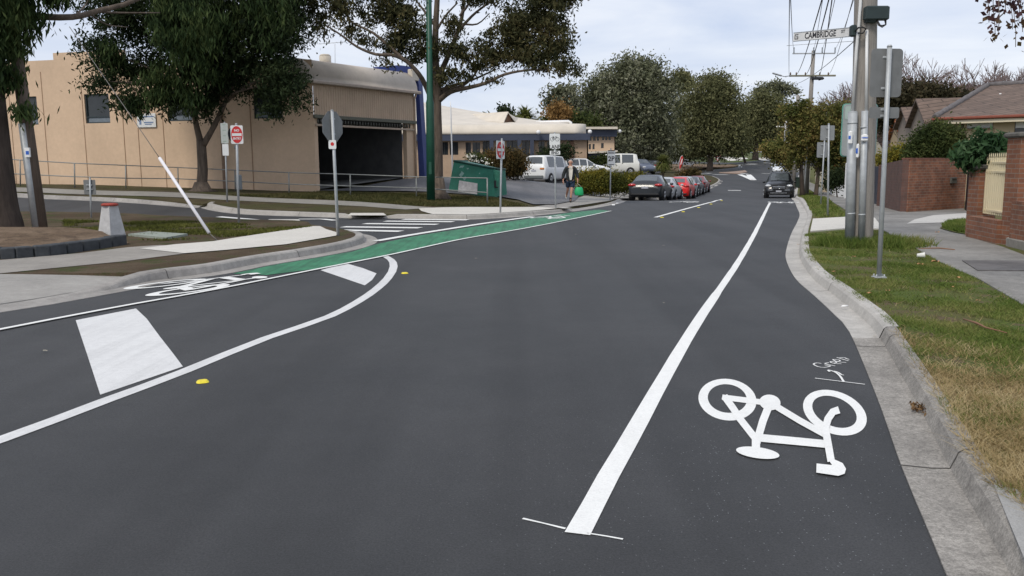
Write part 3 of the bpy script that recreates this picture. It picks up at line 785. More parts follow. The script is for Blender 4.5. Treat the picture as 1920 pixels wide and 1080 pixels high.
# parking sign on the far strip
b = U(426, 378, .13); k = b.y/F; t = thing('parking_sign', 'tall faded white and green parking restriction sign left of the NO ENTRY sign', 'road sign', b)
post(t, b, on(b, 421, 230), .03); c = on(b, 421.5, 250)-Vector((0, .04, 0)); plate(t, 'sign_panel', c, 13*k, 37*k, R(10), M('faded_sign', (.42, .45, .42), .5, 0, .1, 8), .005, .03)
c2 = on(b, 423.5, 281)-Vector((0, .04, 0)); plate(t, 'lower_panel', c2, 11*k, 21*k, R(10), WREFL, .005, .02)
u, n = un(R(10)); GRN = M('sign_green_ink', (.05, .22, .10), .5, 0, .1, 8)
for i in range(4): text(t, 'lettering', ['P', 'TIME', 'MON', 'FRI'][i] if False else '-'*3, .12, c+n*.005+Vector((0, 0, .32-.2*i)), u, n, GRN)
# bike lane sign
b = U(1042, 390.5, .13); k = b.y/F; t = thing('bicycle_lane_sign', 'white sign with a bicycle and LANE above a small END plate on a grey post', 'road sign', b)
post(t, b, on(b, 1040, 249), .03); yaw = R(4); u, n = un(yaw)
c = on(b, 1040, 265)-Vector((0, .04, 0)); plate(t, 'sign_panel', c, 19.5*k, 28*k, yaw, WREFL, .005, .03)
c3 = on(b, 1040.5, 286.5)-Vector((0, .04, 0)); plate(t, 'end_plate', c3, 19.5*k, 7*k, yaw, WREFL, .005, .02)
text(t, 'lettering', 'LANE', .20, c+n*.007-Vector((0, 0, .20)), u, n, INK, xscale=.80, bold=.003); text(t, 'lettering', 'END', .13, c3+n*.005, u, n, INK, bold=.004)
def bike_icon(parent, c, w, u, n, mat):
    mb = MB(); z = Vector((0, 0, 1)); f = Vector(c)+n*.005; r = w*.2
    def P(a, b): return f+u*a*w+z*b*w
    for cx in (-.28, .28):
        pts = [P(cx, -.08)+(u*math.cos(a)+z*math.sin(a))*r for a in [2*math.pi*i/20 for i in range(21)]]; mb.tube(pts, w*.018, 5, cap=False)
    for q in ([(-.28, -.08), (-.14, .14), (.2, .14), (.0, -.08), (-.14, .14)], [(-.28, -.08), (0, -.08)], [(.28, -.08), (.17, .2), (.08, .22)], [(-.16, .14), (-.18, .2)], [(-.24, .2), (-.12, .2)]):
        mb.tube([P(*p) for p in q], w*.022, 5)
    return mb.build('bicycle_symbol', mat, parent)
bike_icon(t, c+Vector((0, 0, .10)), 17*k, u, n, INK)
# 2P sign
b = U(1144, 375, .13); k = b.y/F; t = thing('parking_sign', 'white 2P parking time sign on a thin post behind the dark parked car', 'road sign', b)
post(t, b, on(b, 1145.5, 279), .028); c = on(b, 1146, 296)-Vector((0, .04, 0)); plate(t, 'sign_panel', c, 14.5*k, 28*k, R(8), WREFL, .005, .03); u, n = un(R(8))
text(t, 'lettering', '2P', .30, c+n*.005-Vector((0, 0, .05)), u, n, INK, bold=.008); text(t, 'lettering', 'PARKING', .095, c+n*.005+Vector((0, 0, .27)), u, n, INK, bold=.003) if False else None
mb = MB()
for dz in (.32, .22): mb = MB(); mb.box(c+n*.006+Vector((0, 0, dz)), (.30, .002, .045), (u, n, Vector((0, 0, 1)))); mb.build('text_bar', INK, t)
mb = MB(); mb.box(c+n*.006-Vector((0, 0, .3)), (.26, .002, .03), (u, n, Vector((0, 0, 1)))); mb.build('text_bar', INK, t)
# little low sign back on the far side of the corner
b = U(171, 408, .12); k = b.y/F; t = thing('low_sign', 'low square grey sign back on a short post beyond the hydrant marker', 'road sign', b)
post(t, b, on(b, 168.5, 334), .026); plate(t, 'sign_panel', on(b, 167, 351)+Vector((0, .04, 0)), 23*k, 27*k, R(-4), GALVD, .006, .02); clamps(t, on(b, 167, 351), .2, R(-4), .2)
# right hand posts
b = U(1648, 521, .13); k = b.y/F; t = thing('sign_post', 'nearest tall steel post with two dark sign backs, bolted on the right grass verge', 'road sign', b)
tp = on(b, 1668, 88); post(t, b, tp, .030)
mb = MB(); mb.bbox(b+Vector((0, 0, .01)), (.15, .13, .02), .004)
for q in ((-.05, -.04), (.05, -.04), (.05, .04), (-.05, .04)): mb.tube([b+Vector((q[0], q[1], 0)), b+Vector((q[0], q[1], .05))], .010, 6)
mb.build('base_plate', GALV, t)
plate(t, 'large_sign_back', on(b, 1665, 136)+Vector((0, .05, 0)), 61*k, 87*k, R(6), GALVD, .006, .05); clamps(t, on(b, 1665, 136)+Vector((0, .03, 0)), 87*k, R(6), .12)
plate(t, 'small_sign_back', on(b, 1661, 211)+Vector((0, .05, 0)), 58*k, 20*k, R(6), GALVD, .006, .02); clamps(t, on(b, 1661, 211)+Vector((0, .03, 0)), 18*k, R(6), .1)
for (bx, by, tx, ty, cx, cy, w_, h_, lb) in ((1552, 405, 1554, 233, 1552.5, 249, 27, 27, 'thin steel post with a square grey sign back before the picket fence, nearer of two'), (1539, 384, 1546, 264, 1542, 281, 19.5, 28, 'thin steel post with a small leaning sign back, farther of two')):
    b = U(bx, by, .13); k = b.y/F; t = thing('sign_post', lb, 'road sign', b); post(t, b, on(b, tx, ty), .026)
    plate(t, 'sign_back', on(b, cx, cy)+Vector((0, .04, 0)), w_*k, h_*k, R(5), M('grey_sign_back', (.27, .28, .28), .6, .3, .1, 5), .006, .03); clamps(t, on(b, cx, cy), h_*k, R(5), .1)
# give way sign, keep left bollards and the red feather flag far away
b = U(1346, 308.5, .3); k = b.y/F; t = thing('give_way_sign', 'white triangular give way sign edged in red by the roundabout tree', 'road sign', b)
for dx in (-.35, .35): post(t, b+Vector((dx, 0, 0)), D(1346, 300, b.y)+Vector((dx, 0, 0)), .05)
c = D(1346, 297.5, b.y); plate(t, 'sign_panel', c, 15*k, 11*k, 0, M('pink_red_edge', (.65, .18, .2), .4), .01, shape='tri'); plate(t, 'white_face', c+Vector((0, -.02, .04)), 8*k, 6*k, 0, WREFL, .01, shape='tri')
for px, lb in ((1385.5, 'left one of two small white keep left bollards on the traffic island'), (1390, 'right one of two small white keep left bollards on the traffic island')):
    b = U(px, 316, .1); t = thing('bollard', lb, 'bollard', b, 0, 'white bollards on the traffic island'); k = b.y/F
    mb = MB(); mb.bbox(b+Vector((0, 0, 3.8*k)), (2.6*k, .2, 4*k), .03); mb.build('panel', WREFL, t); mb = MB(); mb.tube([b, b+Vector((0, 0, 2*k))], .06, 8); mb.build('stem', GALV, t)
b = U(1274, 326, .12); k = b.y/F; t = thing('feather_flag', 'red and white feather flag standing behind the parked cars', 'flag', b)
mb = MB(); a = b; mb.tube([a, D(1273, 305, b.y), D(1277, 293, b.y), D(1280, 292, b.y)], .03, 6); mb.build('pole', WHITE, t)
mb = MB(); P = [D(x, y, b.y) for x, y in [(1277, 293), (1279.5, 291.5), (1281, 296), (1280, 304), (1276.5, 314), (1273.5, 318), (1273, 314), (1275, 303)]]; mb.extr(P, (0, .02, 0)); mb.build('flag_cloth', RED, t)
mb = MB(); P = [D(x, y, b.y)-Vector((0, .01, 0)) for x, y in [(1279, 297), (1280, 299), (1277, 308), (1275.5, 310), (1276.5, 304)]]; mb.extr(P, (0, .005, 0)); mb.build('white_lettering', WHITE, t)
b = U(1294.5, 318, .12); k = b.y/F; t = thing('marker_post', 'short leaning white guide post on the mulch behind the parked cars', 'guide post', b)
mb = MB(); P = [D(x, y, b.y) for x, y in [(1292.5, 317.5), (1295.5, 317.5), (1297, 307), (1294.5, 307)]]; mb.extr(P, (0, .05, 0)); mb.build('panel', WHITE, t)
mb = MB(); mb.tube([b, D(1294.5, 311, b.y)+Vector((0, .08, 0))], .05, 6); mb.build('stake', GALV, t)
# white notice board by the hedge
b = U(1092, 347, .14); k = b.y/F; t = thing('notice_board', 'small white lettered notice board standing at the yellow hedge behind the walking person', 'sign', b)
for x in (1084.5, 1092.5): post(t, D(x, 350, b.y), D(x, 313, b.y), .035, WHITE)
c = D(1087.5, 324, b.y)-Vector((0, .05, 0)); plate(t, 'board', c, 13*k, 21*k, R(14), WREFL, .02, .02); mb = MB(); u, n = un(R(14)); z = Vector((0, 0, 1))
for dx, dz, ww, hh in ((-.17, .03, .03, .38), (.06, .12, .2, .12), (.06, -.02, .16, .05), (.02, -.2, .24, .05)): mb.box(c+n*.014+u*dx+z*dz, (ww, .003, hh), (u, n, z))
mb.build('lettering', M('blue_grey_ink', (.15, .22, .38), .5, 0, .1, 8), t)

# ------------------------------------------------------------------ left corner furniture
b = U(78, 431, .14); k = b.y/F; t = thing('utility_pole', 'leaning timber pole with steel cable guard beside the big dark trunk on the left', 'utility pole', b)
mb = MB(); top = D(-3, -140, b.y); mb.tube([b-Vector((0, 0, .2)), b.lerp(top, .5), top], [.155, .145, .13], 14); mb.build('pole', WOODB, t)
g0, g1 = on(b, 73, 428), on(b, 47, 232); mb = MB(); mb.tube([g0-Vector((.0, .12, 0)), g1-Vector((.0, .12, 0))], .085, 12); mb.build('cable_guard', GALV, t)
st = D(60, 286, b.y)-Vector((-.02, .22, 0)); mb = MB(); mb.box(st, (.11, .06, .22)); mb.build('sticker', WHITE, t); mb = MB(); mb.box(st-Vector((-.01, .003, .01)), (.075, .06, .085)); mb.build('blue_mark', BLUE, t)
pole_l = b
b = U(210, 442, .13); t = thing('hydrant_marker', 'white tapered concrete hydrant marker with a red cap in the dirt', 'hydrant marker', b); k = b.y/F
mb = MB(); a = R(20); vs = []
for z_, hw in ((-.05, .225), (.66, .125)):
    for q in range(4): vs.append(b+Vector((hw*1.3*math.cos(a+q*math.pi/2), hw*1.3*math.sin(a+q*math.pi/2), z_)))
mb.add(vs, [(3, 2, 1, 0), (4, 5, 6, 7)]+[(i, (i+1) % 4, 4+(i+1) % 4, 4+i) for i in range(4)]); mb.build('body', M('whitewash', (.42, .42, .42), .9, 0, .15, 8, .2), t)
mb = MB(); mb.tube([b+Vector((0, 0, .655)), b+Vector((0, 0, .665)), b+Vector((0, 0, .70)), b+Vector((0, 0, .72))], [.12, .175, .175, .13], 16); mb.build('cap', M('red_oxide', (.30, .05, .035), .8, 0, .2, 10), t)
P = PX([(240, 441.5), (280, 436.5), (352, 441), (312, 448)], .13); mb = MB(); z = G(*P[0])+.165; mb.prism(P, z-.1, z); o = mb.build('pit_cover', M('greenish_concrete', (.26, .29, .25), .9, 0, .15, 8, .2)); tag(o, 'pale green concrete pit cover in the dirt right of the hydrant marker', 'pit cover')
# bluestone edging
b = U(120, 470, .13); t = thing('stone_edging', 'row of dark bluestone blocks edging the mulch under the left tree', 'edging', b)
BST = M('bluestone', (.045, .05, .055), .85, 0, .3, 8, .5)
E = [(-160, 484.5), (-100, 486), (-40, 486), (0, 485), (30, 483.5), (65, 481), (96, 479), (128, 474.5), (158, 470), (188, 465.5), (212, 461.5), (240, 457)]
EP = [U(x, y, .13) for x, y in E]
for i in range(len(EP)-1):
    a, c = EP[i], EP[i+1]; d = (c-a); L = d.length; d.normalize(); nn = Vector((-d.y, d.x, 0)); m_ = (a+c)/2
    mb = MB(); mb.bbox(m_+nn*.11+Vector((0, 0, .07+random.uniform(-.01, .01))), (L*.93, .22, .22), .018, (d, nn, Vector((0, 0, 1)))); mb.build('stone', BST, t)
# stay wire with white guard
b = U(408, 451, .13); t = thing('stay_wire', 'slanting stay wire with white plastic guard anchored in the dirt by the path', 'stay wire', b)
top = D(258, 236, b.y+1.2); low = b; g0 = D(392, 437, b.y+.1); g1 = D(299, 296, b.y+.8); far = pole_l+Vector((0, 0, 7.2))
mb = MB(); mb.tube([g1, top, D(130, 50, b.y+2)], .008, 5); mb.build('cable', M('steel_cable', (.18, .17, .16), .6, .5), t); mb = MB(); mb.tube([low, g0], .010, 6); mb.build('anchor_rod', M('steel_cable', (.18, .17, .16), .6, .5), t)
mb = MB(); mb.tube([g0, g1], .034, 10); mb.build('guard', M('white_pvc', (.72, .71, .74), .5, 0, .04, 5), t)

# railing
RAILM = M('railing_steel', (.24, .25, .24), .55, .4, .12, 6)
posts = [(-120, 338, 290), (-10, 345, 297), (38, 348, 300), (140, 351.5, 306), (236, 353.5, 310), (334, 352, 314), (441, 357, 319), (542, 362.5, 323.5), (657, 366.5, 327), (781, 369, 331.5), (914, 383, 334)]
b = U(441, 358, .12); t = thing('railing', 'long two rail steel fence running along the tan hall and the driveway grass', 'railing', b)
tops = []; mids = []
for x, y0, y1 in posts:
    q = U(x, y0+1, .10); tp_ = D(x-.5, y1, q.y); tops.append(tp_); mids.append(q.lerp(tp_, .46)); mb = MB(); mb.tube([q-Vector((0, 0, .1)), tp_], .028, 8); mb.build('rail_post', RAILM, t)
for L_ in (tops, mids): mb = MB(); mb.tube(L_, .021, 8); mb.build('rail', RAILM, t)

# green lamp post
b = U(808, 376, .13); t = thing('street_lamp_pole', 'tall dark green steel pole right beside the trunk of the spreading tree', 'pole', b)
GP = M('green_pole_paint', (.012, .075, .045), .45, 0, .18, 2, fine=.15); top = D(801.5, -260, b.y)
mb = MB(); mb.tube([b-Vector((0, 0, .1)), b.lerp(top, .3), b.lerp(top, .31), top], [.175, .165, .13, .09], 14); mb.build('pole', GP, t)
mb = MB(); mb.bbox(b.lerp(top, .10)-Vector((0, .165, 0)), (.12, .03, .5), .01); mb.build('hatch_cover', GP, t)

# ------------------------------------------------------------------ skip bin
Yb = 37.0; b = U(886, 366, .12); Yb = b.y
SK = M('skip_green', (.018, .17, .11), .5, 0, .25, 1.2, fine=.15); SKL = M('skip_green_scuffed', (.07, .30, .19), .6, 0, .3, 5, fine=.25)
t = thing('skip_bin', 'tilted dark green steel skip with a white panel behind the railing', 'skip bin', b)
f = [D(851, 302, Yb+.5), D(924.5, 316, Yb), D(928, 371, Yb-.2), D(841, 358, Yb+.3)]
bk = [p+Vector((.55, 1.6, .0)) for p in f]; bk[1].z -= .05
mb = MB(); mb.add(f+bk, [(3, 2, 1, 0), (4, 5, 6, 7), (0, 1, 5, 4), (1, 2, 6, 5), (2, 3, 7, 6), (3, 0, 4, 7)]); mb.build('body', SK, t)
mb = MB(); mb.tube([f[0], f[1]], .05, 6); mb.tube([f[1], bk[1]], .05, 6); mb.tube([f[0], bk[0]], .05, 6); mb.tube([f[3], f[2]], .06, 6, mi=0); mb.build('rim', M('skip_dark_edge', (.01, .06, .045), .6), t)
def bil(a, bb, c, d, u_, v_): return a.lerp(bb, u_).lerp(d.lerp(c, u_), v_)
o_ = Vector((0, -.03, 0)); mb = MB(); mb.extr([bil(f[0], f[1], f[2], f[3], u_, v_)+o_ for u_, v_ in ((.20, .60), (.62, .60), (.62, .99), (.20, .99))], (0, -.015, 0)); mb.build('white_panel', M('dirty_white_panel', (.55, .53, .52), .7, 0, .25, 5, fine=.2), t)
e0, e1, e2_, e3 = [D(x, y, Yb+.1)+Vector((.0, -.05, 0)) for x, y in ((925, 317), (938, 322), (934, 352), (929, 371))]
mb = MB(); mb.extr([e0, e1, e2_, e3, f[2]+o_], (.02, .3, 0)); mb.build('end_plate', SKL, t)
mb = MB(); mb.bbox(D(928.5, 345, Yb)+Vector((0, -.12, 0)), (.10, .06, .34), .02); mb.bbox(D(931, 351, Yb)+Vector((0, -.12, 0)), (.16, .06, .06), .02); mb.build('latch', BLACK, t)
mb = MB()
for u_, v_, ww, hh in ((.18, .14, .22, .09), (.32, .16, .12, .06), (.2, .42, .16, .22), (.3, .5, .2, .12), (.62, .25, .1, .05)):
    p = bil(f[0], f[1], f[2], f[3], u_+.05, v_)+Vector((0, -.012, 0)); vs = [p+Vector((math.cos(a)*ww*random.uniform(.3, 1), -.002, math.sin(a)*hh*random.uniform(.3, 1))) for a in [2*math.pi*i/11 for i in range(11)]]; mb.add(vs, [tuple(range(10, -1, -1))])
mb.build('paint_scuff', M('scuff_pale', (.22, .36, .32), .7, 0, .3, 20), t)

# ------------------------------------------------------------------ vehicles
def ring_sec(x, zb, zbelt, ztop, wb, wt, crown=.02):
    h = [(0, ztop+crown), (wt*.55, ztop+crown*.7), (wt*.9, ztop), (wt, ztop-.03), (wb, zbelt), (wb+.025, zbelt-.12), (wb+.02, (zbelt+zb)/2), (wb, zb+.1), (wb-.08, zb), (0, zb)]
    return [(x, y, z) for y, z in h]+[(x, -y, z) for y, z in h[-2:0:-1]]
PRO = {
 'sedan': (4.6, 1.82, [(0, .38, .60, .64, .70, .62), (.012, .25, .74, .84, .80, .66), (.05, .20, .88, 1.02, .86, .70), (.15, .19, .90, 1.06, .88, .68), (.27, .19, .91, 1.34, .89, .60), (.34, .19, .91, 1.42, .89, .58), (.46, .19, .90, 1.45, .89, .58), (.56, .19, .90, 1.42, .89, .58), (.72, .19, .88, 1.00, .88, .66), (.86, .20, .82, .90, .86, .64), (.955, .22, .68, .76, .82, .60), (.99, .26, .56, .60, .76, .56), (1, .34, .46, .50, .66, .5)], (3, 5), (7, 8), (3, 8), (.19, .80)),
 'hatch': (4.5, 1.82, [(0, .38, .62, .70, .74, .66), (.012, .25, .80, .90, .84, .70), (.035, .20, .90, 1.00, .88, .72), (.06, .19, .92, 1.06, .89, .70), (.20, .19, .92, 1.36, .90, .60), (.28, .19, .92, 1.43, .90, .58), (.42, .19, .91, 1.46, .90, .58), (.56, .19, .90, 1.43, .90, .58), (.72, .19, .88, 1.00, .89, .66), (.86, .20, .82, .90, .87, .64), (.955, .22, .68, .76, .83, .60), (.99, .26, .56, .60, .76, .56), (1, .34, .46, .50, .66, .5)], (3, 4), (7, 8), (3, 8), (.17, .80)),
 'suv': (4.8, 1.93, [(0, .5, .75, .85, .82, .74), (.01, .32, 1.0, 1.1, .90, .76), (.03, .26, 1.06, 1.20, .93, .76), (.05, .25, 1.08, 1.25, .94, .75), (.13, .25, 1.09, 1.68, .95, .68), (.25, .25, 1.09, 1.76, .95, .67), (.42, .25, 1.08, 1.78, .95, .67), (.56, .25, 1.07, 1.74, .95, .67), (.71, .25, 1.05, 1.18, .94, .74), (.86, .27, 1.00, 1.10, .92, .72), (.95, .30, .92, 1.00, .88, .70), (.985, .33, .80, .86, .84, .68), (1, .42, .62, .68, .78, .6)], (3, 4), (7, 8), (3, 8), (.18, .80)),
 'van': (4.7, 1.70, [(0, .42, .80, 1.0, .78, .72), (.006, .30, 1.02, 1.20, .83, .72), (.02, .26, 1.05, 1.28, .84, .72), (.03, .25, 1.06, 1.32, .84, .70), (.055, .25, 1.07, 1.86, .84, .64), (.12, .25, 1.07, 1.94, .84, .63), (.40, .25, 1.06, 1.96, .84, .63), (.72, .25, 1.05, 1.90, .84, .63), (.88, .26, 1.02, 1.22, .83, .68), (.95, .28, .92, 1.05, .80, .66), (.985, .32, .76, .85, .76, .62), (.995, .36, .6, .66, .72, .58), (1, .42, .52, .56, .66, .5)], (3, 4), (7, 8), (4, 8), (.20, .84)),
}
def lamp_mat(n, c): return M(n, c, .2, 0, .1, 8, coat=.6)
REDL = lamp_mat('red_lens', (.42, .015, .012)); CLR = lamp_mat('clear_lens', (.55, .57, .58)); AMB = lamp_mat('amber_lens', (.55, .20, .05)); PLATE = M('number_plate', (.40, .41, .45), .5, 0, .1, 30)
def car(name, label, cat, px, py, off, heading, kind, paint, group=None, xyz=None, scale=(1, 1, 1), face='rear', tails=REDL):
    L, W, st, rw, ws, sw, ax = PRO[kind]; L *= scale[0]
    b = Vector(xyz) if xyz else U(px, py, off)
    t = thing(name, label, cat, b, heading, group)
    ss = [((q[0]-.5)*L, q[1]*scale[2], q[2]*scale[2], q[3]*scale[2], q[4]*scale[1], q[5]*scale[1]) for q in st]
    # finer stations
    fs_ = []
    for i in range(len(ss)-1): fs_.append(ss[i])
    fs_.append(ss[-1]); mb = MB(); vs = []
    for q in fs_: vs += ring_sec(*q)
    n = 18; N = len(fs_)
    fc = [(i*n+k, i*n+(k+1) % n, (i+1)*n+(k+1) % n, (i+1)*n+k) for i in range(N-1) for k in range(n)]
    mb.add(vs, fc, 0, True); mb.add(vs[:n], [tuple(range(n-1, -1, -1))]); mb.add(vs[-n:], [tuple(range(n))])
    body = mb.build('body', paint, t, world=False)
    # glass, a few mm proud of the shell
    def P(i, k): return Vector(vs[i*n+k])
    def pane(mbx, q, m0=.07, lift=.006):
        a, bb, c, d = q; nn = (bb-a).cross(d-a).normalized(); ce = (a+bb+c+d)/4
        if nn.dot(ce-Vector((ce.x*.5, 0, .6))) < 0: nn = -nn
        g = [bil(a, bb, c, d, u_, v_)+nn*lift for u_, v_ in ((m0, m0), (1-m0, m0), (1-m0, 1-m0), (m0, 1-m0))]
        mbx.add(g, [(0, 1, 2, 3)])
    for (nm_, i0, i1) in (('rear_window', rw[0], rw[0]+1), ('windscreen', ws[0], ws[1])):
        mbx = MB(); a, bb, c, d = P(i0, 16), P(i0, 2), P(i1, 2), P(i1, 16)
        for u0 in range(4):
            x0_, x1_ = .03+.94*u0/4, .03+.94*(u0+1)/4
            lift = lambda x: .008+.03*(1-(2*x-1)**2)
            g = [bil(a, bb, c, d, x, y)+Vector((0, 0, lift(x)*.8))+Vector(((1 if nm_ == 'windscreen' else -1)*.012, 0, 0)) for x, y in ((x0_, .06), (x1_, .06), (x1_, .92), (x0_, .92))]
            mbx.add(g, [(0, 1, 2, 3)], 0, True)
        mbx.build(nm_, CARGLASS, t, world=False)
    for sgn in (0, 1):
        k_r, k_b = (3, 4) if sgn == 0 else (15, 14)
        for i0, i1 in ((sw[0]+1, sw[0]+3), (sw[0]+3, sw[0]+4), (sw[0]+4, sw[1])):
            i1 = min(i1, sw[1])
            if i1 <= i0: continue
            mbx = MB()
            for i in range(i0, i1): pane(mbx, (P(i, k_b), P(i+1, k_b), P(i+1, k_r), P(i, k_r)), .06)
            mbx.build('side_window', CARGLASS, t, world=False)
    H = ss[6][3]; wr = .33*scale[2] if kind != 'suv' else .38; hw = ss[6][4]
    for fx in ax:
        x = (fx-.5)*L
        for s in (-1, 1):
            mbx = MB(); mbx.tube([(x, s*(hw-.22), wr), (x, s*(hw+.035), wr)], wr*1.16, 20, cap=True, smooth=False); mbx.build('wheel_arch', TRIM, t, world=False)
            mbx = MB(); mbx.tube([(x, s*(hw-.2), wr), (x, s*(hw-.02), wr), (x, s*(hw+.05), wr), (x, s*(hw+.06), wr)], [wr, wr, wr*.97, wr*.9], 24); ty = mbx.build('tyre', TYRE, t, world=False)
            mbx = MB(); mbx.tube([(x, s*(hw+.0), wr), (x, s*(hw+.066), wr)], [wr*.66, wr*.62], 16)
            for q in range(5):
                a = 2*math.pi*q/5; mbx.tube([(x+math.cos(a)*wr*.1, s*(hw+.072), wr+math.sin(a)*wr*.1), (x+math.cos(a)*wr*.6, s*(hw+.070), wr+math.sin(a)*wr*.6)], wr*.09, 4)
            mbx.build('rim', RIM, ty, world=False)
    for s in (-1, 1):
        i = ws[1]-1; x = ss[ws[1]][0]-.25
        mbx = MB(); mbx.ell((x, s*(hw+.10), ss[ws[1]][2]+.08), (.09, .11, .075), 8, 6); mbx.build('mirror', paint if kind != 'van' else TRIM, t, world=False)
    xr, xf = -L/2, L/2; zb = ss[2][2]
    for s in (-1, 1):
        if kind == 'van': mbx = MB(); mbx.bbox((xr+.01, s*.62*scale[1], .98), (.08, .34, .13), .03); mbx.build('tail_light', AMB, t, world=False)
        else: mbx = MB(); mbx.ell((xr+.10, s*(hw-.20), zb-.04), (.14, .24, .085), 10, 8); mbx.build('tail_light', tails, t, world=False)
        mbx = MB(); mbx.ell((xf-.20, s*(hw-.24), ss[10][2]-.03), (.19, .21, .10), 10, 8); mbx.build('headlight', CLR, t, world=False)
    mbx = MB(); mbx.bbox((xr-.005, 0, zb-.17), (.03, .37, .12), .004); mbx.build('number_plate', PLATE, t, world=False)
    mbx = MB(); mbx.bbox((xr+.06, 0, .36), (.14, hw*1.7, .14), .04); mbx.build('bumper', TRIM, t, world=False); mbx = MB(); mbx.bbox((xf-.10, 0, .34), (.14, hw*1.6, .14), .04); mbx.build('bumper', TRIM, t, world=False)
    return t, L, hw
def paint(n, c): return M(n, c, .38, 0, .05, 2, coat=.35, spec=.4)
dirv = Vector((.317, .948, 0)).normalized(); rgt = Vector((dirv.y, -dirv.x, 0)); HD = math.atan2(dirv.y, dirv.x)
row = [('hatch', (.012, .016, .020), 'dark charcoal hatchback, nearest of the row of kerbside cars', 4.8, (1.04, 1.02, .99)),
       ('sedan', (.42, .44, .45), 'silver sedan parked between the dark hatchback and the red car', 4.6, (1, 1, .97)),
       ('hatch', (.62, .015, .012), 'bright red car parked between two silver cars', 4.5, (1.0, 1.0, 1.02)),
       ('suv', (.40, .42, .44), 'silver wagon with a red tail light, parked right behind the red car', 4.6, (.94, .95, .87)),
       ('hatch', (.03, .032, .045), 'dark blue grey hatchback, second from the far end of the parked row', 4.5, (.98, 1.0, 1.03)),
       ('sedan', (.20, .022, .02), 'maroon car at the far end of the row of parked cars', 4.5, (.98, 1.0, 1.0))]
s_along = 0
for i, (kd, c_, lb, L_, sc) in enumerate(row):
    Lr = PRO[kd][0]*sc[0]; rr = Vector((8.15, 46.0, 0))+Vector((.305, .952, 0))*s_along; s_along += 5.45 if i else 5.6
    ce = rr+dirv*Lr/2-rgt*(.92 if i != 2 else .60); ce.z = G(ce.x, ce.y)
    t, L, hw = car('parked_car', lb, 'car', 0, 0, 0, HD, kd, paint('car_paint_%d' % i, c_), 'cars parked along the left kerb', xyz=ce, scale=sc)
    t.rotation_euler = (0, -math.atan2(G(ce.x+dirv.x*2, ce.y+dirv.y*2)-G(ce.x-dirv.x*2, ce.y-dirv.y*2), 4), HD)
# oncoming / parked black four wheel drive facing us
ce = U(1459.5, 371.5); ce = ce+dirv*2.4; ce.z = G(ce.x, ce.y)
t, L, hw = car('black_suv', 'black four wheel drive facing the camera at the right kerb', 'car', 0, 0, 0, HD+math.pi, 'suv', paint('black_suv_paint', (.008, .009, .011)), xyz=ce)
mb = MB(); mb.bbox((L/2-.02, 0, .80), (.06, .95, .30), .04); mb.build('grille', TRIM, t, world=False)
mb = MB()
for z_ in (.74, .83): mb.bbox((L/2+.015, 0, z_), (.03, .86, .035), .01)
mb.bbox((L/2+.015, 0, .40), (.04, 1.1, .07), .02); mb.bbox((L/2+.01, .55, .60), (.03, .36, .05), .01); mb.bbox((L/2+.01, -.55, .60), (.03, .36, .05), .01); mb.build('chrome_trim', CHROME, t, world=False)
mb = MB(); c_ = Vector((L/2+.045, 0, .79)); mb.tube([c_+Vector((0, .10*math.cos(a), .10*math.sin(a))) for a in [2*math.pi*i/20 for i in range(21)]], .010, 5, cap=False)
for a in (90, 210, 330): mb.tube([c_, c_+Vector((0, .10*math.cos(R(a)), .10*math.sin(R(a))))], .010, 4)
mb.build('badge', CHROME, t, world=False)
mb = MB(); mb.bbox((L/2+.03, 0, .52), (.02, .37, .11), .004); mb.build('number_plate', PLATE, t, world=False)
mb = MB(); mb.tube([(-1.5, .62, 1.80), (.3, .62, 1.83)], .025, 6); mb.tube([(-1.5, -.62, 1.80), (.3, -.62, 1.83)], .025, 6); mb.build('roof_rail', CHROME, t, world=False)
ce = U(1459.8, 326.3)+dirv*2; ce.z = G(ce.x, ce.y)+.02
t, L, hw = car('white_car', 'small white car parked facing us beyond the black four wheel drive', 'car', 0, 0, 0, HD+math.pi, 'hatch', paint('white_paint_a', (.62, .65, .68)), xyz=ce)
mb = MB(); mb.bbox((L/2-.02, .35, .42), (.08, .25, .18), .04); mb.bbox((L/2-.02, -.35, .42), (.08, .25, .18), .04); mb.build('fog_lamp_recess', TRIM, t, world=False)
ce = U(1459.8, 312)+dirv*2; ce.z = G(ce.x, ce.y)
car('dark_car', 'dark car just showing beyond the small white car on the right', 'car', 0, 0, 0, HD+math.pi, 'hatch', paint('dark_paint_b', (.02, .022, .028)), xyz=ce)
# car park
def cp(px, Y, dz=.17): p = D(px, 340, Y); p.z = G(p.x, p.y)+dz; return p
WP = paint('white_paint_b', (.72, .73, .72))
t, L, hw = car('white_van', 'boxy white people carrier seen from behind in the car park', 'van', 0, 0, 0, R(62), 'van', WP, xyz=cp(1028, 61), scale=(1.0, 1.03, .97))
mb = MB(); mb.bbox((-L/2-.02, 0, .42), (.1, 1.5, .2), .03); mb.build('rear_bumper', M('grey_bumper', (.12, .13, .13), .6), t, world=False)
car('silver_car', 'white car seen from the side, its tail showing left of the white van', 'car', 0, 0, 0, R(12), 'hatch', paint('silver_paint_c', (.62, .63, .64)), xyz=cp(1008, 64.5), scale=(1, 1, 1.0))
car('white_sedan', 'white car with a curved roof behind the notice board and the yellow hedge', 'car', 0, 0, 0, R(10), 'hatch', paint('white_paint_d', (.74, .75, .74)), xyz=cp(1090, 66.5, .32), scale=(1.0, 1, 1.06))
t, L, hw = car('white_minibus', 'long white minibus parked sideways beyond the hedge', 'van', 0, 0, 0, R(183), 'van', paint('cream_white', (.74, .74, .69)), xyz=cp(1153, 80, .30), scale=(.92, 1.0, 1.0))
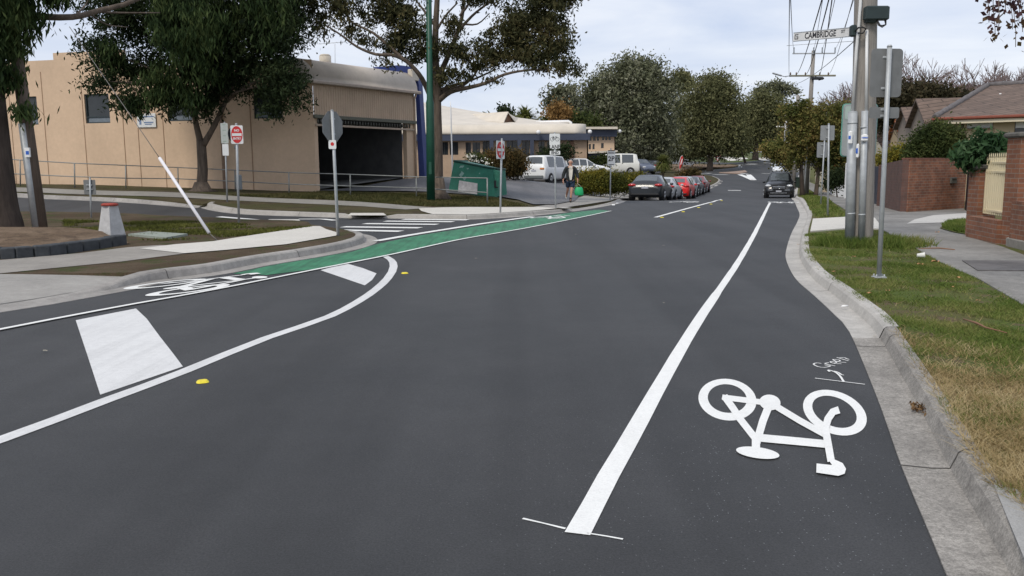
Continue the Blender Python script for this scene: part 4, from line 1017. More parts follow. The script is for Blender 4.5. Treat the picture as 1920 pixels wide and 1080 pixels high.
car('blue_grey_car', 'blue grey car with bright headlights right of the minibus', 'car', 0, 0, 0, R(-72), 'hatch', paint('blue_grey', (.10, .12, .17)), xyz=cp(1201, 92), scale=(1, .95, 1.05))
car('dark_red_lit_car', 'dark car with a red tail lamp, rightmost in the car park', 'car', 0, 0, 0, R(112), 'hatch', paint('dark_navy', (.02, .022, .03)), xyz=cp(1219, 97), scale=(1, .95, 1.0))

# ------------------------------------------------------------------ buildings
Z = Vector((0, 0, 1))
def hit(px, py, P0, P1):
    """point where the sight line meets the vertical plane through P0, P1"""
    r = ray(px, py); d = Vector((P1[0]-P0[0], P1[1]-P0[1])); n = Vector((-d.y, d.x)); k = n.dot(Vector((P0[0], P0[1])))/n.dot(Vector((r.x, r.y)))
    return CAM+r*k
def uv_of(p, P0, P1):
    d = Vector((P1[0]-P0[0], P1[1]-P0[1])).normalized(); return (Vector((p.x-P0[0], p.y-P0[1]))).dot(d), p.z
def wall_holes(mb, P0, P1, z0, z1, holes, depth=.14, nsign=1):
    """front skin with real openings and their reveals. holes: (u0,u1,v0,v1)"""
    P0 = Vector((P0[0], P0[1], 0)); d = Vector((P1[0]-P0.x, P1[1]-P0.y, 0)); L = d.length; d.normalize(); n = Vector((d.y, -d.x, 0))*nsign
    us = sorted({0, L}|{h[0] for h in holes}|{h[1] for h in holes}); vs = sorted({z0, z1}|{h[2] for h in holes}|{h[3] for h in holes})
    pt = lambda u, v, o=0: P0+d*u+Z*v-n*o
    for i in range(len(us)-1):
        for j in range(len(vs)-1):
            cu, cv = (us[i]+us[i+1])/2, (vs[j]+vs[j+1])/2
            if any(h[0] < cu < h[1] and h[2] < cv < h[3] for h in holes): continue
            mb.add([pt(us[i], vs[j]), pt(us[i+1], vs[j]), pt(us[i+1], vs[j+1]), pt(us[i], vs[j+1])], [(0, 1, 2, 3)])
    for a, b, c, e in holes:
        for q in ((a, c, b, c), (b, c, b, e), (b, e, a, e), (a, e, a, c)):
            mb.add([pt(q[0], q[1]), pt(q[2], q[3]), pt(q[2], q[3], depth), pt(q[0], q[1], depth)], [(0, 1, 2, 3)])
    return P0, d, n
TAN = M('tan_render', (.62, .455, .315), .9, 0, .10, .45, .15, 60, world=True, fine=.06)
TAN2 = M('tan_cladding', (.54, .41, .30), .7, 0, .08, 1.5, world=True)
DKGRN = M('dark_window_frame', (.03, .045, .05), .5, 0, .1, 4)
CREAM = M('cream_roof_sheet', (.62, .56, .47), .6, 0, .10, .7, world=True, fine=.04)
CREAM2 = M('weathered_roof_sheet', (.50, .44, .37), .65, 0, .16, .5, world=True, fine=.06, stretch=(1, 1, 1))
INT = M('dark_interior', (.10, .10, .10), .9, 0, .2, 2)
A0 = (-8.5, 37.0); L0 = (-34, 43.83); B0 = (-4.8, 42.6)
t = thing('hall', 'tan rendered hall with an open roller door bay and curved eave behind the trees', 'building', (A0[0], A0[1], .4))
hl = []
win = [(157, 203, 176, 231), (44, 68, 181, 234), (312, 357, 168, 227), (473, 528, 163, 222), (-60, -10, 184, 238)]
for x0_, x1_, y0, y1 in win:
    xm = (x0_+x1_)/2; ua = uv_of(hit(x0_, y0, L0, A0), L0, A0)[0]; ub = uv_of(hit(x1_, y0, L0, A0), L0, A0)[0]
    v1 = hit(xm, y0, L0, A0).z; v0 = hit(xm, y1, L0, A0).z; hl.append((ua, ub, v0, v1))
mb = MB(); z1 = hit(60, 114, L0, A0).z; z2 = hit(130, 98, L0, A0).z
us = uv_of(hit(99, 100, L0, A0), L0, A0)[0]; Ltot = uv_of(Vector((A0[0], A0[1], 0)), L0, A0)[0]
zw = 6.2; P0, d, n = wall_holes(mb, L0, A0, -.5, zw, hl, .16)
q0 = P0+d*us; qm = P0+d*(Ltot-9.5); q1 = P0+d*Ltot
mb.extr([q0+Z*z1, qm+Z*z1, qm+Z*z2, q0+Z*z2], -n*.25); mb.extr([P0+Z*zw, qm+Z*zw, qm+Z*(z1-.003), P0+Z*(z1-.003)], -n*.23)
mb.build('wall', TAN, t)
for i, h in enumerate(hl):
    mb = MB(); u0, u1, v0, v1 = h; w_ = .055
    for q in ((u0+w_/2, (v0+v1)/2, w_, v1-v0), (u1-w_/2, (v0+v1)/2, w_, v1-v0), ((u0+u1)/2, v0+w_/2, u1-u0-2*w_, w_), ((u0+u1)/2, v1-w_/2, u1-u0-2*w_, w_), ((u0+u1)/2, v0+(v1-v0)*.22, u1-u0-2*w_, w_*.8)):
        mb.box(P0+d*q[0]+Z*q[1]-n*.10, (q[2], .07, q[3]), (d, n, Z))
    f_ = mb.build('window', DKGRN, t)
    mb = MB(); mb.box(P0+d*(u0+u1)/2+Z*(v0+v1)/2-n*.13, (u1-u0, .02, v1-v0), (d, n, Z)); mb.build('pane', GLASS, f_)
    mb = MB(); mb.box(P0+d*(u0+u1)/2+Z*(v0+(v1-v0)*.12)-n*.112, (u1-u0-.14, .01, (v1-v0)*.16), (d, n, Z)); mb.build('lower_panel', M('blue_grey_sill_panel', (.16, .19, .22), .5), f_)
JT = M('joint_brown', (.30, .19, .12), .9, 0, .1, 5)
for xb, w_, yt in ((92, .03, 120), (165, .03, 160), (238, .03, 120), (265, .03, 205), (312, .03, 160), (475, .035, 120), (30, .03, 140)):
    p = hit(xb, 330, L0, A0); u_ = uv_of(p, L0, A0)[0]; zt = min(zw-.05, hit(xb, yt, L0, A0).z); mb = MB(); mb.box(P0+d*u_+Z*(zt/2)+n*.004, (w_, .02, zt), (d, n, Z)); mb.build('panel_joint', JT, t)
u_ = uv_of(hit(420, 300, L0, A0), L0, A0)[0]; mb = MB(); mb.bbox(P0+d*u_+Z*3+n*.06, (.12, .10, 6), .02, (d, n, Z)); mb.build('downpipe', M('brown_downpipe', (.22, .14, .09), .6), t)
# driveway face
Av, Bv = Vector((A0[0], A0[1], 0)), Vector((B0[0], B0[1], 0)); dd = (Bv-Av); Lg = dd.length; dd.normalize(); ng = Vector((dd.y, -dd.x, 0))
zl = hit(600, 218, A0, B0).z; ze = hit(591, 150, A0, B0).z
mb = MB(); k_ = 46; vs = []
for i in range(k_*4+1):
    u_ = Lg*i/(k_*4); o = .035 if (i % 4) in (1, 2) else 0; p = Av+dd*u_+ng*(.02+o); vs += [p+Z*zl, p+Z*(ze+.05)]
mb.add(vs, [(2*i, 2*i+2, 2*i+3, 2*i+1) for i in range(k_*4)]); mb.build('cladding', TAN2, t)
up_ = uv_of(hit(763, 280, A0, B0), A0, B0)[0]
mb = MB(); mb.box(Av+dd*((up_+Lg)/2)+Z*((zl-1)/2)-ng*.12, (Lg-up_, .25, zl+1), (dd, ng, Z)); mb.build('door_pier', TAN, t); mb = MB(); mb.box(Av+dd*.11+Z*((zl-1)/2)-ng*.14, (.22, .25, zl+1), (dd, ng, Z)); mb.build('door_pier', TAN, t)
mb = MB(); mb.bbox(Av+dd*(Lg/2)+Z*(zl-.02)+ng*.06, (Lg+.1, .14, .16), .02, (dd, ng, Z)); mb.build('lintel', M('olive_lintel', (.12, .12, .09), .6), t)
mb = MB()
for i in range(34): mb.tube([Av+dd*(.2+i*(Lg-.6)/33)+Z*(zl-.13)+ng*.03, Av+dd*(.2+i*(Lg-.6)/33)+Z*(zl-.30)+ng*.03], .04, 6)
mb.build('roller_shutter', M('shutter_dark', (.10, .10, .085), .6), t)
mb = MB(); mb.bbox(Av+dd*(Lg/2)+Z*(zl-.38)+ng*.05, (Lg-.1, .07, .09), .01, (dd, ng, Z)); mb.build('shutter_rail', M('shutter_rail_tan', (.42, .33, .25), .6), t)
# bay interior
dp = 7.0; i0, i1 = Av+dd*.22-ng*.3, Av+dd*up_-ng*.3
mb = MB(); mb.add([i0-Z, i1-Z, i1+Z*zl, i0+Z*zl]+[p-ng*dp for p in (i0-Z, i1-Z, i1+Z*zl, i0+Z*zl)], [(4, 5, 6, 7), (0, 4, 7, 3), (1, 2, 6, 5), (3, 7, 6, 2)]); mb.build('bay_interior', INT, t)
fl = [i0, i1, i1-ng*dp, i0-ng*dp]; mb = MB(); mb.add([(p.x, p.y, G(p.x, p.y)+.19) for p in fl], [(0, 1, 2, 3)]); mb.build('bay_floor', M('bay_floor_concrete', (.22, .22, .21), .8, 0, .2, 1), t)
bi0, bi1 = i0-ng*(dp-.08), i1-ng*(dp-.08)
q = hit(655, 300, bi0, bi1); q2_ = hit(703, 300, bi0, bi1); zt, zbm = hit(680, 272, bi0, bi1).z, hit(680, 330, bi0, bi1).z
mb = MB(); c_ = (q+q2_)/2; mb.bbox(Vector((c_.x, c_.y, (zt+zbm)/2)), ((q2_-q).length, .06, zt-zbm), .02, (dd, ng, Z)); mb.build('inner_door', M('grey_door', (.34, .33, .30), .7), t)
q = hit(743, 316, bi0, bi1)+ng*1.5; mb = MB(); mb.tube([q, q+Z*.55], .11, 10); mb.tube([q+Z*.55, q+Z*.68], .05, 8); mb.build('fire_extinguisher', RED, t)
# rounded eave and roof
def bullnose(name, a, b, nrm, z, r, inner, mat, parent, drop=.16, ridge=None, seg=14):
    mb = MB(); prof2 = [(.12, z-drop), (.16, z-drop), (.16, z)]+[(.12-r+r*math.cos(x), z+r*math.sin(x)) for x in [math.pi/2*i/8 for i in range(9)]]+[(.12-r-inner, z+r)]
    for p in (a, b):
        for o, zz in prof2: mb.v.append(tuple(Vector((p.x, p.y, zz))+nrm*o))
    m_ = len(prof2)
    for j in range(m_-1): mb.f.append([j, j+m_, j+1+m_, j+1]); mb.mi.append(0); mb.sm.append(j > 2)
    mb.f.append(list(range(m_))); mb.mi.append(0); mb.sm.append(False); mb.f.append(list(range(2*m_-1, m_-1, -1))); mb.mi.append(0); mb.sm.append(False)
    return mb.build(name, mat, parent)
bullnose('roof', Av-dd*.25, Av+dd*(Lg+.15), ng, ze, .95, 9, CREAM2, t)
mb = MB(); mb.bbox(Av+dd*(Lg/2)+Z*(ze-.10)+ng*.24, (Lg+.5, .14, .15), .03, (dd, ng, Z)); mb.build('gutter', M('gutter_tan', (.40, .33, .27), .5), t)
mb = MB(); mb.tube([Av+dd*(Lg-.05)+Z*(ze-.15)+ng*.2, Av+dd*(Lg-.05)+Z*(ze-.4)+ng*.08, Av+dd*(Lg-.05)+Z*.9+ng*.08], .05, 8); mb.build('downpipe', TAN2, t)
mb = MB(); P = [D(x, y, 43.4) for x, y in [(700, 126), (748, 122), (764, 124), (775, 129), (781, 139), (785, 158), (797, 342), (786, 342), (779, 178), (776, 165), (700, 160)]]; mb.extr(P, (0.15, .45, 0)); mb.build('blue_fin', M('royal_blue_panel', (.025, .045, .18), .5, 0, .1, 1.5), t)
mb = MB(); mb.bbox(D(775, 141, 43.1), (.55, .3, .55), .03, (dd, ng, Z)); mb.build('eave_end_box', CREAM, t)
b_ = Av-ng*3.5+dd*1.5+Z*(ze+.9); c_ = D(610, 117, b_.y); mb = MB(); mb.tube([c_-Z*.3, c_+Z*.28], .27, 14); mb.tube([c_+Z*.28, c_+Z*.36], [.27, .2], 14); mb.build('roof_vent', CREAM, t)
c_ = D(628, 118, 44.0); mb = MB(); mb.tube([c_-Z*.3, D(628, 82, 44)], .012, 5); mb.tube([D(597, 82.5, 44), D(649, 78.5, 44)], .012, 5)
for x in range(600, 650, 8): e_ = D(x, 82.5-(x-597)*.077, 44); mb.tube([e_-Vector((0, .25, 0)), e_+Vector((0, .25, 0))], .006, 4)
mb.build('antenna', GALV, t)
mb = MB(); c_ = hit(276, 226, L0, A0)+n*.05; mb.bbox(c_, (1.0, .03, .62), .01, (d, n, Z)); sb = mb.build('notice_board', WREFL, t)
mb = MB()
for dx, dz, ww, hh in ((.02, .17, .75, .05), (-.32, -.08, .10, .2), (.12, -.09, .5, .05), (.1, -.17, .35, .04)): mb.box(c_+n*.02+d*dx+Z*dz, (ww, .006, hh), (d, n, Z))
mb.build('board_lettering', M('blue_grey_ink', (.15, .22, .38), .5, 0, .1, 8), sb)

# long low building with the cream roof
Y2 = 68; a2 = D(740, 252, Y2); b2_ = D(1103, 252, Y2); z_e = D(940, 251.5, Y2).z
t = thing('low_building', 'long low tan building with a rounded cream metal roof and blue fascia', 'building', (0, Y2, .4))
P0, P1 = (a2.x, Y2), (b2_.x, Y2); hl = []
for x0_, x1_, y0, y1 in [(826, 840, 266, 290), (843, 859, 266, 290), (873, 883, 267, 288), (886, 900, 267, 288), (905, 919, 265, 290), (930, 944, 265, 292), (950, 971, 265, 300), (979, 993, 265, 296), (1010, 1021, 266, 292), (1026, 1036, 266, 292), (795, 803, 266, 291)]:
    ua = uv_of(D(x0_, y0, Y2), P0, P1)[0]; ub = uv_of(D(x1_, y0, Y2), P0, P1)[0]; hl.append((ua, ub, D(900, y1, Y2).z, D(900, y0, Y2).z))
mb = MB(); O, d, n = wall_holes(mb, P0, P1, -.5, z_e, hl, .12); mb.extr([O+d*(P1[0]-P0[0])+Z*-.5, O+d*(P1[0]-P0[0])+Z*z_e, O+d*(P1[0]-P0[0])+Z*z_e-n*9, O+d*(P1[0]-P0[0])-Z*.5-n*9], -d*.1); mb.build('wall', M('pale_tan_brick', (.40, .29, .20), .9, 0, .12, 1.2, world=True, fine=.08), t)
for h in hl:
    mb = MB(); mb.box(O+d*(h[0]+h[1])/2+Z*(h[2]+h[3])/2-n*.1, (h[1]-h[0], .03, h[3]-h[2]), (d, n, Z)); f_ = mb.build('window', GLASS, t)
    mb = MB(); mb.box(O+d*(h[0]+h[1])/2+Z*(h[2]+h[3])/2-n*.06, (.05, .05, h[3]-h[2]), (d, n, Z)); mb.build('frame', TRIM, f_)
NAVY = M('slate_blue_fascia', (.045, .055, .085), .6, 0, .1, 1)
mb = MB(); zf = D(900, 264, Y2).z; mb.box(O+d*(P1[0]-P0[0])/2+Z*(z_e+zf)/2+n*.25, (P1[0]-P0[0]+.2, .5, z_e-zf), (d, n, Z)); mb.build('fascia', NAVY, t)
for px in (922, 974, 997.5):
    p = D(px, 300, Y2-.45); mb = MB(); mb.box(Vector((p.x, p.y, zf/2)), (.30, .3, zf)); mb.build('column', NAVY, t)
mb = MB(); p = D(1072, 280, Y2-.1); mb.box(Vector((p.x, p.y, 2)), (.3, .2, 3.9)); mb.build('timber_panel', M('brown_timber', (.14, .08, .05), .8), t)
# roof: bullnose edge, then the slope up to the ridge
mb = MB(); r = D(900, 232.5, Y2).z-z_e; xs_ = [740, 800, 880, 960, 1030, 1075]; ridge = [D(740, 178, 82), D(800, 193, 82), D(880, 207, 81), D(960, 219, 80), D(1030, 228, 79), D(1085, 233, 76)]
prof2 = [(.5, z_e-.02), (.55, z_e)]+[(.55-r*1.1+r*1.1*math.cos(x), z_e+r*math.sin(x)) for x in [math.pi/2*i/8 for i in range(1, 9)]]
cols = []
for i, px in enumerate(xs_):
    x = D(px, 250, Y2).x; cols.append([Vector((x, Y2-o, zz)) for o, zz in prof2]+[ridge[i], Vector((ridge[i].x, ridge[i].y+12, z_e))])
xe = D(1103, 250, Y2).x; rr_ = xe-cols[-1][0].x
for k in range(1, 7):
    a = math.pi/2*k/6; col = []
    for o, zz in prof2:
        f_ = o-(.55-r*1.1); col.append(Vector((cols[5][0].x+(rr_-.0)*(math.sin(a)), Y2-(.55-r*1.1)-f_*math.cos(a)+2*(1-math.cos(a)), zz if True else 0)))
    col += [ridge[-1]+Vector((.05*k, .3*k, -.02*k)), Vector((ridge[-1].x, ridge[-1].y+12, z_e))]; cols.append(col)
m_ = len(cols[0]); vs = [p for c_ in cols for p in c_]
mb.add(vs, [(i*m_+j, (i+1)*m_+j, (i+1)*m_+j+1, i*m_+j+1) for i in range(len(cols)-1) for j in range(m_-1)], 0, True); rf = mb.build('roof', CREAM, t)
g1, g2, ap = D(944.5, 234, 70.5), D(965, 234, 71.8), D(953, 213.5, 71); ba, bb_ = D(880, 216.5, 78), D(872, 226, 76.5)
mb = MB(); mb.add([g1, g2, ap], [(0, 1, 2)]); mb.build('gable_face', M('brown_timber', (.14, .08, .05), .8), rf)
mb = MB(); o_ = Vector((0, -.25, .05)); mb.extr([g1+o_*1.6, ap+o_, ba, bb_], (0, 0, .12)); mb.extr([g2+Vector((.2, -.2, 0)), ap+o_, ba, D(975, 224, 80)], (0, 0, .10)); mb.build('gable_roof', CREAM, rf)
mb = MB()
mb.tube([D(1005, 229.5, 77), D(1066, 228, 77), D(1070, 230, 77), D(1071, 238, 77)], .14, 8); mb.tube([D(1014, 235, 76), D(1060, 234, 76)], .10, 8); mb.tube([D(1040, 229, 77), D(1040, 238, 77)], .10, 8); mb.build('roof_duct', WHITE, t)
for px, py, Yq in ((1009.5, 248, Y2-.9), (1106, 247, Y2+.2)):
    mb = MB(); c_ = D(px, py, Yq); mb.ell(c_, (.17, .17, .17), 10, 8); mb.tube([c_, c_+Vector((0, .9, .1))], .04, 6); mb.build('wall_lamp', WHITE, t)
mb = MB(); c_ = D(849, 330, 60); mb.tube([Vector((c_.x, 60, .3)), D(845, 200, 60), D(844, 190, 60)], [.06, .045, .02], 8); o = mb.build('flagpole', WHITE); tag(o, 'thin white flagpole in front of the cream roofed building', 'flagpole')

# two storey building beyond it
Y3 = 86; t = thing('office_block', 'two storey tan block with flat cream eaves and dark blue bands', 'building', (D(1130, 300, Y3).x, Y3, .4))
P0 = (D(1092, 250, Y3).x, Y3); P1 = (D(1154, 250, Y3).x, Y3); hl = []
for x0_, x1_, y0, y1 in [(1105, 1109, 256, 264), (1112, 1117, 256, 264), (1119, 1123, 256, 264), (1129, 1133, 256, 263), (1135, 1139, 256, 263), (1141, 1145, 256, 263), (1104, 1108, 270, 280), (1111, 1115, 270, 280), (1127, 1132, 268.5, 278)]:
    hl.append((uv_of(D(x0_, y0, Y3), P0, P1)[0], uv_of(D(x1_, y0, Y3), P0, P1)[0], D(1100, y1, Y3).z, D(1100, y0, Y3).z))
mb = MB(); O, d, n = wall_holes(mb, P0, P1, -.5, D(1100, 243, Y3).z, hl, .15); Lq = P1[0]-P0[0]; mb.extr([O+d*Lq-Z*.5, O+d*Lq+Z*5.4, O+d*Lq+Z*5.4-n*10, O+d*Lq-Z*.5-n*10], -d*.1); mb.build('wall', M('pale_peach_wall', (.55, .41, .29), .9, 0, .06, 1, world=True), t)
for h in hl: mb = MB(); mb.box(O+d*(h[0]+h[1])/2+Z*(h[2]+h[3])/2-n*.12, (h[1]-h[0], .03, h[3]-h[2]), (d, n, Z)); mb.build('window', GLASS, t)
def bandz(y0, y1, dpt, mat, name, x0_=1088, x1_=1158, tilt=0):
    mb = MB(); a, b = D(x0_, y0, Y3-dpt), D(x1_, y0-tilt, Y3-dpt); c_, e_ = D(x0_, y1, Y3-dpt), D(x1_, y1-tilt, Y3-dpt); mb.extr([c_, e_, b, a], (0, dpt+.02, 0)); return mb.build(name, mat, t)
bandz(238, 242, 1.0, CREAM, 'roof_edge'); bandz(242.3, 256, .5, NAVY, 'upper_band', 1090, 1157); bandz(285.5, 289, .9, CREAM, 'ledge', 1085, 1158, 4); bandz(289.5, 303, .4, NAVY, 'lower_band', 1085, 1155, 5)
mb = MB(); a = D(1092, 238, Y3); mb.prism([(a.x-2, Y3-.5), (D(1157, 238, Y3).x, Y3-.5), (D(1157, 238, Y3).x, Y3+10), (a.x-2, Y3+10)], a.z-.3, a.z-.02); mb.build('flat_roof', CREAM2, t)
mb = MB(); c_ = D(1162, 246, Y3-.6); mb.ell(c_, (.18, .18, .18), 10, 8); mb.tube([c_, c_+Vector((-.6, .5, 0))], .04, 6); mb.build('wall_lamp', WHITE, t)

# ------------------------------------------------------------------ right hand houses and fences
def tile_mat(name, c):
    mt = brick_mat(name, tuple(v*.85 for v in c), tuple(v*1.15 for v in c), tuple(v*.30 for v in c), scale=1)
    br = [q for q in mt.node_tree.nodes if q.type == 'TEX_BRICK'][0]; br.inputs['Brick Width'].default_value = 1.6; br.inputs['Row Height'].default_value = .30; br.inputs['Mortar Size'].default_value = .03; br.inputs['Mortar Smooth'].default_value = .6; return mt
TILE = tile_mat('brown_roof_tiles', (.165, .115, .088)); TILEO = tile_mat('orange_roof_tiles', (.48, .16, .06)); TILEG = tile_mat('grey_roof_tiles', (.18, .20, .23))
HWALL = M('cream_house_wall', (.55, .44, .29), .9, 0, .06, 1, world=True); REDB = M('red_brown_gutter', (.22, .06, .035), .5, 0, .1, 3); CRT = M('cream_trim', (.68, .60, .45), .6, 0, .05, 3)
t = thing('brick_house', 'brown tiled hip roof house with cream walls above the brick fence on the right', 'house', D(1790, 300, 35))
e0 = D(1752, 221, 35); e1 = D(1920, 214.5, 33); e1 = e0+(e1-e0)*3.0; e1.z = e0.z; ed = (e1-e0).normalized(); eb = Vector((-ed.y, ed.x, 0)); eb = eb if eb.y > 0 else -eb
r0 = D(1853, 160.5, e0.y+4.3); dpth = 9.5; r1 = r0+ed*10; f0, f1 = e0+eb*dpth, e1+eb*dpth; r1.z = r0.z
mb = MB(); mb.add([e0, e1, r1, r0, f0, f1], [(0, 1, 2, 3), (4, 0, 3), (5, 4, 3, 2), (1, 5, 2)]); rf = mb.build('roof', TILE, t, uv=True)
RC = M('ridge_capping', (.13, .12, .12), .9, 0, .25, 8, .3); mb = MB()
for a, b in ((e0, r0), (r0, r1), (f0, r0)):
    mb.tube([a.lerp(b, i/16)+Z*.03 for i in range(17)], [.11, .13]*8+[.11], 8)
mb.build('ridge_cap', RC, rf)
c_ = D(1875, 183, e0.y+2.2)
mb = MB(); mb.bbox(c_-Z*.12, (.42, .34, .10), .03); mb.tube([c_-Z*.1, c_+Z*.18], .045, 8); mb.build('roof_vent', WHITE, t)
mb = MB(); mb.bbox((e0+e1)/2-Z*.05-eb*.05, ((e1-e0).length, .13, .12), .03, (ed, eb, Z)); mb.bbox((e0+f0)/2-Z*.05-ed*.05, (.13, dpth, .12), .03, (ed, eb, Z)); mb.build('gutter', REDB, t)
mb = MB(); mb.bbox((e0+e1)/2-Z*.19+eb*.02, ((e1-e0).length, .05, .15), .01, (ed, eb, Z)); mb.build('fascia', CRT, t)
w0 = e0+eb*.55+ed*1.0; W0 = (w0.x, w0.y); w1 = w0+ed*13; W1 = (w1.x, w1.y); hl = []
for x0_, x1_, y0, y1 in [(1806, 1863, 226.5, 241.5), (1903, 1965, 226, 251)]:
    ua = uv_of(hit(x0_, y0, W0, W1), W0, W1)[0]; ub = uv_of(hit(x1_, y0, W0, W1), W0, W1)[0]; hl.append((ua, ub, hit(x0_, y1, W0, W1).z-(.0), hit(x0_, y0, W0, W1).z))
mb = MB(); O, d, n = wall_holes(mb, W0, W1, -.2, e0.z-.1, hl, .12); mb.extr([O-Z*.2, O+Z*(e0.z-.1), O+Z*(e0.z-.1)+eb*8, O-Z*.2+eb*8], d*.1); mb.build('wall', HWALL, t)
for k, h in enumerate(hl):
    mb = MB(); mb.box(O+d*(h[0]+h[1])/2+Z*(h[2]+h[3])/2-n*.11, (h[1]-h[0], .02, h[3]-h[2]), (d, n, Z)); f_ = mb.build('window', GLASS, t)
    fr = 1.0 if k == 0 else .6
    mb = MB(); mb.box(O+d*(h[0]+h[1])/2+Z*(h[3]-(h[3]-h[2])*fr/2)-n*.06, (h[1]-h[0]-.06, .03, (h[3]-h[2])*fr-.04), (d, n, Z)); mb.build('blind', WHITE, f_)
    mb = MB(); mb.box(O+d*(h[0]+h[1])/2+Z*(h[2]-.03)+n*.03, (h[1]-h[0]+.1, .1, .06), (d, n, Z)); mb.build('sill', M('brown_sill', (.28, .19, .13), .8), f_)
def gable(name, label, ax_, ay, Y, length, hw, rise, roofm, wallm, yaw, group=None, wh=2.6, win_=True):
    ap = D(ax_, ay, Y); dx = Vector((math.cos(yaw), math.sin(yaw), 0)); dy = Vector((-dx.y, dx.x, 0)); t = thing(name, label, 'house', Vector((ap.x, ap.y, ap.z-rise-wh)), 0, group)
    F0, B_ = ap-dy*hw-Z*rise, ap+dy*hw-Z*rise; o = dx*length
    mb = MB(); q = .25
    mb.extr([F0-dx*q-Z*.08-dy*.2, ap-dx*q, ap+o, F0+o-Z*.08-dy*.2], Z*.10); mb.extr([ap-dx*q, B_-dx*q+dy*.2-Z*.08, B_+o+dy*.2-Z*.08, ap+o], Z*.10); mb.build('roof', roofm, t, uv=True)
    mb = MB(); mb.add([F0, ap, B_, B_-Z*wh, F0-Z*wh], [(0, 1, 2, 3, 4)]); mb.add([F0, F0+o, F0+o-Z*wh, F0-Z*wh], [(0, 1, 2, 3)]); mb.build('wall', wallm, t)
    if win_:
        mb = MB(); c_ = F0+dx*1.6-Z*1.1-dy*.03; mb.bbox(c_, (1.4, .06, 1.3), .02, (dx, dy, Z)); f_ = mb.build('window', WHITE, t); mb = MB(); mb.box(c_-dy*.04, (1.2, .02, 1.1), (dx, dy, Z)); mb.build('pane', GLASS, f_)
    return t
GBL = M('gable_boards', (.26, .215, .175), .9, 0, .1, 3)
gable('house_wing', 'larger brown tiled gable beside the main hip roof on the right', 1727, 188.5, 42, 7, 2.0, 1.15, TILE, GBL, R(-14), wh=2.6, win_=False)
gable('house_wing', 'smaller brown tiled gable left of the larger one on the right', 1698, 204, 48, 7, 1.8, 1.0, TILE, GBL, R(-14), wh=2.6)
gable('small_house', 'small house with a bright orange tiled gable beyond the bush', 1683, 224, 58, 8, 1.5, 1.25, TILEO, HWALL, R(-10), wh=2.4)
gable('small_house', 'farther house with a blue grey roof left of the orange gable', 1668, 225, 70, 6, 2.5, 1.2, TILEG, M('pale_wall', (.5, .47, .38), .9), R(10), wh=2.6)
gable('small_house', 'tiny cream house with an orange roof beyond the picket fence', 1556, 302, 70, 3.0, 1.2, .8, TILEO, HWALL, R(5), wh=2.0)

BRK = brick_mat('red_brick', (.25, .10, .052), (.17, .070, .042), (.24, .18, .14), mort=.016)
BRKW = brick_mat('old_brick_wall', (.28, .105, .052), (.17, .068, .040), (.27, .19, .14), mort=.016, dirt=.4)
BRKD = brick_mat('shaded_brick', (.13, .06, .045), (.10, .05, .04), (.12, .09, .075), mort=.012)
c0 = U(1701, 397, .13); c1 = U(1808, 390.5, .13); c2 = U(1658, 386, .13); ht = D(1701, 299, c0.y).z-c0.z
t = thing('brick_wall', 'red brick front garden wall with a letterbox slot at the driveway corner', 'wall', c0)
def slabw(mb, a, b, z0, z1a, z1b, th):
    d_ = (Vector((b.x, b.y, 0))-Vector((a.x, a.y, 0))).normalized(); nn = Vector((-d_.y, d_.x, 0)); nn = nn if nn.y > 0 else -nn
    a_, b_ = Vector((a.x, a.y, 0)), Vector((b.x, b.y, 0)); mb.extr([a_+Z*z0, b_+Z*z0, b_+Z*z1b, a_+Z*z1a], nn*th)
zt = c0.z+ht
mb = MB(); slabw(mb, c0, c1, c0.z-.4, zt, zt, .23); mb.build('front_face', BRKW, t, uv=True)
mb = MB(); c2b = c0+(c2-c0)*1.0; slabw(mb, c2b, c0+Vector((-.003, .02, 0)), c0.z-.4, zt-.15, zt-.003, .2); mb.build('side_face', brick_mat('shaded_side_brick', (.13, .065, .05), (.10, .055, .045), (.12, .085, .07)), t, uv=True)  # darker copy of the wall brick, side shade put into the colour
mb = MB(); slabw(mb, c0-Vector((.02, .02, 0)), c1, zt, zt+.05, zt+.05, .27); mb.build('coping', M('brick_coping', (.16, .07, .05), .9, 0, .3, 6), t)
lx = hit(1786, 338, c0, c1); dw = (c1-c0).normalized(); dw.z = 0; nw = Vector((dw.y, -dw.x, 0)); nw = nw if nw.y < 0 else -nw
mb = MB(); mb.bbox(lx+nw*.03, (.36, .06, .20), .01, (dw, nw, Z)); lb = mb.build('letterbox', M('grey_metal_letterbox', (.12, .115, .10), .6, .3), t); mb = MB(); mb.box(lx+nw*.07+Z*.04, (.26, .01, .03), (dw, nw, Z)); mb.build('slot', BLACK, lb)
g0, g1 = U(1638, 381, .13), U(1649, 384, .13); t = thing('garden_gate', 'narrow dark navy gate left of the brick wall', 'gate', g0); NV = M('navy_gate', (.02, .025, .045), .5, 0, .1, 4)
mb = MB(); hgt = D(1640, 312, g0.y).z; slabw(mb, g0, g1, g0.z, hgt, hgt, .05); mb.build('gate_leaf', NV, t)
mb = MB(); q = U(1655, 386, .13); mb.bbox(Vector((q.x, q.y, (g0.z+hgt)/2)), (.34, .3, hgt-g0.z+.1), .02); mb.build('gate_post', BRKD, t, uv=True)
g0, g1 = U(1809, 392, .13), U(1818, 396, .13); mb = MB(); slabw(mb, g0+Vector((.05, 0, 0)), g1, g0.z, g0.z+1.35, g0.z+1.35, .05); o = mb.build('side_gate', NV); tag(o, 'dark gate in the gap between the brick wall and the shrub covered pillar', 'gate')
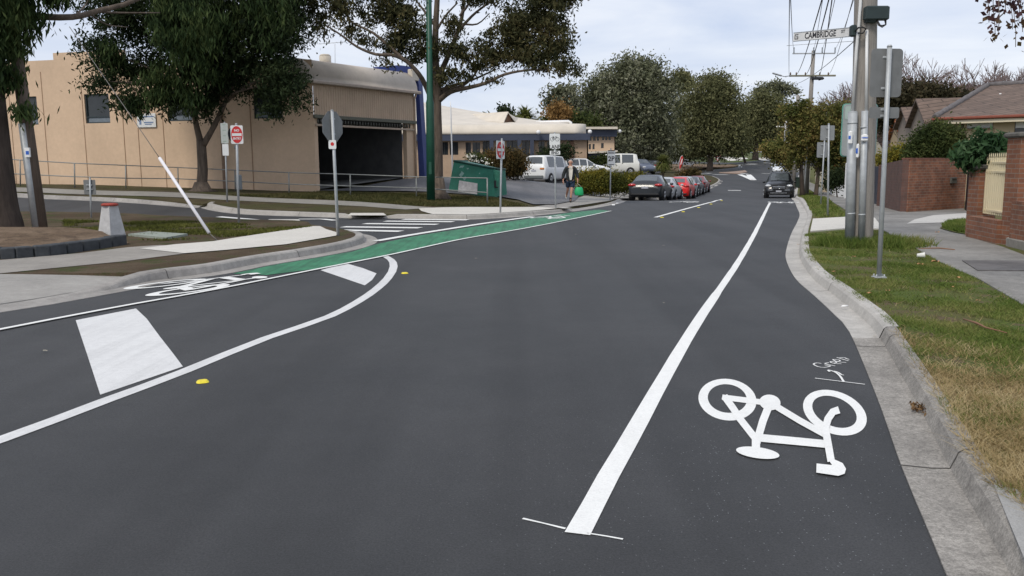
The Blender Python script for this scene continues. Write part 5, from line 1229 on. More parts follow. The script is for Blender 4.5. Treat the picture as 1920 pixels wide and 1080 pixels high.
# pillars with the cream picket panel between
p1 = U(1813, 444, .13); p2 = U(1879, 461, .13)
def pillar(name, label, q, ztop, w_, cap=True, ax=None):
    t = thing(name, label, 'brick pillar', q); mb = MB(); c_ = q+Vector((w_/2, w_/2, 0)); mb.box(Vector((c_.x, c_.y, (q.z-.2+ztop)/2)), (w_, w_, ztop-q.z+.2)); mb.build('shaft', BRK, t, uv=True)
    if cap: mb = MB(); mb.bbox(Vector((c_.x, c_.y, ztop+.05)), (w_+.13, w_+.13, .10), .03); mb.build('cap', M('dark_cap_stone', (.10, .095, .085), .9, 0, .3, 8, .4), t)
    return c_
fl = (p2-p1); fl.z = 0; fln = fl.normalized()
pc1 = pillar('brick_pillar', 'brick pillar half covered by the glossy leaved shrub', p1+Vector((.16, 0, 0)), D(1813, 318, p1.y).z, .38)
pc2 = pillar('brick_pillar', 'tall brick pillar with a dark cap at the right edge, in front', p2+Vector((.2, 0, 0)), D(1882, 258, p2.y).z, .42)
t = thing('low_wall', 'low brick wall carrying the cream picket panel between the two pillars', 'wall', (pc1+pc2)/2)
mb = MB(); a_, b__ = pc1+fln*.2, pc2-fln*.2; zl_ = D(1838, 404, pc1.y-.1).z; slabw(mb, a_-Vector((.12, 0, 0)), b__-Vector((.12, 0, 0)), p1.z-.2, zl_, zl_, .2); mb.build('brickwork', BRK, t, uv=True)
t2 = thing('picket_panel', 'cream metal picket panel with spear tops between the brick pillars', 'fence', (pc1+pc2)/2)
CRM = M('cream_powdercoat', (.66, .57, .38), .5, 0, .05, 4); zp = D(1842, 296, pc1.y).z; zp = min(zp, 1.95); dl_ = (b__-a_); L_ = dl_.length; nn_ = 15
for i in range(nn_+1):
    q = a_+dl_*(i+.3)/(nn_+.6)-Vector((.02, 0, 0)); mb = MB(); mb.box(Vector((q.x, q.y, (zl_+.05+zp)/2)), (.028, .028, zp-zl_-.05)); mb.tube([Vector((q.x, q.y, zp)), Vector((q.x, q.y, zp+.09))], [.02, .003], 4); mb.build('picket', CRM, t2)
mb = MB()
for zz in (zl_+.12,): mb.bbox(Vector(((a_.x+b__.x)/2-.02, (a_.y+b__.y)/2, zz)), (L_, .05, .05), .008, (fln, Vector((-fln.y, fln.x, 0)), Z))
mb.build('bottom_rail', CRM, t2)
for zz in (zp-.28, zp-.10): mb = MB(); mb.bbox(Vector(((a_.x+b__.x)/2-.02, (a_.y+b__.y)/2, zz)), (L_, .05, .05), .008, (fln, Vector((-fln.y, fln.x, 0)), Z)); mb.build('top_rail', CRM, t2)
# second bay past the right edge
q3 = pc2+fln*2.6; mb = MB(); slabw(mb, pc2+fln*.25+Vector((-.05, 0, 0)), q3, p2.z-.2, .95, .95, .2); o = mb.build('low_wall', BRK, uv=True); tag(o, 'stub of low brick wall running out of the picture past the tall pillar', 'wall')
mb = MB(); q = U(1895, 470, .13); mb.bbox(Vector((q.x+.75, q.y+.1, q.z+.06)), (1.6, .9, .18), .02, (fln, Vector((-fln.y, fln.x, 0)), Z)); o = mb.build('door_step', CONCO); tag(o, 'low concrete step at the foot of the tall right hand pillar', 'step')
# grate in the footpath
P = PX([(1804, 488.5), (1925, 489), (1990, 508), (1833, 507)], .14); mb = MB(); z_ = G(*P[0])+.142; mb.prism(P, z_-.06, z_+.004); o = mb.build('pit_grate', concrete('rusty_pit_lid', (.16, .15, .145), dirt=.4)); tag(o, 'dark rectangular service pit lid set in the right footpath', 'pit lid')
# white picket fence and the pale fences farther down
a, b = U(1592, 370, .13), U(1548, 351, .13); t = thing('white_fence', 'white picket fence along the footpath beyond the utility pole', 'fence', a); dl_ = b-a; L_ = dl_.length; nn_ = int(L_/.22)
hgt = .0
for i in range(0, nn_, 1):
    q = a+dl_*i/nn_; q.z = G(q.x, q.y)+.13; h_ = 1.0
    mb = MB(); mb.box(q+Z*h_/2, (.09, .03, h_)); mb.tube([q+Z*h_, q+Z*(h_+.07)], [.05, .005], 4); mb.build('picket', WHITE, t)
mb = MB(); mb.tube([a+Z*.85, b+Z*.85], .035, 4); mb.build('rail', WHITE, t); mb = MB(); mb.tube([a+Z*.3, b+Z*.3], .035, 4); mb.build('rail', WHITE, t)
a, b = U(1549, 352, .13), U(1530, 343, .13); mb = MB(); slabw(mb, a, b, a.z-.3, a.z+1.45, a.z+1.45, .1); o = mb.build('cream_fence', CRT); tag(o, 'cream board fence beyond the white pickets', 'fence')
mb = MB(); q = U(1588, 372, .13); mb.bbox(Vector((q.x, q.y, q.z+.8)), (.22, .22, 1.65), .03); o = mb.build('fence_post', WHITE); tag(o, 'thick white gate post just left of the utility pole', 'post')
a, b = U(1518, 341, .13), U(1500, 332, .13); mb = MB(); slabw(mb, a, b, a.z-.3, a.z+2.0, a.z+2.0, .1); o = mb.build('pale_wall', M('pale_wall_b', (.50, .46, .40), .9)); tag(o, 'pale low garden wall behind the far street trees', 'wall')

# ------------------------------------------------------------------ vegetation
LG_DARK = leaf_mat('dark_leaves', [(.012, .020, .010), (.024, .038, .015), (.046, .062, .024)], clump=.9)
LG_WILLOW = leaf_mat('long_green_leaves', [(.012, .024, .010), (.032, .055, .018), (.075, .10, .034)], clump=1.2)
LG_OLIVE = leaf_mat('olive_brown_leaves', [(.022, .026, .012), (.042, .046, .020), (.085, .080, .034), (.13, .10, .045)], clump=.8)
LG_PALE = leaf_mat('grey_green_leaves', [(.070, .078, .045), (.145, .155, .090), (.32, .32, .23)], clump=.35)  # grey green foliage, paled further so the colour carries distance haze
LG_MID = leaf_mat('dense_green_leaves', [(.065, .070, .034), (.125, .130, .058), (.20, .195, .095)], clump=.35)  # far trees: lighter and muted, haze put into the leaf colour
LG_AUT = leaf_mat('autumn_leaves', [(.045, .062, .018), (.105, .115, .032), (.20, .175, .055), (.30, .21, .08)], clump=.6)
LG_ORG = leaf_mat('orange_leaves', [(.13, .08, .03), (.24, .14, .05), (.30, .19, .08)], clump=.5)
LG_HEDGE = leaf_mat('hedge_leaves', [(.040, .052, .012), (.12, .12, .022), (.30, .24, .035)], clump=.45)
LG_SHRUB = leaf_mat('glossy_shrub_leaves', [(.014, .035, .014), (.035, .08, .03), (.09, .15, .07)], rough=.35, clump=1.5)
LG_BUSH = leaf_mat('bush_leaves', [(.022, .035, .012), (.055, .075, .022), (.12, .13, .045)], clump=1.2)
LG_RUST = leaf_mat('rusty_bush_leaves', [(.035, .032, .014), (.075, .058, .022), (.15, .095, .035)], clump=1.0)

# big trunk at the far left with long hanging leaves
b = U(5, 432, .16); Yt = b.y
lob = lobes_px([(10, 15, 42, 36), (44, 40, 10, 34), (8, 80, 18, 48), (14, 150, 7, 34), (46, 208, 7, 14), (100, -4, 16, 14)], Yt)
t = thing('tree', 'massive dark trunk at the left edge with leaves drooping across the top corner', 'tree', b)
mb = MB(); limb(mb, [b-Z*.3, b+Z*.15, D(-4, 380, Yt), D(-18, 250, Yt), D(-34, 80, Yt), D(-50, -150, Yt)], .50, .34, 14)
mb.build('trunk', BARKD, t)
mb = MB(); limb(mb, [D(-25, 60, Yt), D(20, 22, Yt+.3), D(60, 30, Yt+.6), D(135, 32, Yt+1), D(185, 20, Yt+1.6), D(258, -2, Yt+2.2), D(330, -60, Yt+3)], .11, .045, 8); mb.build('branch', BARK, t)
mb = MB(); limb(mb, [D(180, 21, Yt+1.6), D(220, 24, Yt+2.4), D(300, 24, Yt+3)], .035, .015, 6); limb(mb, [D(168, 25, Yt+1.6), D(200, 46, Yt+2.4), D(240, 51, Yt+3)], .03, .01, 6); limb(mb, [D(140, 30, Yt+1.2), D(160, 10, Yt+2), D(170, -10, Yt+2)], .03, .015, 6); mb.build('branch', BARK, t)
leaf_mesh('crown', lobe_pts(lob, 210, 34, .16, .6), .22, .05, LG_WILLOW, t, 1.6)
leaf_mesh('crown', lobe_pts(lobes_px([(-60, 20, 70, 90), (-40, -60, 120, 60), (60, -80, 120, 45)], Yt), 200, 30, .22, .6), .22, .055, LG_WILLOW, t, 1.4)

# forked tree whose crown hides the hall
b = U(378, 357, .13); Yt = b.y
lob = lobes_px([(470, 40, 90, 60), (520, 60, 60, 60, -1), (535, 160, 52, 52, -1.5), (480, 120, 80, 60), (400, 60, 80, 80), (310, 40, 80, 70), (230, 30, 70, 60), (185, 95, 38, 40, -1), (190, 152, 28, 24, -1.5), (250, 190, 42, 26, -1.5), (250, 130, 60, 36), (330, 195, 50, 24, -1), (350, 130, 60, 50), (395, 190, 26, 36), (420, 150, 50, 40), (540, 20, 40, 60), (300, -60, 160, 60), (480, -50, 120, 60), (505, 205, 28, 14, -1.5)], Yt-.5, 1.0)
tk = [([b-Z*.2, b+Z*.1, D(380, 318, Yt), D(377, 262, Yt)], .25, .19), ([D(377, 270, Yt), D(366, 225, Yt), D(358, 170, Yt), D(345, 90, Yt-1)], .15, .05), ([D(379, 275, Yt), D(402, 235, Yt-.2), D(424, 188, Yt-.4), D(440, 150, Yt-.6), D(455, 80, Yt-.5)], .14, .05), ([D(424, 190, Yt-.4), D(455, 165, Yt-.8), D(490, 150, Yt-1), D(525, 140, Yt-1.2)], .09, .04), ([D(398, 235, Yt-.2), D(385, 205, Yt), D(380, 190, Yt)], .05, .03)]
t = thing('tree', 'forked tree with a dense dark crown in front of the tan hall', 'tree', b)
mb = MB()
for pts, r0_, r1_ in tk: limb(mb, pts, r0_, r1_, 9)
mb.tube([b+Z*.35, b+Z*.05, b-Z*.05], [.26, .40, .70], 12)
for c_, r_ in lob[:12]: limb(mb, [D(400, 190, Yt-.3), D(400, 190, Yt-.3).lerp(c_, .55)+Z*.2, c_], .07, .02, 5)
mb.build('trunk', BARK, t)
leaf_mesh('crown', lobe_pts(lob, 1500, 52, .24, .5), .19, .062, LG_DARK, t, .8)
leaf_mesh('crown', lobe_pts(lobes_px([(355, 80, 48, 80, -2.5), (310, 40, 40, 60, -2.5), (400, 60, 45, 90, -2), (300, 160, 50, 40, -2), (350, 180, 25, 30, -2), (205, 100, 20, 40, -2), (250, 205, 20, 22, -2), (500, 40, 60, 60, -2)], Yt, 1), 330, 34, .2, .7), .30, .06, LG_WILLOW, t, 1.8)
P_ = [D(378+dx, 358+dy, Yt) for dx, dy in ((0, 0),)]

# spreading tree beside the green pole
b = U(822, 373, .13); Yt = b.y
t = thing('tree', 'tall spreading tree with olive brown foliage beside the green pole', 'tree', b)
mb = MB()
for pts, r0_, r1_ in [([b-Z*.3, b+Z*.1, D(821, 330, Yt), D(820, 260, Yt), D(818, 190, Yt), D(820, 150, Yt)], .25, .20), ([D(820, 160, Yt), D(816, 110, Yt), D(817, 50, Yt), D(822, -40, Yt)], .19, .10),
    ([D(815, 200, Yt), D(800, 165, Yt-.4), D(785, 138, Yt-.8), D(762, 115, Yt-1), D(735, 103, Yt-1.2), D(705, 102, Yt-1.3), D(670, 88, Yt-1.4), D(640, 66, Yt-1.5), D(612, 48, Yt-1.5)], .13, .03),
    ([D(760, 114, Yt-1), D(735, 92, Yt-1), D(700, 62, Yt-1), D(660, 42, Yt-1), D(645, 20, Yt-1)], .08, .03),
    ([D(821, 190, Yt), D(845, 172, Yt-.3), D(875, 165, Yt-.6), D(910, 156, Yt-1), D(945, 140, Yt-1.3), D(985, 132, Yt-1.6), D(1030, 130, Yt-1.8)], .13, .03),
    ([D(820, 178, Yt), D(842, 168, Yt+.3), D(868, 160, Yt+.5), D(890, 140, Yt+.7), D(905, 110, Yt+.9)], .11, .03),
    ([D(822, 170, Yt), D(850, 160, Yt), D(885, 150, Yt), D(930, 130, Yt)], .08, .03),
    ([D(820, 150, Yt), D(838, 110, Yt+.3), D(858, 60, Yt+.5), D(868, 20, Yt+.5), D(872, -40, Yt+.5)], .14, .06),
    ([D(858, 60, Yt+.5), D(885, 30, Yt+.3), D(910, 10, Yt), D(940, -10, Yt)], .07, .03), ([D(866, 45, Yt+.5), D(895, 45, Yt), D(918, 25, Yt)], .05, .02), ([D(862, 30, Yt), D(880, 5, Yt), D(890, -30, Yt)], .06, .03), ([D(817, 60, Yt), D(835, 30, Yt), D(858, 5, Yt)], .06, .03), ([D(817, 50, Yt), D(795, 20, Yt), D(772, -10, Yt)], .07, .03)]:
    limb(mb, pts, r0_, r1_, 8)
mb.tube([b+Z*.9, b+Z*.3, b-Z*.06], [.25, .34, .62], 12); 
mb.build('trunk', BARK, t)
lob = lobes_px([(1010, 30, 68, 62), (1040, 90, 42, 40, -1), (975, 85, 50, 36), (1060, 128, 30, 16, -1.5), (1000, 110, 46, 22, -1), (950, 50, 34, 30), (1040, -20, 50, 40), (870, 104, 30, 18), (850, 88, 22, 14), (930, 108, 48, 20), (770, 60, 44, 34), (740, 85, 34, 18), (760, 20, 50, 28), (705, 30, 34, 22), (800, 95, 34, 18), (845, 45, 20, 18), (900, -8, 60, 16), (700, -10, 60, 20), (890, 128, 30, 8), (775, 105, 14, 10), (910, 80, 24, 16)], Yt-.6)
leaf_mesh('crown', lobe_pts(lob, 640, 50, .20, .55), .18, .062, LG_OLIVE, t, .9)
lob = lobes_px([(640, 20, 36, 26), (600, 50, 22, 18), (660, 55, 28, 16), (620, 0, 40, 20), (690, 72, 22, 14), (725, 118, 26, 8), (870, 145, 26, 8), (845, 140, 30, 14), (585, 20, 20, 30), (925, 150, 12, 6), (830, 150, 30, 10)], Yt-1)
leaf_mesh('crown', lobe_pts(lob, 110, 44, .20, .7), .18, .06, LG_OLIVE, t, .9)

def std_tree(name, label, base_px, Y, lobes, r, bark, leaf, L, W, ncl, per, sig, cat='tree', group=None, droop=.3, shell=.45, limbs=None):
    b = D(base_px[0], base_px[1], Y); b.z = min(b.z, G(b.x, b.y)+.15)
    lo = lobes_px(lobes, Y); c0_ = sum((c for c, _ in lo), Vector())/len(lo)
    top = Vector((c0_.x, c0_.y, c0_.z)); tr = [([b-Z*.3, b.lerp(top, .35)+Vector((0, 0, 0)), top], r, r*.35)]
    if limbs: tr = [(pxl(q, Y), a_, c_) for q, a_, c_ in limbs]
    return tree(name, label, b, lo, tr, bark, leaf, L, W, ncl, per, sig, cat, group, droop, shell)
# trees beyond the car park and roundabout
std_tree('tree', 'huge grey green tree with pale leaf tips beyond the two storey block', (1187, 310), 108, [(1180, 150, 62, 36), (1165, 205, 70, 50), (1190, 130, 32, 26), (1215, 135, 26, 20), (1130, 190, 40, 36), (1225, 200, 45, 55), (1180, 255, 70, 40), (1130, 235, 35, 35), (1235, 255, 35, 40), (1245, 170, 22, 26), (1120, 165, 25, 16)], .55, BARKP, LG_PALE, .42, .19, 900, 56, .8, group='trees beyond the car park')
std_tree('tree', 'broad dense dome shaped green tree at the roundabout', (1331, 309), 140, [(1332, 175, 48, 34), (1300, 215, 38, 48), (1362, 215, 34, 48), (1332, 235, 60, 46), (1298, 262, 32, 26), (1368, 262, 26, 30), (1335, 270, 55, 26), (1345, 155, 26, 16)], .62, BARK, LG_MID, .42, .2, 900, 56, .85, group='trees beyond the car park', shell=.4)
std_tree('tree', 'loose leaved gum tree rising behind the cream roof', (1060, 260), 104, [(1045, 180, 24, 16), (1065, 172, 20, 12), (1072, 195, 20, 18), (1030, 195, 10, 8), (1050, 205, 24, 12), (1078, 215, 16, 20)], .25, BARKP, LG_PALE, .5, .2, 130, 30, .5, droop=.7)
std_tree('tree', 'slim tufted gum top showing between the two big trees', (1280, 300), 175, [(1278, 150, 15, 18), (1270, 163, 10, 10), (1286, 160, 10, 12), (1262, 160, 6, 7)], .35, BARK, LG_MID, .7, .3, 110, 30, .7)
std_tree('tree', 'dark green tree mass right of the dome shaped tree', (1415, 300), 168, [(1425, 205, 38, 26), (1415, 235, 40, 32), (1450, 225, 34, 34), (1395, 250, 25, 30), (1470, 215, 20, 22), (1440, 190, 22, 12), (1395, 215, 18, 26)], .5, BARK, LG_MID, .52, .24, 620, 50, .9, limbs=[([(1416, 300), (1417, 270), (1420, 230)], .7, .3)])
std_tree('tree', 'flat topped umbrella gum above the dark tree mass', (1440, 230), 190, [(1435, 165, 18, 8), (1455, 160, 16, 8), (1475, 167, 17, 9), (1420, 172, 12, 7), (1492, 172, 9, 6), (1462, 178, 14, 7)], .3, BARKP, LG_PALE, .6, .26, 120, 26, .6)
std_tree('tree', 'small round bright orange brown tree over the cream roof', (1047, 240), 92, [(1046, 207, 20, 16), (1040, 215, 16, 12), (1055, 212, 14, 14)], .15, BARK, LG_ORG, .3, .16, 110, 30, .35)
std_tree('shrub_mass', 'green shrubs showing above the roof ducts', (1080, 245), 94, [(1070, 228, 30, 10), (1100, 228, 24, 12), (1040, 226, 20, 8)], .1, BARK, LG_BUSH, .4, .2, 110, 30, .5, 'shrub')
std_tree('tree', 'small dark tree top at the far end of the cream roof ridge', (945, 225), 100, [(944, 208, 8, 6), (952, 212, 8, 5)], .12, BARK, LG_DARK, .4, .2, 30, 26, .35)
std_tree('tree', 'shadowy tree low behind the minibus', (1150, 320), 118, [(1130, 275, 40, 26), (1170, 285, 40, 24), (1215, 285, 40, 24), (1245, 280, 30, 24)], .4, BARK, LG_MID, .45, .2, 420, 40, .8)
std_tree('tree', 'small dark tree left of the roundabout tree trunk', (1282, 308), 150, [(1278, 262, 28, 24), (1262, 280, 22, 18), (1296, 285, 20, 12)], .3, BARK, LG_DARK, .6, .28, 160, 30, .8, limbs=[([(1276, 312), (1277, 290), (1280, 260)], .35, .2)])
std_tree('tree', 'thin tree on the right of the roundabout with reddish trunk', (1398, 300), 172, [(1390, 262, 22, 16), (1378, 275, 20, 12)], .3, BARK, LG_BUSH, .6, .28, 90, 28, .8)
for i, (px, py, rx, ry, lb) in enumerate([(1420, 275, 22, 9, 'bright green round shrub on the far lawn'), (1448, 276, 14, 8, 'second bright green shrub on the far lawn, right of the first'), (1230, 300, 26, 9, 'low dark shrubs beside the far car park path'), (1385, 285, 16, 7, 'low shrub at the foot of the reddish trunk')]):
    std_tree('shrub', lb, (px, py+10), 190 if px > 1260 else 130, [(px, py, rx, ry), (px-rx*.5, py+2, rx*.5, ry*.8)], .1, BARK, leaf_mat('bright_shrub_leaves', [(.06, .10, .02), (.12, .18, .03), (.2, .26, .06)]) if i < 2 else LG_BUSH, .6, .3, 60, 24, .6, 'shrub')
# far wooded skyline that reads as one mass
P_ = []
for px in range(560, 1110, 22): P_.append((px, 236+5*math.sin(px*.07), 18, 14, random.uniform(-20, 30)))
for px in range(1100, 1500, 16): P_.append((px, 262-12*math.sin((px-1100)/400*3), 14, 30, random.uniform(-10, 60)))
lo = lobes_px(P_, 235); wl = leaf_mesh('distant_woodland', lobe_pts(lo, 900, 24, 1.3, .5), 1.5, .7, LG_MID, None, .2); tag(wl, 'continuous band of far off dark woodland closing the view', 'woodland', kind='stuff')
# palm-like crown over the roof
def spiky(name, label, base, ctr, r, n, L, mat, trunk_r, droop=.6):
    t = thing(name, label, 'palm', base); mb = MB(); mb.tube([base-Z*.2, base.lerp(ctr, .5), ctr], [trunk_r*1.2, trunk_r, trunk_r], 8); mb.build('trunk', BARK, t); mb = MB()
    for i in range(n):
        a = random.uniform(0, 2*math.pi); e = math.asin(random.uniform(-.75, 1)); l = L*random.uniform(.75, 1.1); dv = Vector((math.cos(a)*math.cos(e), math.sin(a)*math.cos(e), math.sin(e))); s = dv.cross(Z).normalized()*.035*(L/1.2)
        p0 = ctr; p1 = ctr+dv*l*.5+Z*.02; p2 = ctr+dv*l-Z*l*droop*.35; mb.add([p0-s*.7, p0+s*.7, p1+s, p1-s, p2], [(0, 1, 2, 3), (3, 2, 4)])
    mb.build('crown', mat, t); return t
SPK = leaf_mat('strappy_leaves', [(.06, .08, .02), (.13, .15, .04), (.24, .24, .09)], clump=1.5)
b = U(1243, 338, .13); spiky('cabbage_palm', 'spiky cabbage palm in front of the dark trees behind the parked cars', b, D(1243, 305, b.y), 1, 900, 19*b.y/F*1.15, SPK, .12)
b = D(985, 250, 96); c_ = D(985, 224, 96); spiky('palm', 'wide pale green palm crown just above the cream roof', Vector((b.x, b.y, .5)), c_, 1, 420, 2.4, SPK, .25, .8)
# bushes near the skip, hedge
std_tree('bush', 'rounded rusty green bush between the skip and the white van', (945, 336), 52, [(940, 300, 28, 24), (965, 305, 22, 24), (920, 300, 16, 18), (955, 318, 28, 16), (930, 322, 22, 12)], .10, BARK, LG_RUST, .16, .07, 300, 40, .22, 'bush', shell=.4)
t_ = std_tree('flowering_bush', 'sparse bush with white flowers behind the skip bin', (892, 310), 49, [(890, 297, 16, 9), (905, 303, 8, 6)], .04, BARK, LG_BUSH, .14, .07, 50, 26, .16, 'bush')
leaf_mesh('flowers', lobe_pts(lobes_px([(885, 294, 10, 6), (897, 302, 12, 4), (912, 305, 3, 3)], 48.6), 26, 7, .08, .6), .10, .08, M('white_petals', (.75, .74, .66), .8), t_)
std_tree('bush', 'dark shrub against the low building right of the van roof', (1035, 300), 66, [(1040, 288, 22, 14), (1060, 285, 12, 14), (1018, 296, 10, 12)], .06, BARK, LG_DARK, .2, .09, 100, 30, .3, 'bush')
b = U(1130, 362, .13)
std_tree('hedge', 'long yellow green clipped hedge on the right of the walking person', (1125, 361), 48.5, [(1105, 338, 24, 21), (1130, 338, 26, 20), (1155, 342, 20, 17), (1110, 345, 26, 17), (1140, 348, 28, 13), (1092, 345, 9, 17), (1170, 350, 12, 11)], .05, BARK, LG_HEDGE, .12, .055, 620, 40, .18, 'hedge', shell=.35)
std_tree('hedge', 'smaller olive hedge end beside the nearest parked car', (1185, 352), 54, [(1180, 338, 14, 12), (1195, 334, 14, 9), (1168, 345, 14, 12)], .05, BARK, LG_HEDGE, .12, .055, 150, 36, .18, 'hedge', shell=.35)
std_tree('bush', 'green shrub above the hedge in front of the two storey block', (1130, 310), 70, [(1118, 305, 20, 8), (1135, 300, 12, 7)], .05, BARK, LG_BUSH, .2, .1, 60, 30, .3, 'bush')
std_tree('bush', 'rusty low bush behind the maroon parked car', (1300, 335), 88, [(1298, 325, 14, 8), (1285, 328, 10, 6)], .05, BARK, LG_RUST, .25, .12, 60, 30, .3, 'bush')
# right hand side: autumn street trees
b = U(1529, 366, .13); Yt = b.y
t = std_tree('tree', 'autumn street tree with yellowing leaves, nearer of the two by the footpath', (1529, 367), Yt, [(1540, 225, 40, 32), (1560, 262, 42, 40), (1525, 255, 34, 36), (1575, 215, 26, 26), (1548, 300, 26, 26), (1578, 300, 14, 36), (1515, 285, 16, 22), (1500, 215, 24, 16)], .20, BARK, LG_AUT, .17, .10, 560, 34, .28, group='autumn street trees', shell=.45)
leaf_mesh('crown', lobe_pts(lobes_px([(1545, 280, 32, 30), (1530, 250, 26, 30), (1565, 290, 20, 32)], Yt), 260, 34, .28, .5), .17, .1, LG_BUSH, t, .3)
b = U(1505, 367, .13); Yt = b.y
std_tree('tree', 'autumn street tree with a brown trunk right behind the black four wheel drive', (1505, 368), Yt+1, [(1500, 255, 26, 34), (1480, 212, 16, 14), (1490, 290, 14, 20), (1505, 210, 20, 20), (1515, 240, 20, 30)], .22, BARKD, LG_AUT, .2, .12, 260, 32, .3, group='autumn street trees')
std_tree('tree', 'smaller yellow green tree farther down by the white car', (1486, 338), 96, [(1475, 290, 22, 20), (1455, 285, 18, 14), (1485, 305, 12, 14), (1480, 262, 12, 16), (1440, 278, 10, 8)], .16, BARKD, LG_AUT, .3, .17, 260, 30, .45, group='autumn street trees')
# shrubs over the fences
std_tree('bush', 'round green bush spilling over the old brick wall', (1755, 320), 31.5, [(1750, 262, 36, 34), (1775, 272, 36, 30), (1725, 285, 26, 20), (1758, 290, 40, 14), (1786, 288, 16, 16)], .08, BARK, LG_BUSH, .11, .05, 640, 40, .17, 'bush', shell=.4)
std_tree('bush', 'yellowing bush on the left of the round green one', (1690, 320), 34, [(1688, 288, 20, 18), (1672, 300, 14, 14), (1710, 296, 14, 12), (1655, 300, 8, 14)], .05, BARK, LG_HEDGE, .11, .05, 200, 36, .16, 'bush')
q = pc1+Vector((.5, .5, 0))
t = std_tree('shrub', 'glossy dark green shrub hanging over the half covered brick pillar', (1846, 420), 17.3, [(1842, 284, 30, 17), (1856, 272, 24, 12), (1828, 298, 22, 12), (1842, 304, 22, 10), (1872, 276, 13, 13), (1810, 290, 12, 9), (1838, 310, 14, 7)], .05, BARK, LG_SHRUB, .16, .055, 330, 26, .10, 'shrub', droop=.5, shell=.5)
leaf_mesh('crown', lobe_pts(lobes_px([(1838, 246, 5, 9), (1858, 256, 5, 6), (1878, 256, 6, 7), (1806, 272, 6, 5)], 17.3), 12, 16, .05, .8), .15, .05, LG_SHRUB, t, -.3)
std_tree('bush', 'dark leafy bush deep behind the picket fence beyond the gate', (1572, 345), 44, [(1570, 335, 14, 16), (1558, 345, 8, 10)], .05, BARK, LG_DARK, .14, .07, 90, 30, .2, 'bush')

# bare winter trees behind the houses
TW = M('bare_twig_bark', (.20, .15, .14), .95, 0, .2, 2)
def bare(label, px, py, Y, h, spread, levels=6, seed=1, mat=TW):
    rnd = random.Random(seed); base = D(px, py, Y); base.z = G(base.x, base.y); t = thing('bare_tree', label, 'tree', base, 0, 'bare winter trees behind the houses'); mb = MB()
    def grow(p, dv, l, r, k):
        n_ = 2 if k > 2 else 1; pts = [p]; d_ = dv.copy(); q = p
        for _ in range(n_): d_ = (d_+Vector((rnd.gauss(0, .13), rnd.gauss(0, .13), rnd.gauss(.02, .08)))).normalized(); q = q+d_*l/n_; pts.append(q)
        mb.tube(pts, [r+(r*.62-r)*i/n_ for i in range(n_+1)], 6 if k > 3 else 3, cap=False)
        if k == 0: return
        for j in range(3 if k > 1 else rnd.choice((3, 4))):
            a = rnd.uniform(0, 2*math.pi); sp_ = rnd.uniform(.28, .75)*spread; s = d_.orthogonal().normalized(); s = Matrix.Rotation(a, 3, d_)@s
            grow(pts[-1] if j or k < 3 else pts[-1], (d_*math.cos(sp_)+s*math.sin(sp_)+Z*.10).normalized(), l*rnd.uniform(.68, .88), r*.66, k-1)
    grow(base, Z.copy(), h*.26, h*.026, levels); mb.build('branches', mat, t); return t
for i, (px, Y, ytop, lb) in enumerate([(1590, 66, 125, 'bare winter tree behind the street pole, leftmost of the leafless ones'), (1690, 62, 95, 'bare winter tree behind the two dark sign backs'), (1745, 60, 118, 'bare winter tree over the smaller brown gable'), (1800, 58, 112, 'bare winter tree behind the left slope of the hip roof'), (1862, 60, 92, 'tallest bare winter tree above the ridge of the hip roof'), (1925, 57, 100, 'bare winter tree at the right edge above the roof'), (1640, 75, 140, 'thin bare winter tree half hidden behind the utility pole'), (1720, 68, 108, 'bare winter tree between the sign backs and the brown gable'), (1775, 66, 104, 'bare winter tree farther back above the hip roof slope'), (1835, 66, 96, 'bare winter tree just left of the tallest one'), (1895, 66, 104, 'bare winter tree just right of the tallest one')]):
    k = Y/F; h = (330-ytop)*k; bare(lb, px, 320, Y, h*1.02, 1.0, 6, 10+i)
std_tree('hedge', 'dark brown green hedge of tall shrubs behind the gabled wings', (1725, 300), 54, [(1690, 190, 40, 30), (1730, 180, 34, 22), (1765, 182, 30, 16), (1655, 215, 20, 30), (1800, 186, 26, 12)], .12, BARKD, leaf_mat('brown_hedge_leaves', [(.025, .024, .014), (.055, .050, .026), (.10, .075, .042)]), .24, .11, 420, 34, .35, 'hedge')
# birch strands hanging in at the top right corner, trunk outside the frame
bb = U(2330, 560, .13); t = thing('birch_tree', 'hanging birch twigs with sparse purple brown leaves at the top right corner', 'tree', bb); mb = MB(); Yt = bb.y
topc = D(2330, -300, Yt); limb(mb, [bb-Z*.2, bb.lerp(topc, .5), topc], .16, .09, 10); limb(mb, [bb.lerp(topc, .8), D(2150, -260, Yt-.2), D(1980, -190, Yt-.2), D(1850, -130, Yt)], .05, .014, 6)
cen = []
for sx, sy, ex, ey in ((1868, -120, 1849, 42), (1880, -130, 1860, 78), (1900, -140, 1866, 60), (1905, -150, 1893, 55), (1915, -150, 1899, 88), (1925, -150, 1912, 60), (1940, -160, 1919, 80), (1950, -160, 1935, 100), (1890, -140, 1880, 20), (1990, -180, 1960, 90), (1930, -150, 1905, 40), (1945, -160, 1924, 50)):
    a, c_ = D(sx, sy, Yt+random.uniform(-.4, .4)), D(ex, ey, Yt+random.uniform(-.3, .3)); pts = [a.lerp(c_, i/8)+Vector((.03*math.sin(i), 0, 0)) for i in range(9)]; mb.tube(pts, .004, 4)
    for i in range(36):
        f_ = random.uniform(.3, 1); p = a.lerp(c_, f_); cen.append([p.x+random.gauss(0, .035), p.y+random.gauss(0, .05), p.z+random.gauss(0, .03)])
mb.build('trunk', BARKP, t); leaf_mesh('leaves', np.array(cen), .065, .045, leaf_mat('birch_leaves', [(.05, .03, .04), (.10, .05, .05), (.12, .09, .03)]), t, .8)

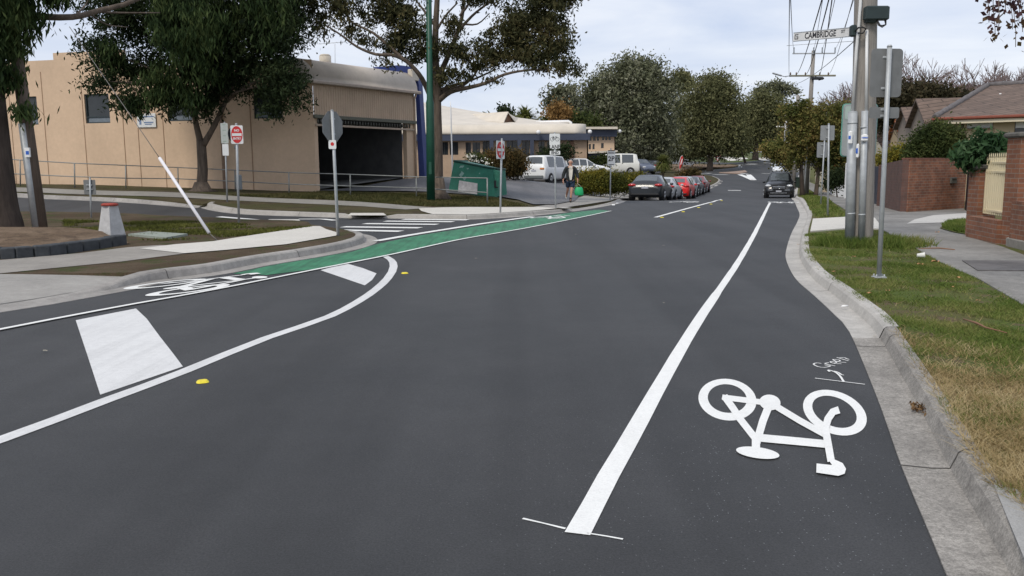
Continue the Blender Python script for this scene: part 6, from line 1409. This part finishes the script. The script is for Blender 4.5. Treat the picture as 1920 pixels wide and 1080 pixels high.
# ------------------------------------------------------------------ grass
GB = leaf_mat('grass_blades', [(.070, .115, .020), (.13, .175, .038), (.25, .24, .085)], clump=1.6)
GST = leaf_mat('straw_blades', [(.19, .14, .06), (.36, .27, .13), (.52, .42, .24)], clump=2.5)
def inpoly(x, y, P):
    c = False; j = len(P)-1
    for i in range(len(P)):
        if (P[i][1] > y) != (P[j][1] > y) and x < (P[j][0]-P[i][0])*(y-P[i][1])/(P[j][1]-P[i][1])+P[i][0]: c = not c
        j = i
    return c
def blades(name, label, P, n, h, mat, dens=None, off=.12, w=.008, lean=.5, ky=2.0):
    xs_ = [p[0] for p in P]; ys_ = [p[1] for p in P]; V = []; y0, y1 = min(ys_), max(ys_); tries = 0
    while len(V) < n and tries < n*12:
        tries += 1; x = random.uniform(min(xs_), max(xs_)); y = y0+(y1-y0)*random.random()**ky
        if not inpoly(x, y, P): continue
        if dens and random.random() > dens(x, y): continue
        V.append((x, y, G(x, y)+off))
    V = np.array(V); m_ = len(V); a = rng.uniform(0, 2*np.pi, m_); hh = h*rng.uniform(.4, 1.3, m_); le = rng.normal(0, lean, (m_, 2))*hh[:, None]; ww = w*(1+V[:, 1]/14)
    s = np.stack([np.cos(a)*ww, np.sin(a)*ww, np.zeros(m_)], 1); tipv = V+np.stack([le[:, 0], le[:, 1], hh], 1)
    v = np.stack([V-s, V+s, tipv], 1).reshape(-1, 3).astype(np.float32); me = bpy.data.meshes.new(name)
    me.vertices.add(m_*3); me.vertices.foreach_set('co', v.ravel()); me.loops.add(m_*3); me.loops.foreach_set('vertex_index', np.arange(m_*3, dtype=np.int32)); me.polygons.add(m_); me.polygons.foreach_set('loop_start', np.arange(0, m_*3, 3, dtype=np.int32))
    me.materials.append(mat); me.update(calc_edges=True); me.validate(); o = bpy.data.objects.new(name, me); C.objects.link(o); return tag(o, label, 'grass', kind='stuff')
kr = [(p.x, p.y) for p in [Vector(q) for q in off2(KR, .315)] if 2.0 < p.y < 40]
edge = PX([(2350, 760), (1925, 575), (1840, 525), (1765, 492), (1700, 456), (1668, 438), (1655, 433)], .13)
cross = PX([(1590, 432), (1519, 438)], .13); ycut = cross[1][1]
VP = [p for p in kr if p[1] < ycut]; VP = [(VP[0][0]+.5, VP[0][1]+1.2)]+[p for p in VP if p[1] > VP[0][1]+1.5]+[cross[0]]+edge[::-1]
straw_c = PX([(1880, 800)], .12)[0]
def dstraw(x, y):
    q = noise.noise(Vector((x*1.1, y*1.1, 3)))*.9+1.25-math.hypot((x-straw_c[0])/1.5, (y-straw_c[1]+.3)/2.6); return min(1, max(0.01, q))
def dgreen(x, y):
    q = .55+noise.noise(Vector((x*1.1, y*1.1, 0)))*2.2+noise.noise(Vector((x*3.1, y*3.1, 5)))*.7-.5*dstraw(x, y); return min(1, max(.06, q))
blades('grass', 'green grass on the near right verge', VP, 60000, .036, GB, dgreen, .115, .0028, 1.0)
blades('dry_grass', 'patch of dry straw coloured grass near the bottom right kerb', VP, 42000, .045, GST, dstraw, .115, .0024, 1.3, 3)
pb = U(1608, 458, .13); tuft = [(pb.x+.25+1.1*math.cos(a), pb.y-.15+1.0*math.sin(a)) for a in [2*math.pi*i/16 for i in range(16)]]
blades('grass', 'taller grass tuft round the foot of the utility pole', tuft, 7000, .17, GB, lambda x, y: max(0, 1-math.hypot((x-pb.x-.2)/1.2, (y-pb.y)/1.0)), .115, .004, .5, 1)
VP2 = PX([(1592, 407), (1560, 380), (1528, 362), (1508, 352), (1500, 345), (1508, 372), (1518, 392), (1530, 409)], .12)
blades('grass', 'grass on the verge beyond the driveway', VP2, 26000, .07, GB, None, .115, .006, .6, 1)
blades('grass', 'small grass patch at the foot of the brick pillar', PX([(1766, 427), (1778, 418), (1814, 415), (1814, 438), (1790, 435)], .14), 5000, .10, GB, None, .145, .004, .5, 1)
blades('grass', 'thin tired grass between the railing and the side street path', PX([(430, 366), (560, 372), (700, 380), (800, 387), (990, 386), (930, 371), (845, 366), (700, 362), (600, 360), (540, 363)], .12), 30000, .07, leaf_mat('tired_grass_blades', [(.05, .055, .02), (.085, .085, .03), (.13, .11, .05)]), None, .115, .008, .7, 1)
blades('grass', 'weedy grass in the dirt round the hydrant marker', PX([(120, 440), (300, 452), (480, 440), (600, 423), (480, 421), (300, 412), (120, 409)], .13), 14000, .06, leaf_mat('weed_blades', [(.05, .05, .018), (.09, .10, .02), (.15, .15, .04)]), lambda x, y: max(0, noise.noise(Vector((x*.6, y*.8, 0)))*2+.25), .115, .006, .7, 1)

# ------------------------------------------------------------------ right utility pole, signs, wires
b = U(1611, 457, .13); Yp = b.y; k = Yp/F
t = thing('utility_pole', 'big weathered utility pole with galvanised guards and white conduits on the right verge', 'utility pole', b)
P = lambda x, y, dy=0: D(x, y, Yp+dy)
mb = MB(); mb.tube([b-Z*.2, P(1614, 457), P(1620, 200), P(1623.5, 0), P(1628, -330)], [.215, .212, .205, .195, .18], 20); mb.build('pole', WOOD, t)
mb = MB(); mb.tube([P(1592.5, 458, -.17), P(1599, 211, -.17)], .083, 14); mb.tube([P(1599, 211, -.17), P(1599, 209, -.17)], [.083, .07], 14); mb.build('cable_guard', GALV, t)
mb = MB(); mb.tube([P(1614.5, 460, -.24), P(1621.5, 208, -.24)], .058, 12); mb.build('cable_guard', GALV, t)
for q in ((1598.5, 232), (1594.5, 402), (1619.5, 240), (1616, 404)):
    mb = MB(); rr_ = .087 if q[0] < 1605 else .062; mb.tube([P(q[0], q[1], -.17 if q[0] < 1605 else -.24), P(q[0], q[1]-3, -.17 if q[0] < 1605 else -.24)], rr_, 14); mb.build('strap', GALV, t)
CND = M('white_conduit', (.66, .66, .65), .5, 0, .06, 4)
mb = MB(); mb.tube([P(1598, 212, -.18), P(1606, 90, -.2), P(1611, 40, -.2), P(1615, -20, -.18), P(1625, -200, -.18)], .027, 10); mb.build('conduit', CND, t)
mb = MB(); mb.tube([P(1624, 209, -.25), P(1625.5, 56, -.25)], .026, 10); mb.build('conduit', CND, t)
mb = MB(); mb.bbox(P(1643, 25, -.26), (42*k, .16, 24*k), .02); mb.bbox(P(1633, 39, -.22), (20*k, .14, 8*k), .02); mb.build('equipment_box', M('dark_equipment_box', (.025, .04, .04), .5, 0, .15, 4), t)
mb = MB()
for s_ in (0, 1): mb.tube([P(1645, 38, -.3), P(1647+s_*3, 47, -.35), P(1654, 51-s_*3, -.38), P(1661, 46, -.35), P(1661-s_*2, 38, -.3)], .012, 6); mb.build('cable_loop', BLACK, t); mb = MB()
mb.tube([P(1604, 58, -.2), P(1609, 52, -.32), P(1617, 51, -.34), P(1624, 54, -.3), P(1618, 62, -.33), P(1608, 62, -.3)], .016, 6); mb.build('cable_loop', BLACK, t)
for px, py, w_, h_, bl in ((1594.5, 258, 8, 24, 'v'), (1608, 283, 5, 26, 'v'), (1621, 258.5, 12, 13, 'h')):
    mb = MB(); c_ = P(px, py, -.29 if px < 1600 else -.31); mb.bbox(c_, (w_*k, .06, h_*k), .02); s_ = mb.build('marker_band', WHITE, t)
    mb = MB(); mb.bbox(c_-Vector((0.0 if bl == 'h' else .015, .006, 0)), ((w_*.98 if bl == 'h' else w_*.62)*k, .06, (h_*.40)*k), .02); mb.build('blue_mark', BLUE, s_)
# street name sign
a, c_ = D(1488, 69.7, 17.15), D(1593, 60.2, 16.25); t = thing('street_name_sign', 'white street name blade reading CAMBRIDGE ST fixed to the utility pole', 'street sign', (a+c_)/2)
u = (c_-a); L_ = u.length; u.normalize(); n = Vector((u.y, -u.x, 0)).normalized(); n = n if n.y < 0 else -n; w_ = n.cross(u) if n.cross(u).z > 0 else u.cross(n); ce = (a+c_)/2; hgt = 15.2*16.7/F
mb = MB(); mb.bbox(ce, (L_, .03, hgt), .006, (u, n, w_)); mb.build('blade', M('white_sign_blade', (.68, .68, .67), .5, 0, .05, 6), t)
mb = MB()
for s_ in (1, -1): mb.box(ce+w_*s_*hgt*.5, (L_, .045, .010), (u, n, w_))
mb.build('edge_strip', GALV, t)
f = ce+n*.019; text(t, 'lettering', 'CAMBRIDGE', .160, f+u*(-.005)-w_*.002, u, n, INK, xscale=.74, bold=.003); text(t, 'lettering', 'ST', .075, f+u*.465+w_*.02, u, n, INK, bold=.0015)
lg = MB(); o_ = f-u*(L_/2-.075)
for q in ((-.032, 0, .012, .09), (0, .04, .075, .012), (0, -.04, .075, .012), (.012, 0, .035, .012), (.03, -.02, .012, .045)): lg.box(o_+u*q[0]+w_*q[1], (q[2], .003, q[3]), (u, n, w_))
lg.build('emblem', INK, t)
mb = MB(); c2_ = P(1599.5, 58, -.12); mb.bbox(c2_, (.10, .14, .20), .02); mb.tube([c2_, P(1612, 57, 0)], .03, 8); mb.build('bracket', M('dark_equipment_box', (.025, .04, .04)), t)
# teal edged sign behind the pole
b2 = U(1606, 449, .13); k2 = (Yp+1)/F; t = thing('sign_post', 'large rounded sign back with a teal edge half hidden behind the utility pole', 'road sign', Vector((P(1640, 450, 1).x-.02, Yp+1.0, b2.z)))
b3 = D(1612, 450, Yp+1.0); b3.z = b.z; post(t, b3, D(1612, 195, Yp+1.0), .03)
c_ = D(1611.5, 244, Yp+.93); plate(t, 'sign_panel', c_, 64*k2, 93*k2, R(3), M('pale_grey_panel', (.33, .36, .36), .5, 0, .08, 4), .012, .06); mb = MB()
plate(t, 'teal_edge', c_+Vector((0, .02, 0)), 67*k2, 96*k2, R(3), M('teal_edge_paint', (.16, .42, .34), .5, 0, .08, 4), .012, .07); plate(t, 'upper_panel', c_+Vector((0, -.012, 31*k2)), 58*k2, 24*k2, R(3), M('pale_green_panel', (.40, .50, .46), .5, 0, .06, 4), .005, .04)

# second pole with cross arms, third and fourth poles
b = U(1511, 371, .13); Y = b.y; b = D(1512, 365, 66); b.z = G(b.x, b.y); Y = 66; t = thing('utility_pole', 'timber power pole with two cross arms beyond the street name sign', 'utility pole', b); P = lambda x, y, dy=0: D(x, y, Y+dy)
mb = MB(); mb.tube([b-Z*.2, P(1519, 200), P(1525.5, 95)], [.18, .165, .14], 12); mb.build('pole', WOOD, t)
ARM = M('cross_arm_timber', (.22, .21, .15), .8, 0, .2, 5)
mb = MB(); a, c_ = P(1480, 142.5, -.22), P(1567, 141.5, -.22); d_ = (c_-a); L_ = d_.length; mb.bbox((a+c_)/2, (L_, .11, .13), .015); mb.build('cross_arm', ARM, t)
mb = MB(); a, c_ = P(1486, 100.5, -.18), P(1566, 100, -.18); mb.bbox((a+c_)/2, ((c_-a).length, .07, .09), .01); mb.build('cross_arm', GALV, t)
mb = MB(); a, c_ = P(1475, 85.5, -.1), P(1604, 77, -.1); mb.tube([a, c_], .02, 5); mb.build('stay_wire', GALV, t)
for x in (1488.5, 1541.5, 1565.5, 1525.5):
    mb = MB(); p0 = P(x, 99.5, -.18)
    for i in range(5): mb.tube([p0+Z*(.02+i*.085), p0+Z*(.06+i*.085), p0+Z*(.085+i*.085)], [.07, .05, .03], 8)
    mb.build('insulator', M('grey_porcelain', (.25, .28, .30), .3), t)
for x in (1482, 1493, 1510, 1537, 1553): mb = MB(); p0 = P(x, 141, -.22); mb.tube([p0, p0+Z*.12, p0+Z*.22], [.05, .06, .03], 8); mb.build('insulator', M('brown_porcelain', (.10, .06, .04), .3), t)
mb = MB(); mb.tube([P(1528, 143, -.2), P(1536, 150, -.3), P(1545, 147, -.3)], .05, 6); mb.bbox(P(1533, 147, -.3), (.9, .2, .22), .05); mb.build('cable_joint', BLACK, t)
mb = MB(); mb.tube([P(1484, 142, -.25), P(1470, 143.5, -.5), P(1462, 141, -.9)], .03, 6); mb.bbox(P(1457, 139.5, -1.2), (.75, .25, .12), .05, (Vector((.93, -.2, -.3)).normalized(), Vector((.2, .97, 0)).normalized(), Z)); mb.build('street_light', GALV, t)
WIRE = M('wire_black', (.03, .03, .035), .6)
wires = [((1481, -60, 14), (1480, 141, Y-.2), .5), ((1480, -60, 13), (1488.5, 92, Y-.2), .3), ((1556, -90, 16), (1525.5, 92, Y-.2), .3), ((1576, -90, 15), (1510, 140, Y-.2), .5), ((1566, -90, 15), (1493, 140, Y-.2), .4), ((1584, -90, 15), (1541.5, 92, Y-.2), .3), ((1572, -90, 17), (1537, 140, Y-.2), .5), ((1628, -90, 16), (1565.5, 92, Y-.2), .3), ((1622, -90, 16), (1553, 140, Y-.2), .5)]
lbs = ['leftmost overhead wire running to the lower cross arm', 'overhead wire to the left end of the upper cross arm', 'overhead wire to the head of the far pole', 'thick overhead cable crossing behind the letters of the street sign', 'overhead cable crossing the middle of the street sign', 'overhead wire to the middle insulator of the upper cross arm', 'overhead cable ending at the black joint of the far pole', 'rightmost overhead wire to the upper cross arm', 'overhead wire to the right end of the lower cross arm']
def wire(a, c_, sag, label, r=.012):
    mb = MB(); mb.tube([a.lerp(c_, i/14)-Z*sag*4*(i/14)*(1-i/14) for i in range(15)], r, 5); o = mb.build('overhead_wire', WIRE); tag(o, label, 'wire', 'overhead power lines')
for i, (s_, e_, sg) in enumerate(wires): wire(D(*s_), D(*e_), sg, lbs[i], .016 if i in (3, 4, 6) else .009)
wire(D(1603, 76, Yp-.05), D(1470, 155, 62), .4, 'wire leaving the utility pole below the street sign', .008)
b = U(1489, 362, .13); Y = 80; b = D(1488, 354, Y); b.z = G(b.x, b.y)+.1; t = thing('utility_pole', 'farther timber pole with a transformer frame behind the autumn trees', 'utility pole', b); P = lambda x, y, dy=0: D(x, y, Y+dy)
mb = MB(); mb.tube([b-Z*.2, P(1491, 280), P(1496, 178)], [.2, .17, .14], 10); mb.build('pole', WOOD, t)
mb = MB(); mb.tube([P(1471.5, 266, -.3), P(1475, 200, -.3)], .10, 8); mb.build('riser', WHITE, t); mb = MB(); mb.bbox(P(1482, 222.5, -.3), (1.0, .12, .12), .02); mb.bbox(P(1479, 267.5, -.3), (.75, .12, .10), .02); mb.build('cross_bar', WHITE, t)
mb = MB(); mb.bbox(P(1483, 238, -.4), (.5, .4, .8), .06); mb.bbox(P(1480, 256, -.4), (.4, .35, .9), .06); mb.build('transformer', M('dark_equipment_box', (.025, .04, .04)), t)
mb = MB(); mb.tube([P(1493, 238, -.2), P(1475, 239, -.6), P(1461, 237.5, -1)], .04, 6); mb.bbox(P(1459, 237.5, -1), (.35, .2, .12), .04); mb.build('street_light', WHITE, t)
mb = MB(); b = D(1501, 352, 88); b.z = G(b.x, b.y); mb.tube([b, D(1497, 180, 88)], [.15, .11], 8); o = mb.build('utility_pole', WOOD); tag(o, 'plain grey pole just right of the transformer pole', 'utility pole')
b = U(1507, 366.5, .13); t = thing('marker_pole', 'thin white topped pole leaning by the autumn street trees', 'pole', b); Y = b.y
mb = MB(); mb.tube([b, D(1513, 285, Y)], .045, 8); mb.build('pole', GALV, t); mb = MB(); mb.tube([D(1513, 285, Y), D(1514.5, 266, Y)], .07, 8); mb.build('white_top', WHITE, t)
b = U(1497, 352, .13); mb = MB(); mb.bbox(b+Z*.45, (.5, .5, .9), .05); mb.bbox(b+Z*.95, (.56, .56, .10), .04); o = mb.build('wheelie_bin', M('dark_bin_green', (.02, .035, .025), .5)); tag(o, 'dark wheelie bin on the verge behind the black four wheel drive', 'bin')

# ------------------------------------------------------------------ litter
LEAFM = M('fallen_leaf_brown', (.42, .22, .10), .8, 0, .25, 40)
def leaf_on(px, py, s, label, mat=LEAFM, off=.135, curl=.3):
    p = U(px, py, off)+Z*.045*(1 if off > .12 and px > 1500 and px < 1840 else .1); mb = MB(); a0 = random.uniform(0, 6); vs = []
    for i in range(9):
        a = 2*math.pi*i/9; r = s*(.5+.5*abs(math.cos(a*.5)))*random.uniform(.75, 1.1); vs.append(p+Vector((math.cos(a+a0)*r, math.sin(a+a0)*r*.7, curl*s*abs(math.sin(a*1.5))+.004)))
    vs.append(p+Z*.006); mb.add(vs, [(i, (i+1) % 9, 9) for i in range(9)]); o = mb.build('fallen_leaf', mat); tag(o, label, 'leaf', 'fallen leaves')
for i, (px, py, s, lb) in enumerate([(1755, 497, .08, 'largest orange fallen leaf on the verge near the paper cup'), (1726, 502, .06, 'orange fallen leaf just left of the largest one'), (1798, 528, .045, 'small brown leaf on the green verge nearer the footpath'), (1628, 558, .04, 'small tan leaf on the verge near the new kerb'), (1664, 553, .035, 'tiny curled leaf on the verge beside the tan one'), (1756, 440, .06, 'pale leaf lying on the footpath before the pillar'), (1834, 572, .03, 'small leaf low on the right verge'), (1600, 487, .04, 'brown leaf on the grass below the utility pole'), (1786, 546, .03, 'thin yellow leaf on the lower verge'), (1563, 516, .035, 'brown leaf by the kerb back')]): leaf_on(px, py, s, lb)
for i, (px, py, s, lb) in enumerate([(1498, 459, .05, 'orange leaf lying in the curved concrete gutter'), (1080, 440, .035, 'speck of pale leaf on the asphalt nearest the green lane'), (1245, 461, .035, 'pale leaf speck alone on the middle asphalt'), (893, 485, .03, 'pale leaf speck on the asphalt below the green lane'), (1245, 569, .02, 'pale leaf speck beside the painted lane line'), (86, 659, .03, 'pale leaf in the painted median left of the big white bar'), (1640, 632, .02, 'tiny yellow leaf on the old gutter joint')]): leaf_on(px, py, s, lb, LEAFM if i in (0,) else M('pale_leaf', (.40, .36, .28), .8), .012, .15)
p = U(1719, 485, .14)+Z*.05; mb = MB(); d_ = Vector((.9, -.3, .1)).normalized(); mb.tube([p, p+d_*.11], [.028, .042], 12, cap=False); mb.tube([p+d_*.001, p+d_*.002], [.028, .01], 12); o = mb.build('paper_cup', M('white_paper', (.75, .74, .68), .8)); tag(o, 'crushed white paper cup lying on the green verge', 'cup')
p = U(1578, 577.5, .03); mb = MB(); mb.tube([p+Z*.02, p+Vector((.07, .01, .02))], .012, 8); o = mb.build('cigarette_pack', WHITE); tag(o, 'small white paper scrap in the new gutter', 'litter')
STK = M('dry_stick', (.22, .12, .07), .9)
for pts, lb in (([(1806, 598), (1832, 606), (1848, 614), (1888, 624)], 'long reddish stick on the lower right verge'), ([(1722, 466), (1760, 465), (1790, 468)], 'thin dry twig lying across the footpath edge')):
    mb = MB(); mb.tube([U(x, y, .16) for x, y in pts], [.006, .012, .008, .004][:len(pts)], 6); o = mb.build('stick', STK); tag(o, lb, 'stick')
# clump of dead leaves in the gutter
cen = []; g_ = U(1727, 768, .03)
for i in range(90): cen.append([g_.x+random.gauss(0, .025), g_.y+random.gauss(0, .07), G(g_.x, g_.y)+.03+abs(random.gauss(0, .015))])
o = leaf_mesh('leaf_litter', np.array(cen), .035, .018, leaf_mat('litter_leaves', [(.08, .05, .03), (.20, .12, .06), (.35, .25, .12)]), None); tag(o, 'clump of dead leaves caught in the old gutter', 'leaf litter', kind='stuff')

# ------------------------------------------------------------------ the walking person
def skin(name, V, E, Rr, mats, parent, sub=2, matf=None):
    me = bpy.data.meshes.new(name); me.from_pydata([tuple(v) for v in V], E, []); o = bpy.data.objects.new(name+'_rig', me); C.objects.link(o)
    o.modifiers.new('s', 'SKIN'); u_ = o.modifiers.new('u', 'SUBSURF'); u_.levels = sub; u_.render_levels = sub
    for i, r in enumerate(Rr): me.skin_vertices[0].data[i].radius = r if isinstance(r, tuple) else (r, r)
    me.skin_vertices[0].data[0].use_root = True
    bpy.context.view_layer.update(); dg = bpy.context.evaluated_depsgraph_get(); m2 = bpy.data.meshes.new_from_object(o.evaluated_get(dg)); bpy.data.objects.remove(o)
    m2.materials.clear()
    for q in mats: m2.materials.append(q)
    for p in m2.polygons: p.use_smooth = True; p.material_index = matf(p.center) if matf else 0
    n_ = bpy.data.objects.new(name, m2); C.objects.link(n_); n_.parent = parent; return n_
SKIN = M('sunburnt_skin', (.48, .26, .18), .6, 0, .08, 20)
pf = U(1069.5, 379, .14); t = thing('person', 'person in dark jacket and navy shorts walking toward us with a green bag', 'person', pf); t.scale = (1.0, 1.0, 1.0)
V = [(0, 0, .95), (0, 0, 1.15), (0, -.01, 1.34), (0, -.015, 1.46), (0, -.03, 1.53), (0, -.045, 1.60), (0, -.04, 1.68), (0, -.03, 1.735),
     (-.17, 0, 1.42), (-.27, .03, 1.15), (-.31, -.02, .90), (.17, 0, 1.42), (.26, .03, 1.15), (.30, -.05, .92),
     (-.09, .02, .90), (-.10, .16, .52), (-.13, .50, .30), (-.13, .56, .20),
     (.09, 0, .90), (.04, -.12, .50), (.00, -.10, .09), (0, -.24, .045)]
E = [(0, 1), (1, 2), (2, 3), (3, 4), (4, 5), (5, 6), (6, 7), (3, 8), (8, 9), (9, 10), (3, 11), (11, 12), (12, 13), (0, 14), (14, 15), (15, 16), (16, 17), (0, 18), (18, 19), (19, 20), (20, 21)]
Rr = [(.15, .11), (.15, .12), (.16, .11), (.09, .07), .055, (.072, .085), (.080, .095), (.05, .06), .06, .046, .03, .06, .046, .03, .09, .06, .042, .035, .09, .062, .042, .035]
hb = len(V)
for s_, wz, wy in ((-1, .90, -.02), (1, .92, -.05)):
    wi = 10 if s_ < 0 else 13; x = V[wi][0]; V.append((x+.0*s_, wy-.01, wz-.06)); pi_ = len(V)-1; E.append((wi, pi_)); Rr.append((.038, .02))
    for f_, (dy, ln) in enumerate(((-.028, .075), (-.009, .085), (.010, .080), (.028, .062))):
        V.append((x, wy-.01+dy, wz-.095)); V.append((x-s_*.012, wy-.015+dy, wz-.095-ln*.55)); V.append((x-s_*.03, wy-.015+dy, wz-.095-ln*.9)); k_ = len(V); E += [(pi_, k_-3), (k_-3, k_-2), (k_-2, k_-1)]; Rr += [.010, .009, .007]
    V.append((x-s_*.02, wy-.045, wz-.055)); V.append((x-s_*.03, wy-.055, wz-.095)); k_ = len(V); E += [(pi_, k_-2), (k_-2, k_-1)]; Rr += [.011, .009]
skin('body', V, E, Rr, [SKIN], t, 1)
mb = MB()
for s_ in (-1, 1): mb.ell((s_*.085, -.03, 1.66), (.015, .022, .035), 8, 6)
mb.ell((0, -.128, 1.645), (.016, .024, .028), 8, 6); mb.build('nose_and_ears', SKIN, t, world=False)
mb = MB()
for s_ in (-1, 1): mb.ell((s_*.032, -.122, 1.675), (.014, .008, .008), 8, 6)
mb.ell((0, -.118, 1.60), (.028, .008, .006), 8, 6); mb.build('eyes_and_mouth', M('dark_features', (.12, .05, .04), .6), t, world=False)
mb = MB(); mb.ell((0, .005, 1.70), (.088, .085, .062), 14, 8)
for s_ in (-1, 1): mb.ell((s_*.076, .0, 1.67), (.020, .05, .045), 8, 6)
mb.build('hair', M('thin_grey_hair', (.42, .38, .34), .9, 0, .2, 30), t, world=False)
JK = M('dark_jacket', (.022, .026, .027), .85, 0, .25, 12, .4, 30)
skin('jacket', [(0, .02, .92), (0, .01, 1.15), (0, .01, 1.34), (0, .01, 1.45), (-.19, .01, 1.41), (-.29, .04, 1.16), (-.33, -.0, .95), (.19, .01, 1.41), (.28, .04, 1.16), (.32, -.03, .97), (-.12, -.02, .84), (.12, -.02, .84)],
     [(0, 1), (1, 2), (2, 3), (3, 4), (4, 5), (5, 6), (3, 7), (7, 8), (8, 9), (0, 10), (0, 11)], [(.20, .145), (.205, .15), (.19, .14), (.11, .09), .088, .078, .058, .088, .078, .058, (.11, .11), (.11, .11)], [JK], t, 2)
mb = MB(); yf = -.165
mb.add([(-.045, -.105, 1.50), (.045, -.105, 1.50), (.085, yf, 1.36), (.065, yf-.01, 1.12), (.03, yf-.01, .93), (-.035, yf-.01, .93), (-.075, yf-.01, 1.12), (-.09, yf, 1.36)], [tuple(range(7, -1, -1))]); mb.extr([(-.03, -.12, 1.50), (-.08, -.12, 1.47), (-.02, -.17, 1.40)], (0, -.01, 0)); mb.extr([(.03, -.12, 1.50), (.02, -.17, 1.40), (.08, -.12, 1.47)], (0, -.01, 0)); mb.build('shirt', M('cream_shirt', (.60, .57, .50), .8, 0, .08, 10), t, world=False)
skin('shorts', [(0, 0, .97), (-.09, .02, .86), (-.105, .12, .60), (.09, -.01, .86), (.06, -.10, .58)], [(0, 1), (1, 2), (0, 3), (3, 4)], [(.165, .13), .115, .105, .115, .105], [M('navy_shorts', (.015, .03, .06), .85, 0, .15, 12)], t, 2)
mb = MB(); mb.tube([(.0, -.10, .20), (0, -.10, .10)], [.05, .052], 10); mb.build('sock', M('dark_socks', (.04, .045, .045), .9), t, world=False)
mb = MB(); mb.ell((0, -.17, .045), (.052, .14, .048), 12, 8); mb.ell((0, -.10, .065), (.05, .06, .055), 10, 6); mb.build('shoe', M('black_shoe', (.03, .03, .03), .6), t, world=False)
mb = MB(); mb.ell((-.13, .60, .22), (.05, .06, .13), 12, 8); mb.build('shoe', M('pale_sole', (.55, .54, .50), .7), t, world=False)
# green bag, hanging from the hand
hx = pf+Vector((.30, -.06, 0)); t = thing('shopping_bag', 'bright green shopping bag hanging from the walking person\'s hand', 'bag', hx+Z*.30)
GBG = M('bright_green_bag', (.015, .36, .13), .5, 0, .15, 8, .3, 14); c_ = hx+Vector((.06, 0, 0)); mb = MB(); rings = []
for z_, w_, dd_ in ((.31, .15, .07), (.34, .185, .095), (.46, .19, .10), (.58, .165, .075), (.66, .13, .04)):
    rings.append([c_+Vector((math.cos(a)*w_*(1+.06*math.sin(3*a+z_*9)), math.sin(a)*dd_, z_-.03)) for a in [2*math.pi*i/16 for i in range(16)]])
vs = [p for r_ in rings for p in r_]; mb.add(vs, [(j*16+i, j*16+(i+1) % 16, (j+1)*16+(i+1) % 16, (j+1)*16+i) for j in range(4) for i in range(16)]+[tuple(range(15, -1, -1))], 0, True); mb.build('bag_body', GBG, t)
for s_ in (-1, 1): mb = MB(); mb.tube([c_+Vector((-.09, s_*.03, .62)), hx+Vector((-.02, s_*.015, .80)), c_+Vector((.09, s_*.03, .62))], .010, 6); mb.build('handle', M('pale_bag_handle', (.5, .55, .45), .7), t)

# ------------------------------------------------------------------ sky and light
w = bpy.data.worlds.new('World'); S.world = w; w.use_nodes = True; nt = w.node_tree
bg = nt.nodes['Background']; sky = nt.nodes.new('ShaderNodeTexSky'); sky.sky_type = 'NISHITA'; sky.sun_disc = False
SUN_EL, SUN_AZ = R(48), R(215)
sky.sun_elevation = SUN_EL; sky.sun_rotation = SUN_AZ; sky.air_density = 1.0; sky.dust_density = 1.5
nt.links.new(sky.outputs[0], bg.inputs['Color']); bg.inputs['Strength'].default_value = .10
tc = nt.nodes.new('ShaderNodeTexCoord'); mp = nt.nodes.new('ShaderNodeMapping'); mp.inputs['Scale'].default_value = (1.0, 1.0, 5.5); mp.inputs['Rotation'].default_value = (R(4), R(-5), R(20))
nt.links.new(tc.outputs['Generated'], mp.inputs['Vector'])
n1 = nt.nodes.new('ShaderNodeTexNoise'); n1.inputs['Scale'].default_value = 2.6; n1.inputs['Detail'].default_value = 8; n1.inputs['Roughness'].default_value = .55; n1.inputs['Distortion'].default_value = .4
nt.links.new(mp.outputs[0], n1.inputs['Vector'])
cr = nt.nodes.new('ShaderNodeValToRGB'); cr.color_ramp.elements[0].position = .32; cr.color_ramp.elements[1].position = .66
cr.color_ramp.elements[0].color = (.42, .48, .62, 1); cr.color_ramp.elements[1].color = (.66, .68, .73, 1)
nt.links.new(n1.outputs['Fac'], cr.inputs['Fac'])
b2 = nt.nodes.new('ShaderNodeBackground'); nt.links.new(cr.outputs['Color'], b2.inputs['Color']); b2.inputs['Strength'].default_value = 1.0
ms = nt.nodes.new('ShaderNodeMixShader'); ms.inputs[0].default_value = .86
nt.links.new(bg.outputs[0], ms.inputs[1]); nt.links.new(b2.outputs[0], ms.inputs[2]); nt.links.new(ms.outputs[0], nt.nodes['World Output'].inputs['Surface'])
sl = bpy.data.lights.new('sun', 'SUN'); sl.energy = 1.5; sl.angle = R(12); sl.color = (1, .93, .82)
so = bpy.data.objects.new('sun', sl); C.objects.link(so)
sd = Vector((math.sin(SUN_AZ)*math.cos(SUN_EL), math.cos(SUN_AZ)*math.cos(SUN_EL), math.sin(SUN_EL)))
so.rotation_euler = sd.to_track_quat('Z', 'Y').to_euler()
S.view_settings.view_transform = 'Standard'; S.view_settings.look = 'None'; S.view_settings.gamma = 1; S.view_settings.exposure = 0.50
